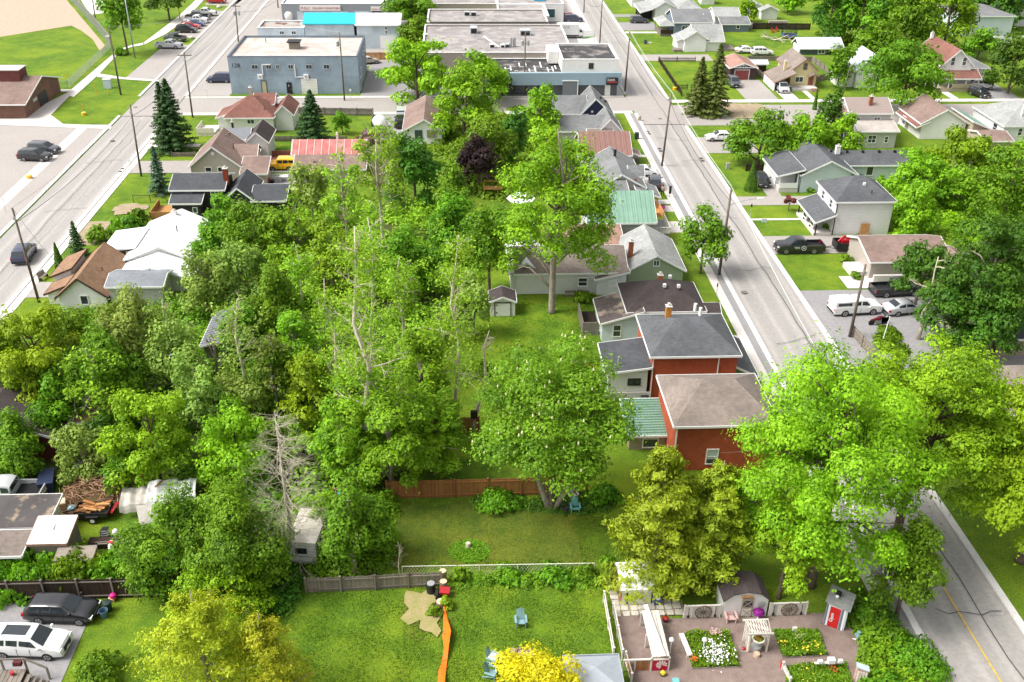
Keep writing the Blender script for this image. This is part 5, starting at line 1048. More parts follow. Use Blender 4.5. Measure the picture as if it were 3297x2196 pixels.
# bare and half-dead trees
bare_tree(676, 1285, 945, 'bare grey dead conifer with fine twigs', 11, wpx=250, kind='spruce', m=barkd)
bare_tree(838, 1110, 520, 'tallest pale dead trunk, forked near the top', 12, wpx=210, n=20, trunk_r=.26, tx=815, leaf=(L_ash, 4200, .13)); bare_tree(775, 980, 640, 'pale dead trunk left of the tallest one', 13, wpx=150, n=15, trunk_r=.17, tx=745, leaf=(L_ash, 2600, .13))
bare_tree(872, 900, 500, 'pale dead trunk standing behind the tallest one', 14, wpx=170, n=17, trunk_r=.19, leaf=(L_ash, 3600, .14)); bare_tree(1045, 993, 540, 'pale half-dead ash standing alone before the open lawn', 15, wpx=170, n=18, trunk_r=.18, tx=1055, leaf=(L_ash, 3600, .13))
bare_tree(1088, 990, 760, 'leaning broken snag with a bird box', 16, wpx=150, n=5, trunk_r=.2, tx=1125); bare_tree(815, 1320, 1140, 'broken twisted snag with torn bark', 17, wpx=120, n=8, trunk_r=.2, m=barkd)
bare_tree(275, 1010, 800, 'leaning thick trunk by the orange shed wall', 18, wpx=150, n=7, trunk_r=.3, m=barkg, tx=190, leaf=(L_ash, 1200, .18)); bare_tree(383, 890, 690, 'pale straight trunk amid the left trees', 19, wpx=120, n=9, trunk_r=.2, tx=372, leaf=(L_grey, 1800, .16))
bare_tree(560, 960, 690, 'group-forming pale trunk right of the metal shed', 20, wpx=150, n=9, trunk_r=.2, tx=545, leaf=(L_grey, 1200, .16)); bare_tree(510, 900, 780, 'willow limb arching across the middle left', 21, wpx=170, n=8, trunk_r=.22, m=barkg)
bare_tree(2110, 780, 590, 'dead pale limbs in front of the great dark maple', 22, wpx=130, n=10, trunk_r=.2); bare_tree(2190, 470, 385, 'bare grey-branched tree in the right-hand wood', 23, wpx=110, n=16, trunk_r=.1, m=barkd); bare_tree(920, 1330, 1245, 'small leafless sapling at the fence line', 24, wpx=50, n=8, trunk_r=.04)
bare_tree(900, 480, 290, 'pale upright stems behind the wood', 25, wpx=90, n=12, trunk_r=.13, leaf=(L_ash, 2200, .18)); bare_tree(190, 1010, 900, 'dead grey twiggy tree by the brick house', 26, wpx=130, n=12, trunk_r=.12, m=barkd)
bare_tree(700, 760, 560, 'slim pale dead stem between the white metal roof and the tallest snag', 31, wpx=110, n=13, trunk_r=.16, leaf=(L_ash, 2400, .15)); bare_tree(930, 800, 590, 'slim pale dead stem above the bright thicket', 32, wpx=120, n=13, trunk_r=.17, leaf=(L_ash, 2600, .15))
bare_tree(640, 960, 770, 'slim pale trunk at the right edge of the silvery willow', 33, wpx=120, n=12, trunk_r=.17, m=barkg, leaf=(L_grey, 900, .15)); bare_tree(330, 880, 700, 'pale twisted limb tree beyond the tan roof', 34, wpx=120, n=12, trunk_r=.18, leaf=(L_grey, 900, .15))
# shrubs and hedges
for (x, y, h_, w_, lab) in ((235, 555, 2.2, 66, 'rounded shrub beside the small tiered spruce'), (290, 535, 2.4, 90, 'broad shrub mass between lawn and white metal roof'), (320, 520, 2.6, 50, 'pointed shrub at the end of the white roof shrubs'),
    (1345, 690, 1.0, 60, 'low round bush in front of the long white wing'), (1100, 858, 1.0, 80, 'low leafy clump on the open lawn'), (1150, 1160, 1.2, 110, 'shady bush in front of the board fence'), (1385, 1150, 1.4, 90, 'dark shrub beside the turquoise chair'),
    (1060, 1330, 1.1, 46, 'bushy weed clump beside the orange netting'), (1275, 1330, .9, 90, 'vine-grown border on the wire fence, left half'), (1340, 1325, 1.1, 70, 'vine-grown border on the wire fence, right half'), (1180, 1325, .7, 90, 'pale flowering border below the wire fence'),
    (1398, 1310, 1.3, 50, 'shrub at the corner of the brick-sided shed'), (2030, 1480, 1.6, 130, 'hedge shrub between gravel yard and street'), (2100, 1530, 1.8, 150, 'yellow-green hedge shrub at the bottom of the street verge'), (1990, 1420, 1.5, 90, 'dark hedge shrub behind the red-doored hut'), (2030, 1600, 1.8, 120, 'hedge shrub at the very bottom edge of the verge'),
    (1752, 325, .8, 20, 'little bush beside the white sedan drive'), (1900, 528, .8, 22, 'clipped shrub at the porch corner'), (1880, 510, .7, 16, 'small shrub by the porch steps'), (1925, 532, .7, 22, 'dark shrub beside the black-posted porch'), (1870, 495, .7, 16, 'low shrub by the porch walk'),
    (1835, 432, .8, 26, 'shrub beside the ranch house porch'), (1860, 440, .7, 22, 'shrub under the ranch house gable'), (1965, 640, .9, 26, 'round shrub on the gravel bed'), (1945, 600, .9, 30, 'flowering bed beside the front steps'),
    (1000, 1410, .7, 40, 'leafy weeds at the base of the fence posts'), (620, 1640, 1.4, 120, 'bushes at the bottom edge below the golden spruce'), (225, 1560, 1.8, 120, 'leafy bush at the bottom edge by the drive'), (2040, 800, 1.2, 90, 'vegetable-bed greenery by the pink flag'), (1400, 900, 1.2, 30, 'shrub beside the blue-grey bungalow')):
    bush(x, y, h_, w_, lab)
o = bush(2040, 770, .9, 60, 'leafy garden bed beside the pale retaining fence'); columnar(1872, 252, 205, 10, 'thin cedar beside the cross-street drive')
for (x, y, w_, lab) in ((60, 1330, 190, 'sumac thicket left of the white-roofed shed'), (170, 1320, 160, 'sumac thicket in front of the white-roofed shed'), (260, 1320, 130, 'sumac thicket beside the old timber sheds'), (20, 1300, 90, 'sumac thicket at the left edge')):
    bush(x, y, 1.9, w_, lab, kind='sumac', name='sumac_thicket')

# low growth under the trees: nobody could count it
def inpoly(x, y, P_):
    r = np.zeros(len(x), bool); j = len(P_)-1
    for i in range(len(P_)):
        xi, yi = P_[i]; xj, yj = P_[j]; c = ((yi > y) != (yj > y)) & (x < (xj-xi)*(y-yi)/((yj-yi) if yj != yi else 1e-9)+xi); r ^= c; j = i
    return r
def undergrowth(pv, N, hmax, m, seed, size=.16, clump=1.3):
    P_ = [V(*p) for p in pv]; g = np.random.default_rng(seed); xs = [p[0] for p in P_]; ys = [p[1] for p in P_]
    nc = int(N/90); cx = g.uniform(min(xs), max(xs), nc*3); cy = g.uniform(min(ys), max(ys), nc*3); ok = inpoly(cx, cy, P_); cx, cy = cx[ok][:nc], cy[ok][:nc]; nc = len(cx)
    ch = hmax*g.uniform(.25, 1, nc)**1.5; idx = g.integers(0, nc, N); u = unit(g.normal(size=(N, 3))); u[:, 2] = np.abs(u[:, 2]); tc = g.uniform(0, 1, nc)
    c = np.stack([cx[idx], cy[idx], np.zeros(N)], 1)+u*np.stack([clump*g.uniform(.5, 1, N), clump*g.uniform(.5, 1, N), ch[idx]*g.uniform(.7, 1.05, N)], 1)
    v, q, t = leaves(c, unit(u+np.array([0, 0, .7])+g.normal(size=(N, 3))*.35), size, g, tint=np.clip(tc[idx]*.5+g.uniform(0, .5, N), 0, 1))
    tag(mk('undergrowth', npmesh('undergrowth', v, q, m, t)), kind='stuff')
undergrowth([(430,560),(640,470),(1000,470),(1100,640),(1040,760),(1000,930),(880,1130),(660,1160),(600,900),(430,800)], 60000, 2.6, L_ash, 1, .2)
undergrowth([(0,800),(140,720),(430,680),(620,900),(640,1180),(480,1110),(300,1090),(0,1040)], 45000, 2.2, L_green, 2, .17)
undergrowth([(660,1170),(900,1140),(905,1270),(880,1310),(760,1320),(700,1330),(680,1260)], 22000, 1.8, L_green, 3, .12, 1.)
undergrowth([(330,1250),(660,1200),(690,1350),(640,1420),(400,1390)], 14000, 1.2, L_dark, 4, .13, 1.)
undergrowth([(1060,250),(1290,250),(1290,420),(1150,460),(1000,430),(990,330)], 16000, 2.0, L_green, 5, .28, 1.6)
undergrowth([(2060,380),(2354,330),(2354,640),(2200,560),(2060,560)], 16000, 2.0, L_yel, 6, .25, 1.5)
undergrowth([(1850,-40),(2354,-40),(2354,60),(2120,160),(1960,190),(1890,80)], 20000, 3.0, L_green, 7, .4, 2.2)
undergrowth([(1960,1360),(2010,1380),(2130,1640),(1995,1640),(1975,1480),(1950,1440)], 16000, 1.7, L_green, 8, .11, .55)
undergrowth([(2000,1480),(2060,1450),(2160,1640),(2010,1640)], 9000, 1.6, L_yel, 18, .10, .5); undergrowth([(1950,1380),(2030,1390),(2060,1450),(1975,1450)], 6000, 1.6, L_dark, 19, .11, .6)
undergrowth([(1090,1150),(1180,1140),(1400,1140),(1400,1170),(1300,1180),(1190,1170),(1100,1165)], 9000, .8, L_dark, 9, .11, .6)
undergrowth([(1050,1325),(1400,1318),(1400,1345),(1050,1350)], 8000, .8, L_green, 10, .10, .5)
def tufts(pv, N, m, seed, size):
    P_ = [V(*p) for p in pv]; g = np.random.default_rng(seed); xs = [p[0] for p in P_]; ys = [p[1] for p in P_]
    x = g.uniform(min(xs), max(xs), N*2); y = g.uniform(min(ys), max(ys), N*2); cl = np.sin(x*1.3+y*.7)*np.sin(y*1.1-x*.6)+g.normal(size=2*N)*.6; k = inpoly(x, y, P_) & (cl > -.1); x, y = x[k][:N], y[k][:N]; n_ = len(x)
    v, q, t = leaves(np.stack([x, y, g.uniform(.01, .06, n_)], 1), unit(g.normal(size=(n_, 3))*.55+np.array([0, -.2, .8])), size, g, .5, tint=g.uniform(0, 1, n_)); tag(mk('grass_tufts', npmesh('grass_tufts', v, q, m, t)), kind='stuff')
L_tuft = leafmat('grass_blade', (.045, .12, .006), (.13, .26, .012)); L_dry = leafmat('dry_grass_blade', (.12, .12, .02), (.26, .24, .06))
tufts([(400,1400),(700,1350),(1400,1345),(1430,1568),(1440,1700),(100,1700)], 60000, L_tuft, 1, .055); tufts([(900,1150),(1400,1150),(1400,1310),(900,1310)], 26000, L_tuft, 2, .05); tufts([(900,1150),(1400,1150),(1400,1310),(900,1310)], 7000, L_dry, 3, .05)
tufts([(920,1360),(1050,1360),(1040,1480),(930,1470)], 2600, L_dry, 5, .05); tufts([(1030,680),(1380,690),(1400,900),(1400,1000),(900,1110),(1000,760)], 30000, L_tuft, 4, .07)
# ================================================================= VEHICLES
carglass = mat('car_glass', (.02, .028, .035), .06, var=.1, bump=0, spec=.9); lampw = mat('headlight_lens', (.7, .72, .74), .15, var=.02, bump=0); lampr = mat('tail_light_lens', (.45, .01, .015), .25, var=.02, bump=0)
rimm = mat('alloy_rim', (.5, .5, .52), .3, var=.05, bump=0, metal=.7); hub = black; plate = white
def paint(n, c, r=.3):
    m = mat(n, c, r, var=.02, scale=.5, bump=0, spec=.5); m.node_tree.nodes['Principled BSDF'].inputs['Coat Weight'].default_value = 1; m.node_tree.nodes['Principled BSDF'].inputs['Coat Roughness'].default_value = .04; return m
P_black = paint('black_car_paint', (.012, .012, .015)); P_white = paint('white_car_paint', (.78, .78, .78)); P_navy = paint('navy_car_paint', (.02, .03, .075)); P_dkgrey = paint('dark_grey_car_paint', (.06, .065, .075))
P_silver = paint('silver_car_paint', (.50, .51, .53)); P_red = paint('red_car_paint', (.42, .012, .02)); P_yellow = paint('yellow_car_paint', (.80, .42, .01)); P_beige = paint('champagne_car_paint', (.45, .40, .33)); P_blue = paint('blue_car_paint', (.05, .09, .22))
# stations: x/L from tail to nose, top height, top half-width share, belt height
KIND = {
 'suv':   dict(L=4.65, W=1.88, st=[(-.5,.78,.84,.72),(-.485,1.05,.84,.98),(-.45,1.28,.80,1.05),(-.40,1.60,.74,1.08),(-.2,1.68,.74,1.06),(.05,1.67,.74,1.04),(.12,1.60,.74,1.03),(.27,1.06,.84,1.02),(.40,.99,.80,.93),(.47,.86,.76,.80),(.5,.66,.72,.6)], win=(-.38,.13), ws=(.12,.265), rw=(-.475,-.405)),
 'wagon': dict(L=4.7, W=1.80, st=[(-.5,.72,.84,.66),(-.485,.95,.84,.90),(-.44,1.22,.78,.94),(-.38,1.43,.72,.95),(-.15,1.49,.72,.94),(.05,1.47,.72,.93),(.10,1.42,.72,.92),(.25,.98,.84,.94),(.40,.88,.80,.82),(.47,.74,.74,.68),(.5,.56,.7,.5)], win=(-.37,.11), ws=(.10,.245), rw=(-.475,-.39)),
 'sedan': dict(L=4.7, W=1.80, st=[(-.5,.78,.8,.7),(-.47,1.02,.82,.92),(-.36,1.08,.82,.96),(-.22,1.40,.70,.95),(-.05,1.45,.70,.94),(.06,1.42,.70,.93),(.22,.98,.82,.93),(.38,.86,.80,.82),(.46,.72,.76,.66),(.5,.55,.7,.5)], win=(-.26,.09), ws=(.065,.21), rw=(-.35,-.225)),
 'van':   dict(L=4.9, W=1.92, st=[(-.5,.9,.86,.8),(-.485,1.5,.82,1.0),(-.45,1.74,.78,1.05),(.05,1.76,.78,1.04),(.14,1.66,.78,1.02),(.30,1.08,.84,1.02),(.42,.94,.80,.86),(.48,.76,.74,.7),(.5,.6,.7,.55)], win=(-.44,.16), ws=(.145,.29), rw=(-.482,-.452)),
 'boxy':  dict(L=4.7, W=2.0, st=[(-.5,1.0,.9,.95),(-.49,1.1,.92,1.08),(-.485,1.76,.86,1.1),(-.2,1.82,.86,1.1),(.08,1.82,.86,1.1),(.14,1.76,.86,1.1),(.20,1.22,.9,1.1),(.40,1.16,.9,1.08),(.49,1.08,.88,1.0),(.5,.9,.88,.8)], win=(-.46,.13), ws=(.145,.198), rw=(-.4895,-.4855)),
 'pickup': dict(L=5.9, W=1.98, st=[(-.5,.64,.9,.6),(-.495,.68,.94,.62),(-.10,.68,.94,.62),(-.095,1.1,.9,1.08),(-.09,1.66,.76,1.14),(-.02,1.82,.76,1.14),(.12,1.82,.76,1.12),(.16,1.74,.76,1.12),(.26,1.22,.86,1.14),(.42,1.14,.86,1.06),(.48,1.02,.84,.94),(.5,.8,.82,.7)], win=(-.075,.165), ws=(.165,.255), rw=None, bed=(-.495,-.10)),
}
def car(kind, col, x, y, hd, name, label, L=None, sunroof=False, group=None, cat='car', bedload=None, cap=None):
    K = KIND[kind]; sL = (L or K['L']); W = K['W']; st = K['st']; sc_ = sL/K['L']
    o = thing(name, label, cat, (x, y, .03), radians(hd), group)
    key = ('car', kind, sL)
    def ev(t):
        for a, b_ in zip(st, st[1:]):
            if a[0] <= t <= b_[0]:
                u = (t-a[0])/(b_[0]-a[0]) if b_[0] > a[0] else 0; return [a[i]*(1-u)+b_[i]*u for i in range(4)]
        return list(st[-1])
    if key not in _meshes:
        ts = []
        for a, b_ in zip(st, st[1:]):
            n = max(1, int((b_[0]-a[0])/.05)); ts += [a[0]+(b_[0]-a[0])*i/n for i in range(n)]
        ts.append(st[-1][0]); mb = MB(); rings = []
        for t in ts:
            _, zt, wt, zb = ev(t); e = 1-.10*max(0, (abs(t)-.40)/.10)**2; hw = W/2*e; tw = W/2*wt*e; zb = min(zb, zt-.02)
            half = [(hw*.86, .24), (hw*.97, .34), (hw, .55), (hw*.995, (zb+.55)/2 if zb > .55 else .56), (hw*.96, max(zb, .57)), (tw*1.03, zt-.05*(zt > .9)), (tw*.9, zt), (tw*.5, zt+.012)]
            ring = [(t*sL, -p, q*1.0) for p, q in half]+[(t*sL, p, q) for p, q in reversed(half)]
            n0 = len(mb.v); mb.v += ring; rings.append(n0)
        k = 16
        for a, b_ in zip(rings, rings[1:]):
            for j in range(k): j2 = (j+1) % k; mb.f.append((a+j, b_+j, b_+j2, a+j2))
        mb.f.append(tuple(rings[0]+j for j in range(k))); mb.f.append(tuple(rings[-1]+k-1-j for j in range(k)))
        me = mb.mesh('body', white, smooth=True)
        import bmesh
        bm = bmesh.new(); bm.from_mesh(me)
        for e_ in bm.edges:
            if len(e_.link_faces) == 2 and e_.calc_face_angle(0) > radians(32): e_.smooth = False
        bm.to_mesh(me); bm.free(); _meshes[key] = me
        def side(t, f, s_, d=.012):
            _, zt, wt, zb = ev(t); e = 1-.10*max(0, (abs(t)-.40)/.10)**2
            p0 = (W/2*e*.96, zb); p1 = (W/2*wt*e*1.03, zt-.05); return (t*sL, s_*(p0[0]*(1-f)+p1[0]*f+d), p0[1]*(1-f)+p1[1]*f+d*.3)
        wl = []
        a, b_ = K['win']; nW = 2 if kind in ('pickup', 'sedan') else 3
        for s_ in (-1, 1):
            for i in range(nW):
                u0 = a+(b_-a)*i/nW+.006; u1 = a+(b_-a)*(i+1)/nW-.006
                lo1 = u1+(.085 if i == nW-1 and kind not in ('boxy',) else 0); lo0 = u0-(.02 if i == 0 and kind != 'boxy' else 0)
                wl.append(MB().quad(side(lo0+.006, .20, s_), side(lo1-.01, .16, s_, .016), side(u1, .82, s_), side(u0+.012, .80, s_)).mesh('side_window', carglass))
        def topq(ta, tb, share=.92, d=.02):
            za, zb_ = ev(ta), ev(tb); wa = W/2*za[2]*share; wb = W/2*zb_[2]*share; nz = d
            n = Vector((-(zb_[1]-za[1]), 0, (tb-ta)*sL)).normalized()*d*(1 if True else -1)
            mb = MB(); m_ = [((ta*sL+n.x, -wa, za[1]+n.z), (tb*sL+n.x, -wb, zb_[1]+n.z)), ((ta*sL+n.x, wa, za[1]+n.z), (tb*sL+n.x, wb, zb_[1]+n.z))]
            return mb.quad(m_[0][0], m_[0][1], m_[1][1], m_[1][0])
        ws = topq(*K['ws']).mesh('windscreen', carglass)
        rw = topq(*K['rw']).mesh('rear_window', carglass) if K['rw'] else MB().box(-.094*sL-.02, -.092*sL, -W*.33, W*.33, 1.2, 1.6).mesh('rear_window', carglass)
        r = .35 if kind not in ('pickup', 'boxy') else .41
        tyre = MB().lathe([(r*.62, -.12), (r*.95, -.12), (r, -.08), (r, .08), (r*.95, .12), (r*.62, .12)], (0, 0, 0), 20, 'y').mesh('wheel', rubber, smooth=False)
        rm = MB()
        for s_ in (1,): rm.lathe([(r*.60, -.125), (r*.60, .125)], (0, 0, 0), 14, 'y')
        rim = rm.mesh('rim', rimm); spk = MB()
        for j in range(5):
            t = j*1.2566
            for yy in (-.135, .125): spk.bar((.05*cos(t+.6), yy+.005, .05*sin(t+.6)), (r*.52*cos(t+.6), yy+.005, r*.52*sin(t+.6)), .07, .012, (0, 1, 0))
        spk = spk.mesh('spoke_gaps', black)
        _meshes[key+('x',)] = (wl, ws, rw, tyre, rim, spk, r)
    me = _meshes[key]; wl, ws, rw, tyre, rim, spk, r = _meshes[key+('x',)]
    k2 = key+(col.name,)
    if k2 not in _meshes: c_ = me.copy(); c_.materials[0] = col; _meshes[k2] = c_
    mk('body', _meshes[k2], o)
    for m_ in wl: mk('side_window', m_, o)
    mk('windscreen', ws, o); mk('rear_window', rw, o)
    wb = .29*sL
    for sx in (-1, 1):
        for sy in (-1, 1):
            w_ = mk('wheel', tyre, o, (sx*wb+.02*sL, sy*(W/2-.09), r-.03)); mk('rim', rim, w_); mk('spokes', spk, w_)
    _, zt, _, _ = ev(.46)
    for sy in (-1, 1):
        for t_ in ((-.07, .10) if kind != 'pickup' else (.04,)):
            mk('door_seam', MB().box(t_*sL-.012, t_*sL+.012, sy*(W/2+.002)-.006, sy*(W/2+.002)+.006, .42, .98).mesh('door_seam', black), o)
        mk('sill_trim', MB().box(-.22*sL, .24*sL, sy*(W/2-.02)-.03, sy*(W/2-.02)+.03, .24, .36).mesh('sill_trim', black), o)
    for sy in (-1, 1):
        hb = MB().box(.455*sL, .492*sL, sy*W*.38-.17, sy*W*.38+.17, zt-.22, zt-.08); mk('headlight', hb.mesh('headlight', lampw), o)
        z2 = ev(-.485)[1] if kind not in ('pickup',) else 1.0; mk('tail_light', MB().box(-.503*sL, -.46*sL, sy*W*.43-.1, sy*W*.43+.06, min(z2, 1.1)-.28, min(z2, 1.1)-.05).mesh('tail_light', lampr), o)
        mk('mirror', MB().box(K['ws'][1]*sL-.25, K['ws'][1]*sL-.12, sy*(W/2+.08)-.1, sy*(W/2+.08)+.1, 1.02, 1.18).mesh('mirror', col), o)
    mk('grille', MB().box(.496*sL, .505*sL, -W*.25, W*.25, .38, zt-.12).mesh('grille', black), o)
    mk('number_plate', MB().box(.505*sL, .512*sL, -.16, .16, .36, .46).mesh('number_plate', plate), o)
    mk('bumper', MB().box(-.508*sL, -.49*sL, -W*.42, W*.42, .32, .52).mesh('bumper', black), o)
    if sunroof: mk('sunroof', MB().box(-.28*sL, .04*sL, -.42, .42, 1.66, 1.70).mesh('sunroof', carglass), o)
    if 'bed' in K:
        a, b_ = K['bed']; bd = MB()
        bd.box(a*sL, b_*sL, -W/2+.01, -W/2+.10, .66, 1.10).box(a*sL, b_*sL, W/2-.10, W/2-.01, .66, 1.10).box(a*sL, a*sL+.08, -W/2+.10, W/2-.10, .66, 1.10)
        mk('bed_side', bd.mesh('bed_side', col), o); mk('bed_liner', MB().box(a*sL+.09, b_*sL-.02, -W/2+.11, W/2-.11, .69, .72).mesh('bed_liner', black), o)
        if cap: cb = MB().box(a*sL+.05, b_*sL, -W/2+.08, W/2-.08, 1.1, 1.72); cc = mk('canopy_cap', cb.mesh('canopy_cap', cap), o); mk('cap_window', MB().box(a*sL+.3, b_*sL-.3, -W/2+.06, W/2-.06, 1.25, 1.58).mesh('cap_window', carglass), cc)
    return o
def at(t, x, y): return T(t, x, y)
def carT(kind, col, t, x, y, hd, name, label, **k):
    X, Y = T(t, x, y); return car(kind, col, X, Y, hd, name, label, **k)
car('wagon', P_black, -27.15, 49.35, -5, 'parked_car', 'black estate car parked beside the dark fence', sunroof=False)
car('suv', P_white, -28.25, 46.45, -5, 'parked_car', 'white SUV with dark sunroof parked next to the black estate', L=4.95, sunroof=True)
carT('suv', P_black, 'A1', 300, 1345, -8, 'parked_car', 'black SUV in the big car park, nearer of the two'); carT('suv', P_dkgrey, 'A1', 375, 1285, -10, 'parked_car', 'dark grey SUV in the big car park, farther of the two')
carT('suv', P_navy, 'B1', 212, 862, 96, 'driving_car', 'navy SUV driving away along the left street'); carT('van', P_navy, 'A1', 1855, 690, 180, 'parked_car', 'navy minivan parked at the end wall of the number 128 building'); MB
carT('pickup', P_silver, 'A1', 1425, 405, -6, 'pickup_truck', 'silver pickup parked alone in the front of the angled bays', L=5.6, cat='pickup'); carT('pickup', P_dkgrey, 'A1', 1475, 345, 160, 'pickup_truck', 'dark open-backed vehicle just behind the silver pickup', L=4.6, cat='pickup')
carT('suv', P_black, 'A1', 1570, 272, -4, 'parked_car', 'black SUV first in the row of cars along the park'); carT('sedan', P_red, 'A1', 1600, 240, -4, 'parked_car', 'red car second in the row along the park'); carT('sedan', P_blue, 'A1', 1640, 218, -4, 'parked_car', 'blue car third in the row along the park')
carT('pickup', P_white, 'A1', 1655, 192, -4, 'pickup_truck', 'white pickup in the middle of the park row', L=5.4, cat='pickup'); carT('pickup', P_black, 'A1', 1665, 162, 176, 'pickup_truck', 'black pickup between the two white pickups', L=5.5, cat='pickup'); carT('pickup', P_white, 'A1', 1722, 130, -4, 'pickup_truck', 'white pickup last in the park row', L=5.8, cat='pickup')
carT('suv', P_red, 'A1', 1825, 26, -4, 'parked_car', 'bright red car at the top edge by the park'); carT('sedan', P_beige, 'A2', 1010, 535, 20, 'parked_car', 'champagne saloon parked in front of the cedar fence', L=4.4)
carT('boxy', P_yellow, 'A2', 288, 1425, 180, 'parked_car', 'bright yellow boxy off-roader beside the tan garage', L=4.0); carT('van', P_silver, 'A2', 1293, 985, 90, 'parked_car', 'grey van parked beside the small white gabled house'); carT('van', P_black, 'A2', 1282, 1058, 90, 'parked_car', 'black van parked below the grey van', L=4.2)
carT('suv', P_navy, 'A3', 640, 183, 0, 'parked_car', 'dark blue SUV beside the white plaza wing'); carT('sedan', P_red, 'A3', 605, 158, 0, 'parked_car', 'red car half behind the dark blue SUV')
carT('suv', P_dkgrey, 'A3', 1193, 192, 0, 'parked_car', 'grey-blue SUV on the drive of the white bungalow', L=4.2); carT('suv', P_white, 'A3', 2225, 462, 0, 'parked_car', 'white SUV behind the brown garage fence'); carT('sedan', P_white, 'A3', 2095, 445, 0, 'parked_car', 'white car parked left of the white SUV behind the garage')
carT('suv', P_dkgrey, 'A3', 1988, 720, -90, 'parked_car', 'dark grey car facing the street on the garage drive', L=4.3); carT('sedan', P_white, 'A3', 1875, 1180, 180, 'parked_car', 'white saloon on the drive beside the tree with pale branches')
carT('sedan', P_black, 'B3', 2220, 235, -90, 'parked_car', 'black car parked beside the cone cedar'); carT('van', P_silver, 'A4', 302, 765, -90, 'parked_car', 'silver minivan under the yellow house carport', L=4.3)
carT('suv', P_white, 'A4', 1985, 745, -12, 'parked_car', 'white SUV parked beside the red-roofed porch', L=4.4); carT('suv', P_black, 'A4', 1962, 810, -70, 'parked_car', 'black SUV parked in front of the white SUV by the porch', L=4.2)
carT('sedan', P_white, 'B3', 1245, 168, 0, 'parked_car', 'white car squeezed beside the grey dormer house', L=3.8); carT('suv', P_dkgrey, 'B3', 1325, 265, 80, 'parked_car', 'dark grey car at the porch corner below the white car', L=3.8)
tr_ = carT('pickup', P_black, 'B4', 445, 808, 180, 'pickup_truck', 'black pickup with a white circle logo on its door, hitched to a trailer', L=5.9, cat='pickup')
lg = MB(); 
for k in range(20): a0, a1 = k*pi/10, (k+1)*pi/10; lg.bar((-.25+.27*cos(a0), 1.005, .82+.27*sin(a0)), (-.25+.27*cos(a1), 1.005, .82+.27*sin(a1)), .05, .02, (0, 1, 0))
for z, w_ in ((.95, .7), (.86, .5), (.76, .6)): lg.box(.25, .25+w_, 1.0, 1.012, z, z+.03)
lg.box(-.33, -.17, 1.0, 1.012, .78, .88).build('door_logo', white, tr_, fix=False)
carT('pickup', P_black, 'B4', 1255, 1165, 5, 'pickup_truck', 'black pickup with red tail lights backed under the dark maple', L=5.6, cat='pickup'); carT('pickup', P_white, 'B4', 910, 1320, 5, 'pickup_truck', 'white pickup with a white canopy cap parked at the kerb pole', L=5.4, cat='pickup', cap=P_white)
carT('sedan', P_silver, 'B4', 1330, 1320, 10, 'parked_car', 'silver-grey car mostly hidden under the dark maple'); carT('pickup', P_silver, 'C1', 100, 1450, 180, 'pickup_truck', 'silver pickup with a cluttered black bed by the old sheds', L=5.4, cat='pickup')
# box truck
X, Y = T('A3', 640, 318); o = thing('box_truck', 'white cube van with lettering parked behind the plaza', 'truck', (X, Y, .05))
bx = MB().box(-3.6, 1.1, -1.1, 1.1, .8, 3.1).build('cargo_box', white, o); cb = MB(); cb.slab([(1.15, -.95, 2.0), (1.9, -.95, 2.0), (1.9, .95, 2.0), (1.15, .95, 2.0)], 1.4).slab([(1.9, -.95, 1.3), (3.1, -.9, 1.15), (3.1, .9, 1.15), (1.9, .95, 1.3)], .7).build('cab', P_white, o)
MB().quad((1.92, -.85, 1.95), (2.35, -.85, 1.3), (2.35, .85, 1.3), (1.92, .85, 1.95)).build('windscreen', carglass, o); MB().box(1.3, 1.85, -.97, .97, 1.35, 1.85).build('side_window', carglass, o); MB().box(-3.6, 3, -.8, .8, .45, .78).build('chassis', black, o)
for x in (-2.4, 2.4):
    for y in (-.9, .9): w_ = mk('wheel', MB().lathe([(.4, -.13), (.4, .13)], (0, 0, 0), 16, 'y').mesh('wheel', rubber), o, (x, y, .37)); mk('rim', MB().lathe([(.2, -.14), (.2, .14)], (0, 0, 0), 10, 'y').mesh('rim', white), w_)
text('PLACE', (-3.1, -1.115, 2.25), .75, mat('grey_print', (.35, .36, .36), .6, bump=0), o)
# trailer loads
def trailer(X, Y, hd, label, load=None, L=3.2, W=1.7, wall=.55):
    o = thing('utility_trailer', label, 'trailer', (X, Y, .02), radians(hd)); MB().box(-L/2, L/2, -W/2, W/2, .45, .52).build('trailer_floor', plank_w, o)
    MB().box(-L/2, L/2, -W/2-.04, -W/2, .45, .5+wall).box(-L/2, L/2, W/2, W/2+.04, .45, .5+wall).box(-L/2-.04, -L/2, -W/2, W/2, .45, .5+wall).box(L/2, L/2+.04, -W/2, W/2, .45, .5+wall).build('trailer_wall', black, o)
    MB().bar((-L/2, -.4, .45), (-L/2-1.1, 0, .45), .07, .07).bar((-L/2, .4, .45), (-L/2-1.1, 0, .45), .07, .07).build('drawbar', black, o)
    for sy in (-1, 1):
        w_ = mk('wheel', MB().lathe([(.18, -.09), (.30, -.09), (.30, .09), (.18, .09)], (0, 0, 0), 14, 'y').mesh('wheel', rubber), o, (.15, sy*(W/2+.16), .29)); mk('rim', MB().lathe([(.17, -.095), (.17, .095)], (0, 0, 0), 10, 'y').mesh('rim', white), w_)
        MB().box(-.3, .6, sy*(W/2+.05), sy*(W/2+.28), .62, .66).build('mudguard', black, o)
    return o
X, Y = T('B4', 850, 800); trailer(X, Y, 0, 'black box trailer behind the black pickup, loaded with red machinery', wall=.8)
o = thing('mini_digger', 'red machine parts loaded in the black box trailer', 'machine', (X, Y, .56)); rd = P_red
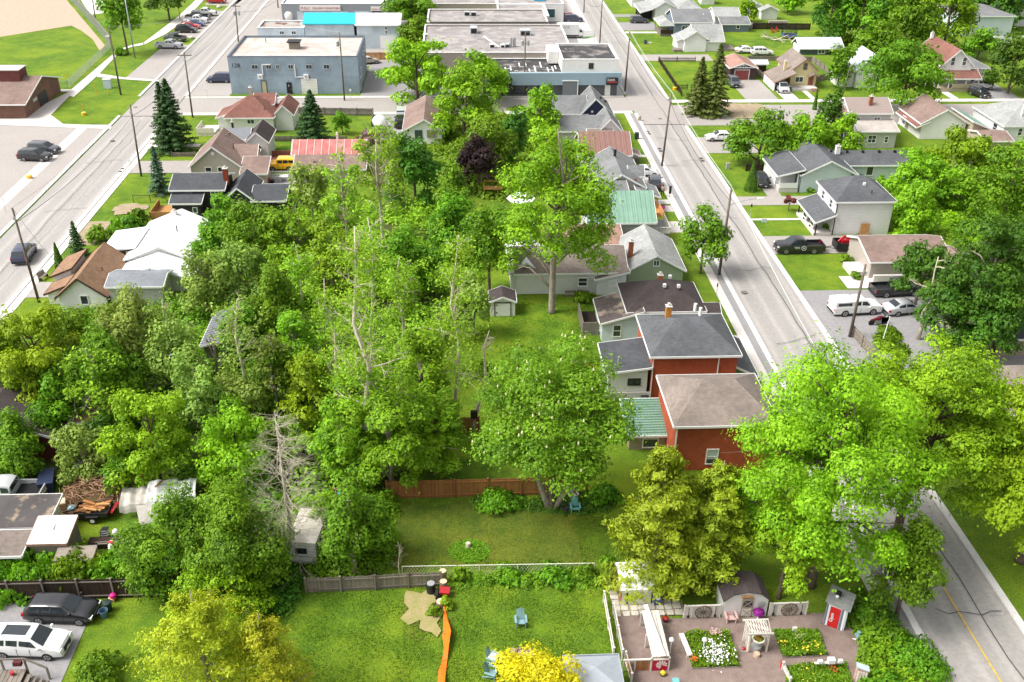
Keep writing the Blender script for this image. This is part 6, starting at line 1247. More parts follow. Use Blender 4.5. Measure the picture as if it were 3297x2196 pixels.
MB().box(-.9, .2, -.45, .45, .45, .95).box(.3, 1.1, -.4, .4, .5, .8).build('engine_cover', rd, o, fix=False); MB().bar((-1.2, 0, .6), (-.5, .1, 1.3), .2, .25).bar((-.5, .1, 1.3), (.3, .1, .9), .18, .2).build('boom', rd, o); MB().tube([(.9, .3, .6), (1.0, .3, 1.5), (1.25, .3, 1.55), (1.3, .3, 1.2)], .04, 6).build('roll_hoop', black, o)
X, Y = T('D1', 800, 175); trailer(X, Y, 0, 'small black trailer heaped with timber offcuts by the brush pile', L=2.5, W=1.4, wall=.35); g = random.Random(4)
o = thing('timber_load', 'heap of brown timber offcuts on the small black trailer', 'timber', (X, Y, .54)); 
for i in range(22):
    a = g.uniform(-.5, .5); x = g.uniform(-.8, .8); y = g.uniform(-.4, .4); z = .08+i*.022
    MB().bar((x-cos(a)*.6, y-sin(a)*.6, z), (x+cos(a)*.6, y+sin(a)*.6, z+g.uniform(-.05, .1)), .2, .07).build('board', plank_b if i % 3 else plank_o, o)

# ================================================================= POLES AND WIRES
polem = mat('weathered_pole', (.17, .14, .115), .95, 'bark'); polepts = {}
def pole(key, bx, by, tx, ty, label, arm=0, xf=False, lamp=None, m=None, name='utility_pole', r=.15, ins=True):
    X, Y = V(bx, by); Ht = VZ(tx, ty, Y); lx = V(tx, ty, Ht)[0]-X
    o = thing(name, label, 'pole', (X, Y, 0)); MB().tube([(0, 0, -.1), (lx*.5, 0, Ht*.5), (lx, 0, Ht)], [r, r*.85, r*.65], 10).build('pole_shaft', m or polem, o, smooth=True)
    if arm:
        MB().bar((lx-arm, 0, Ht-.5), (lx+arm, 0, Ht-.5), .12, .14).build('crossarm', polem, o)
        for k in (-1, -.45, .45, 1): MB().lathe([(.05, 0), (.05, .08), (.03, .16)], (lx+arm*k, 0, Ht-.42), 6).build('insulator', steel, o)
    if xf:
        for k in ((-.5, .5) if xf == 2 else (-.45,)): MB().lathe([(.02, 0), (.27, .03), (.27, .85), (.2, .95), (.02, 1.)], (lx+k, 0, Ht-2.4), 12).build('transformer', steel, o); MB().bar((lx, 0, Ht-2.), (lx+k, 0, Ht-2.), .08, .08).build('bracket', steel, o)
    if lamp:
        MB().tube([(lx*.8, 0, Ht*.8), (lx*.8+lamp*.5, 0, Ht*.8+.6), (lx*.8+lamp, 0, Ht*.8+.8)], .045, 6).build('lamp_arm', steel, o); MB().box(lx*.8+lamp-.3, lx*.8+lamp+.35, -.13, .13, Ht*.8+.72, Ht*.8+.86).build('lamp_head', white, o)
    elif ins: MB().box(lx*.9-.14, lx*.9+.14, -.22, -.1, Ht*.88, Ht*.88+.35).build('pole_bracket', steel, o)
    MB().tube([(0, -r-.02, .2), (lx*.45, -r-.02, Ht*.45)], .035, 5).build('conduit', black, o)
    polepts[key] = Vector((X+lx, Y, Ht)); return o
def tv(t, x, y): o = OFF[t]; return (o[0]+x/2.613)/1.4006, (o[1]+y/2.613)/1.4006
pole('a', 90, 695, 28, 478, 'weathered leaning pole on the verge by the tan-roofed house'); pole('b', 325, 405, 299, 240, 'weathered pole in front of the blue-green spruce'); pole('c', 443, 270, 423, 120, 'pole with a short crossarm right of the tall dark spruce', arm=1.1)
pole('d', 278, 218, 249, 62, 'dark pole with a lamp head standing on the lawn by the washroom', lamp=-.5, r=.17); pole('e', *tv('A1', 1137, 492), *tv('A1', 1050, -20), 'tall pale steel light mast next to the poplar', m=steel, name='light_mast', r=.13)
pole('f', *tv('A1', 2006, 352), *tv('A1', 1980, 32), 'pole with three transformers at the corner of the number 128 building', arm=1, xf=2); pole('g', 792, 231, 780, 74, 'dark pole with conduit standing before the white roller door', xf=1)
pole('h', *tv('A1', 808, 200), *tv('A1', 775, -30), 'dark pole behind the ball field backstop'); pole('i', *tv('A1', 1515, 172), *tv('A1', 1498, 30), 'thin lamp post by the park path', r=.08, name='lamp_post'); pole('j', *tv('A2', 250, 66), *tv('A2', 238, -60), 'pole at the top of the left street')
pole('k', 1653, 632, 1682, 430, 'leaning pole with a street lamp arm beside the young maple', lamp=3.4, r=.17); pole('l', *tv('A3', 1387, 1398), *tv('A3', 1470, 775), 'leaning pole on the pavement opposite the white sedan', lamp=None, r=.16); pole('m', *tv('A3', 1076, 772), *tv('A3', 1120, 262), 'dark pole in front of the storefront corner', r=.17)
pole('n', *tv('A3', 865, 362), *tv('A3', 888, -30), 'pole beside the white cube van', arm=0); pole('o', *tv('A3', 731, 105), *tv('A3', 738, -60), 'short-looking pole at the top of the right street'); pole('p', *tv('A3', 230, 785), *tv('A3', 240, 268), 'pole with grey transformers in front of the storefront', xf=2)
pole('q', 1953, 775, 1990, 608, 'leaning weathered pole by the white capped pickup', r=.17); pole('r', *tv('A4', 815, 812), *tv('A4', 888, 532), 'thin leaning pole in front of the narrow white house', r=.1)
def wire(a, b_, label, sag=.5, r=.022, dz=0., m=None):
    a = Vector(a)+Vector((0, 0, dz)); b_ = Vector(b_)+Vector((0, 0, dz)); pts = []
    for i in range(13): t = i/12; p = a.lerp(b_, t); p.z -= sag*4*t*(1-t); pts.append(p)
    tag(MB().tube(pts, r, 4, cap=False).build('power_line', m or steel, fix=False), label, 'wire')
P2 = polepts
for a, b_, lab in (('a', 'b', 'wire between the two weathered poles of the left street'), ('b', 'c', 'wire from the spruce pole to the crossarm pole'), ('c', 'f', 'wire from the crossarm pole to the transformer pole'), ('f', 'j', 'wire running up the left street from the transformer pole'), ('k', 'l', 'wire between the two leaning poles of the right street'), ('l', 'm', 'wire to the storefront corner pole'), ('m', 'n', 'wire from the storefront corner pole to the cube van pole'), ('n', 'o', 'wire at the top of the right street')):
    wire(P2[a], P2[b_], lab+', upper strand', .8, .02); wire(P2[a], P2[b_], lab+', lower strand', 1., .03, -1.6, black)
wire(P2['m'], P2['p'], 'wire crossing in front of the storefront', .6); 
wire(P2['d'], P2['f'], 'long cable from the lawn pole towards the transformer pole', 1); wire(P2['a'], (-42, 96, 3.2), 'service cable to the tan-roofed house', .5); wire(P2['g'], P2['f'], 'cable over the rust-stained flat roof', .8)
polepts['s'] = Vector((28.2, 62, 9.6)); wire(P2['k'], P2['s'], 'pale cable from the leaning pole into the great maple', .35, .03, 0, mat('pale_cable', (.6, .6, .55), .6, bump=0)); wire(P2['l'], P2['k'], 'pale cable between the two leaning poles', .5, .03, .1, _M['pale_cable']); wire(P2['m'], P2['l'], 'pale cable running to the storefront corner pole', .5, .03, .1, _M['pale_cable'])
# ================================================================= FENCES
def fence(name, label, t, pts, h_, m, bw=.15, gap=.0, post=2.4, pm=None, rail=True, wpts=None, th=.025, cap=False, jit=.02, piece='board'):
    P_ = wpts or [T(t, *p) for p in pts]; o = thing(name, label, 'fence', (*P_[0], 0)); g = random.Random(len(label)); cnt = 0; ox, oy = P_[0]
    me_ = {}
    extra = MB(); nx = 0
    for (x0, y0), (x1, y1) in zip(P_, P_[1:]):
        L_ = hypot(x1-x0, y1-y0); a = atan2(y1-y0, x1-x0); ux, uy = cos(a), sin(a); n = max(1, int(L_/(bw+gap)))
        key = ('bd', m.name, bw, h_)
        if key not in _meshes: _meshes[key] = MB().box(0, bw*.94, -th/2, th/2, 0, h_-.04).mesh(piece, m)
        for i in range(n):
            if cnt >= 290: break
            u = (i+.03)*L_/n; b_ = mk(piece, _meshes[key], o); b_.location = (x0-ox+ux*u, y0-oy+uy*u, g.uniform(-jit, jit)); b_.rotation_euler = (0, 0, a+g.uniform(-.02, .02)); cnt += 1
        k = max(1, round(L_/post)); kp = ('post', (pm or m).name, h_)
        if kp not in _meshes: _meshes[kp] = MB().box(-.055, .055, -.055, .055, 0, h_+.05).box(-.075, .075, -.075, .075, h_+.05, h_+.09).mesh('post', pm or m)
        for i in range(k+1):
            q = mk('post', _meshes[kp], o); q.location = (x0-ox+ux*L_*i/k+uy*.07, y0-oy+uy*L_*i/k-ux*.07, 0); q.rotation_euler = (0, 0, a)
        if rail:
            for z in ((h_-.02, .3) if cap else (h_-.25, .3)):
                r_ = MB().box(0, L_, -.075, -.03, z-.04, z+.04).build('rail', pm or m, o); r_.location = (x0-ox, y0-oy, 0); r_.rotation_euler = (0, 0, a)
    return o
def chain(label, P_, h_, name='chain_link_fence', m=None, post=3., mesh_=True, toponly=False):
    o = thing(name, label, 'fence', (*P_[0], 0)); ox, oy = P_[0]; m = m or steel; net = MB()
    for (x0, y0), (x1, y1) in zip(P_, P_[1:]):
        L_ = hypot(x1-x0, y1-y0); k = max(1, round(L_/post))
        for i in range(k+1): MB().tube([(x0-ox+(x1-x0)*i/k, y0-oy+(y1-y0)*i/k, 0), (x0-ox+(x1-x0)*i/k, y0-oy+(y1-y0)*i/k, h_)], .04, 6).build('post', m, o)
        MB().tube([(x0-ox, y0-oy, h_), (x1-ox, y1-oy, h_)], .035, 6).build('top_rail', m, o)
        n = int(L_/.22); u = Vector(((x1-x0)/L_, (y1-y0)/L_, 0)); p0 = Vector((x0-ox, y0-oy, 0))
        for i in range(n if mesh_ else 0):
            net.bar(p0+u*(i*L_/n), p0+u*min(L_, i*L_/n+h_*.6)+Vector((0, 0, h_)), .012, .012); net.bar(p0+u*(i*L_/n)+Vector((0, 0, h_)), p0+u*min(L_, i*L_/n+h_*.6), .012, .012)
    if net.v: tag(net.build('wire_mesh', m, o, fix=False), kind='stuff')
    return o
fence('board_fence', 'tall dark stained board fence behind the black estate car', None, None, 1.8, plank_d, .15, wpts=[(-33.5, 50.95), (-19.6, 50.85)], pm=plank_w, post=2.35)
fence('picket_fence', 'sagging grey picket fence below the white camper', 'D2', [(490, 815), (1070, 790), (1350, 772), (1622, 762)], 1.35, plank_w, .12, jit=.05, post=2.2)
fence('board_fence', 'brown stained board fence behind the horse chestnut trunk', None, None, 1.75, plank_b, .14, wpts=[(-6.2, 60.95), (9.6, 61.0)], post=2.45)
fence('board_fence', 'short brown board fence behind the leaning broken snag', None, None, 1.5, plank_b, .14, wpts=[(-5, 70.0), (1.2, 69.9)])
fence('board_fence', 'weathered grey fence round the yard by the broad spruce', 'A2', [(375, 962), (640, 968), (1052, 975), (1040, 1092)], 1.3, plank_w, .18, post=3)
fence('board_fence', 'low weathered fence between the spruce yard and the striped garage', 'A2', [(205, 1190), (830, 1192)], .9, plank_w, .2, post=3); fence('board_fence', 'weathered gate fence in front of the parked black van', 'A2', [(1050, 1150), (1240, 1178)], 1.2, plank_w, .2)
fence('board_fence', 'new cedar fence behind the champagne saloon', 'A2', [(990, 502), (1345, 502)], 1.5, plank_o, .2, post=3.2); fence('picket_fence', 'dark slatted fence round the corner lawn', 'A3', [(1668, 522), (1362, 520), (1556, 812)], .95, plank_d, .1, .12, post=3)
fence('picket_fence', 'short dark slatted fence piece beside the dark spruces', 'A3', [(1512, 752), (1600, 752)], .95, plank_d, .1, .12)
fence('board_fence', 'long dark fence behind the trampoline yard', 'A4', [(60, 245), (540, 252)], 1.5, plank_d, .25, post=3.5); fence('board_fence', 'grey fence behind the white SUV and the yellow house', 'A4', [(20, 508), (560, 516)], 1., plank_w, .25, post=3)
fence('board_fence', 'weathered fence right of the yellow house', 'A4', [(556, 516), (738, 655), (590, 690)], 1.2, plank_w, .2); fence('board_fence', 'weathered fence between the brown garage and the yellow house', 'A4', [(60, 590), (160, 680)], 1.2, plank_w, .2)
fence('board_fence', 'dark fence behind the cone cedar', 'A4', [(0, 1440), (262, 1440)], 1.1, plank_d, .2); fence('board_fence', 'pale grey fence running down from the leaning pole', 'C4', [(885, 70), (1075, 290)], 1.3, plank_w, .15)
fence('board_fence', 'grey horizontal fence stub below the tall spruce', 'B1', [(1450, 1314-1250+500-500+1250-1250+0), (1640, 64)], .7, plank_w, .2) if False else fence('board_fence', 'grey fence stub below the tall dark spruce', 'A1', [(1450, 1318), (1645, 1318)], .7, plank_w, .2)
chain('black chain-link fence on the lawn beside the timber deck', [T('B1', 1127, 402), T('B1', 1410, 400)], 1.1, m=black, post=2.8)
chain('chain-link fence along the ball field outfield', [T('A1', 500, 748), T('A1', 572, 745), T('A1', 935, 402)], 1.4); chain('tall chain-link backstop fence of the ball field', [T('A1', 935, 402), T('A1', 800, 230), T('A1', 590, 0)], 2.6)
chain('low wire fence with a pale top rail across the lawn', [(-4.6, 52.2), (9.0, 52.0)], .95, m=mat('pale_pipe', (.62, .62, .5), .6), post=2.8); chain('low wire fence behind the sage house lawn edge', [T('B3', 500, 1190), T('B3', 1040, 1190)], .35, mesh_=False, m=conc)
fence('lattice_fence', 'white lattice fence on the lawn side of the gravel yard', 'D3', [(905, 900), (985, 1375)], 1.0, plank_wh, .09, .09, cap=True); fence('lattice_fence', 'white lattice fence on the gravel side of the yard', 'D3', [(985, 1000), (1060, 1390)], 1.0, plank_wh, .09, .09, cap=True)
fence('board_fence', 'brown board fence running to the bottom edge beside the gravel yard', 'D3', [(1085, 1420), (1135, 1600)], 1.1, plank_o, .14, cap=True, pm=plank_wh)
# ================================================================= YARD OF GRAVEL, PLAY BARN AND GARDEN BEDS
DP = lambda x, y: T('D3', x, y)
organic('gravel_yard', [DP(1010,1005), DP(1230,1000), DP(1400,1040), DP(1560,1033), DP(1900,1028), T('D4', 95, 585), T('D4', 300, 572), T('D4', 420, 560), T('D4', 500, 640), T('D4', 570, 710), T('D4', 620, 830), T('D4', 700, 1010), DP(2000, 1760), DP(1150, 1760), DP(1085, 1400)], gravel, 27, .12, 3)
stone = mat('pale_paving_stone', (.46, .43, .37), .9, 'dirt', col2=(.60, .57, .50)); g = random.Random(9)
pt = tag(MB().quad(*[(x, y, .075) for x, y in (DP(925,765), DP(1000,1005), DP(1570,1005), DP(1560,880), DP(1040,905), DP(1000,760))][::-1]).build('stone_patio', dirt), kind='structure')
sl = MB().box(-.28, .28, -.24, .24, 0, .05).mesh('paving_slab', stone)
x0_, y1_ = DP(930, 770); x1_, y0_ = DP(1565, 1000)
for j in range(7):
    for i in range(13):
        x = x0_+.3+i*.6+g.uniform(-.03, .03); y = y0_+.15+j*.52+g.uniform(-.03, .03)
        if (j > 2 and i > 1) or x > x1_: continue
        q = mk('paving_slab', sl, pt, (x+(.0), y, .076+g.uniform(0, .02))); q.rotation_euler = (0, 0, g.uniform(-.08, .08)); q.scale = (g.uniform(.8, 1.03), g.uniform(.85, 1.03), 1)
def prop(name, label, cat, x, y, rz=0, group=None, z=0.): return thing(name, label, cat, (x, y, z), radians(rz), group)
# storage shed with reddish side
h = House('storage_shed', 'cream storage shed with white roof, red side wall and dark door strip beside the paving', 'shed', *DP(1200, 910))
xa, ya = DP(1045, 918); xb = DP(1320, 918)[0]
h.vol(xa-.1, xb+.1, ya-.1, ya+2.6, 1.45, 'gx', 1.9, W_shed, mat('white_shed_roof', (.80, .80, .79), .6), ov=.1, tm=W_shed); h.box('side_wall', mat('dusty_red_panel', (.36, .13, .12), .8), xa-.03, xa-.005, ya+.02, ya+2.4, 0, 1.4)
h.c = (xa, xb, ya, ya+2.4, 0); h.door('S', (xa+xb)/2+.1, 1.6, 1.25, W_shed, black, name='sliding_door')
o = prop('birdhouse_sign', 'blue painted board with a white round ornament beside the cream shed', 'ornament', *DP(1348, 925)); MB().box(-.22, .22, -.08, .08, 0, 1.25).build('board', mat('blue_board', (.05, .09, .25), .6), o); MB().lathe([(.15, -.10), (.15, -.085)], (0, 0, .75), 14, 'y').build('ornament', white, o); MB().slab([(-.3, -.15, 1.2), (0, -.15, 1.45), (0, .15, 1.45), (-.3, .15, 1.2)], .04).slab([(0, -.15, 1.45), (.3, -.15, 1.2), (.3, .15, 1.2), (0, .15, 1.45)], .04).build('roof', mat('green_board', (.12, .2, .1), .7), o)
wheelwood = mat('weathered_wheel_wood', (.16, .12, .09), .9, 'wood')
def wagon_wheel(parent, x, y, z, R_=.62):
    w_ = MB(); n = 24
    for k in range(n): a, b_ = k*2*pi/n, (k+1)*2*pi/n; w_.bar((x+R_*cos(a), y, z+R_*sin(a)), (x+R_*cos(b_), y, z+R_*sin(b_)), .05, .07, (0, 1, 0))
    w_ = w_.build('wheel_rim', wheelwood, parent); 
    for k in range(12): a = k*pi/6+.1; mk('spoke', MB().bar((x, y, z), (x+R_*cos(a), y, z+R_*sin(a)), .035, .035, (0, 1, 0)).mesh('spoke', wheelwood), w_)
    mk('hub', MB().lathe([(.09, -.06), (.09, .05)], (x, y, z), 10, 'y').mesh('hub', wheelwood), w_)
def wall_panel(label, xa, xb, y, h_, wx):
    o = prop('fence_panel', label, 'fence', xa, y); n = int((xb-xa)/.16)
    for i in range(n): mk('board', MB().box(i*(xb-xa)/n, (i+.96)*(xb-xa)/n, -.03, .03, .05, h_).mesh('board', plank_wh), o)
    MB().box(-.05, xb-xa+.05, -.06, .06, h_, h_+.06).build('cap_rail', plank_wh, o)
    for x in (-.03, xb-xa+.03): MB().box(x-.05, x+.05, -.05, .05, 0, h_+.12).build('post', plank_wh, o)
    w_ = prop('wagon_wheel', 'wooden wagon wheel on '+label.split(' with')[0], 'wheel', wx, y-.09); wagon_wheel(w_, 0, 0, .62, .56)
    for x in (xa+.25, xb-.3): oo = prop('paddle', 'dark oar hung near the '+('left' if x < wx else 'right')+' end of '+label.split(' with')[0], 'oar', x, y-.08); MB().bar((0, 0, .25), (0, 0, 1.05), .03, .03).box(-.07, .07, -.015, .015, .12, .35).build('shaft', black, oo)
yA = DP(1700, 1030)[1]
wall_panel('white board wall left of the play barn with wagon wheel', DP(1572, 1030)[0], DP(1865, 1025)[0], yA, 1.12, DP(1725, 1025)[0]); wall_panel('white board wall right of the play barn with wagon wheel', T('D4', 112, 578)[0], T('D4', 285, 575)[0], yA, 1.12, T('D4', 205, 578)[0])
xa, xb = DP(1892, 1022)[0], DP(2262, 1018)[0]; xm = (xa+xb)/2
o = prop('play_barn', 'small white barn-shaped shed with dark gambrel roof, cross-braced door and a round ornament', 'shed', xm, yA); W2 = (xb-xa)/2
prof = [(-W2, 0), (W2, 0), (W2, 1.6), (W2*.62, 2.1), (0, 2.3), (-W2*.62, 2.1), (-W2, 1.6)]
f = MB(); f.quad(*[(x, 0, z) for x, z in prof]); f.quad(*[(x, 1.9, z) for x, z in reversed(prof)]); f.quad((-W2, 1.9, 0), (-W2, 0, 0), (-W2, 0, 1.6), (-W2, 1.9, 1.6)); f.quad((W2, 0, 0), (W2, 1.9, 0), (W2, 1.9, 1.6), (W2, 0, 1.6)); f.build('wall', sd('white_barn_siding', (.74, .73, .72), .14), o)
rr_ = MB(); pr = [(-W2-.1, 1.55), (-W2*.62, 2.14), (0, 2.35), (W2*.62, 2.14), (W2+.1, 1.55)]
for (a, za), (b_, zb) in zip(pr, pr[1:]): rr_.slab([(a, -.12, za), (b_, -.12, zb), (b_, 2.0, zb), (a, 2.0, za)], .06)
rr_.build('roof', R_black, o)
dr = MB().box(.05-.35, .05+.45, -.05, -.01, .02, 1.72).build('door', mat('tan_door_frame', (.34, .28, .22), .8), o); mk('door_panel', MB().box(-.22, .42, -.07, -.05, .12, .78).mesh('door_panel', plank_wh), dr)
mk('door_window', MB().box(-.2, .4, -.07, -.05, .98, 1.5).mesh('door_window', carglass), dr)
mk('brace', MB().bar((-.2, -.08, .15), (.4, -.08, .75), .05, .02, (0, 1, 0)).bar((-.2, -.085, .75), (.4, -.085, .15), .05, .02, (0, 1, 0)).bar((-.18, -.08, 1.0), (.38, -.08, 1.48), .03, .02, (0, 1, 0)).bar((-.18, -.085, 1.48), (.38, -.085, 1.0), .03, .02, (0, 1, 0)).mesh('brace', mat('tan_door_frame', (0, 0, 0))), dr)
oo = prop('wall_ornament', 'round dark metal plate on the play barn wall', 'ornament', xm+1.05, yA-.04, z=1.15); MB().lathe([(.26, 0), (.26, -.04), (.12, -.06)], (0, 0, 0), 16, 'y').build('plate', steel, oo); MB().box(-.4, .4, -.12, -.05, 1.84, 2.0).build('name_board', plank_o, o)
# stuff in the yard
def adirondack(x, y, rz, label, m, name='garden_chair'):
    o = prop(name, label, 'chair', x, y, rz); 
    for i in range(5): mk('back_slat', MB().slab([(-.26+i*.105, .22, .3), (-.17+i*.105, .22, .3), (-.17+i*.105, .5, .95+.06*(2-abs(i-2))), (-.26+i*.105, .5, .95+.06*(2-abs(i-2)))], .03).mesh('back_slat', m), o)
    for i in range(4): mk('seat_slat', MB().box(-.26, .26, -.32+i*.13, -.21+i*.13, .36-i*.03, .39-i*.03).mesh('seat_slat', m), o)
    for s_ in (-1, 1):
        MB().box(s_*.35-.07, s_*.35+.07, -.38, .34, .54, .57).build('armrest', m, o); MB().box(s_*.3-.03, s_*.3+.03, -.36, -.28, 0, .54).build('leg', m, o); MB().bar((s_*.3, -.3, .34), (s_*.3, .5, .04), .05, .1).build('leg', m, o)
    return o
P_adi = mat('grey_blue_plastic', (.20, .33, .36), .6, var=.05, bump=0); P_turq = mat('turquoise_plastic', (.16, .42, .42), .6, var=.05, bump=0); P_pink = mat('pink_paint', (.55, .35, .33), .7, bump=0)
X = T('D2', 2290, 1085); adirondack(X[0], X[1], 0, 'grey-blue garden chair alone in the middle of the front lawn', P_adi); X = T('D2', 2060, 1400); adirondack(X[0], X[1], 60, 'grey-blue garden chair with a white cushion near the fire pit', P_adi); MB().box(-.3, .3, -.3, .3, .42, .5).build('cushion', white, bpy.data.objects['garden_chair.001'])
X = T('D2', 2045, 1520); adirondack(X[0], X[1], 65, 'grey-blue garden chair nearest the golden tree', P_adi); X = T('C3', 655, 1555); adirondack(X[0], X[1], 0, 'turquoise garden chair under the horse chestnut', P_turq); X = T('C3', 640, 1490); adirondack(X[0], X[1]+.6, 20, 'white garden chair behind the turquoise one', plank_wh)
X = T('C3', 580, 1545); o = prop('flower_tub', 'low purple tub beside the turquoise chair', 'tub', *X); MB().lathe([(.26, 0), (.34, .34), (.30, .34), (.24, .1)], (0, 0, 0), 14).build('tub', mat('purple_plastic', (.10, .02, .16), .5), o)
X = DP(1960, 1050); adirondack(X[0], X[1], 0, 'small pink chair in front of the play barn', P_pink, 'pink_chair')
X = DP(2192, 1045); o = prop('flower_urn', 'white pedestal urn with purple flowers by the play barn', 'planter', *X); MB().lathe([(.2, 0), (.08, .08), (.06, .35), (.22, .55), (.24, .6)], (0, 0, 0), 12).build('urn', white, o)
def blooms(parent, name, m, R_, z, N, size=.07, seed=1, flat=.7):
    g = np.random.default_rng(seed); u = unit(g.normal(size=(N, 3))); u[:, 2] = abs(u[:, 2]); c = u*R_*g.uniform(.6, 1, (N, 1))*np.array([1, 1, flat])+np.array([0, 0, z])
    v, q, t = leaves(c, u, size, g, .9, tint=g.uniform(0, 1, N)); b_ = mk(name, npmesh(name, v, q, m, t), parent); return tag(b_, kind='stuff')
blooms(o, 'blossoms', mat('purple_petal', (.22, .01, .20), .6, bump=0), .42, .65, 500)
X = DP(2190, 1320); o = prop('garden_arbour', 'white lattice arbour with flower basket in the middle of the gravel yard', 'arbour', X[0]-.05, X[1]); 
for x in (-.62, .62): 
    for y in (0, 1.0): MB().box(x-.05, x+.05, y-.05, y+.05, 0, 1.75).build('post', plank_wh, o)
    for k in range(6): mk('lattice_slat', MB().bar((x, 0, .15+k*.25), (x, 1., .45+k*.25), .02, .04).mesh('lattice_slat', plank_wh), o)
for y in (-.1, 1.1): MB().box(-.85, .85, y-.05, y+.05, 1.75, 1.85).build('beam', plank_wh, o)
for k in range(9): mk('lattice_slat', MB().bar((-.7+k*.17, -.1, 1.87), (-.55+k*.17, 1.1, 1.87), .04, .02).mesh('lattice_slat', plank_wh), o); mk('lattice_slat', MB().bar((-.55+k*.15, -.1, 1.89), (-.75+k*.15, 1.1, 1.89), .04, .02).mesh('lattice_slat', plank_wh), o)
oo = prop('flower_basket', 'white oval basket of red flowers hanging in the arbour', 'planter', X[0]-.05, X[1]+.1, z=.9); MB().lathe([(.25, 0), (.42, .25), (.42, .3)], (0, 0, 0), 16).build('basket', plank_wh, oo); blooms(oo, 'blossoms', P_red, .3, .28, 160, .06); blooms(oo, 'leaves', L_green, .36, .25, 200, .07, 2)
oo = prop('metal_tub', 'grey metal tub under the arbour', 'tub', X[0]-.05, X[1]+.2); MB().lathe([(.3, 0), (.34, .5)], (0, 0, 0), 16).build('tub', steel, oo); oo = prop('tree_stump', 'cut log stool in front of the arbour', 'stump', X[0]-.15, X[1]-.35); MB().lathe([(.22, 0), (.2, .32)], (0, 0, 0), 12).build('stump_wood', mat('cut_wood', (.48, .36, .25), .8), oo)
oo = prop('planter_box', 'small red-flowered planter box left of the arbour', 'planter', *DP(2072, 1300)); MB().box(-.25, .2, -.3, .3, 0, .12).build('box', plank_w, oo); blooms(oo, 'blossoms', P_red, .18, .1, 60, .06)
def bed(label, P_, seed, flowers, tall=.55):
    o = thing('garden_bed', label, 'garden bed', (*P_[0], 0)); c = (P_[0][0], P_[0][1]); g = np.random.default_rng(seed)
    MB().quad(*[(p[0]-c[0], p[1]-c[1], .1) for p in P_]).build('soil', shade_soil, o, fix=False)
    for a, b_ in zip(P_, P_[1:]+P_[:1]): MB().bar((a[0]-c[0], a[1]-c[1], .09), (b_[0]-c[0], b_[1]-c[1], .06, ), .06, .16).build('edging', plank_o if False else plank_w, o)
    N = 5200; xs = [p[0] for p in P_]; ys = [p[1] for p in P_]; x = g.uniform(min(xs), max(xs), N*2); y = g.uniform(min(ys), max(ys), N*2); k = inpoly(x, y, P_); x, y = x[k][:N], y[k][:N]; N = len(x)
    hh = tall*(.35+.65*np.abs(np.sin(x*1.7+seed)*np.cos(y*1.9+seed))); z = .1+hh*g.uniform(.3, 1, N)
    v, q, t = leaves(np.stack([x-c[0], y-c[1], z], 1), unit(g.normal(size=(N, 3))*.6+np.array([0, 0, .8])), .075, g, tint=g.uniform(0, 1, N)); tag(mk('foliage', npmesh('foliage', v, q, L_green, t), o), kind='stuff')
    for (fx, fy, R_, m, n) in flowers:
        u = g.normal(size=(n, 2))*R_*.5; v, q, t = leaves(np.stack([fx-c[0]+u[:, 0], fy-c[1]+u[:, 1], np.full(n, tall+.12)+g.uniform(-.15, .1, n)], 1), unit(g.normal(size=(n, 3))*.4+np.array([0, -.3, 1])), .06, g, .8, tint=g.uniform(0, 1, n)); tag(mk('blossoms', npmesh('blossoms', v, q, m, t), o), kind='stuff')
    return o
yf = mat('yellow_petal', (.75, .6, .05), .6, bump=0); rf_ = mat('orange_petal', (.6, .1, .02), .6, bump=0)
bed('garden bed full of white daisies with a bench at its edge', [DP(1640,1465), DP(2040,1450), DP(1945,1170), DP(1565,1175)], 1, [(*DP(1835,1370), 1.0, L_white, 300), (*DP(1830,1200), .35, P_pink, 60), (*DP(1655,1425), .25, rf_, 30)])
bed('garden bed with driftwood and yellow flowers beside the red-doored hut', [T('D4',178,786), T('D4',388,775), T('D4',345,655), T('D4',130,655)], 2, [(*T('D4',270,770), .8, yf, 22), (*T('D4',180,740), .3, yf, 14), (*T('D4',330,745), .4, yf, 16)])
bed('garden bed cut by the bottom edge with a row of white planter boxes', [T('D4',190,930), T('D4',520,930), T('D4',480,808), T('D4',195,830)], 3, [(*T('D4',300,870), .9, yf, 26), (*T('D4',420,855), .25, rf_, 30)], .4)
o = prop('driftwood', 'pale driftwood branch standing in the bed with yellow flowers', 'driftwood', *T('D4', 262, 700)); mb = MB(); gg = np.random.default_rng(8); grow(mb, Vector((0, 0, 0)), Vector((.1, 0, 1)), 1., .07, gg, 2, .8, 4, .1); mb.build('branch', barkp, o, fix=False)
o = prop('bird_box', 'pale box on the driftwood bed', 'bird box', *T('D4', 232, 668)); MB().box(-.14, .14, -.1, .1, .3, .65).build('box', stone, o); MB().box(-.03, .03, -.03, .03, 0, .3).build('post', plank_w, o)
o = prop('garden_bench', 'white plank bench beside the daisy bed', 'bench', *DP(1582, 1290), 6); MB().box(-.17, .17, -.95, .95, .4, .46).build('seat', plank_wh, o); MB().box(-.14, .14, -.8, -.72, 0, .4).build('leg', plank_wh, o); MB().box(-.14, .14, .72, .8, 0, .4).build('leg', plank_wh, o)
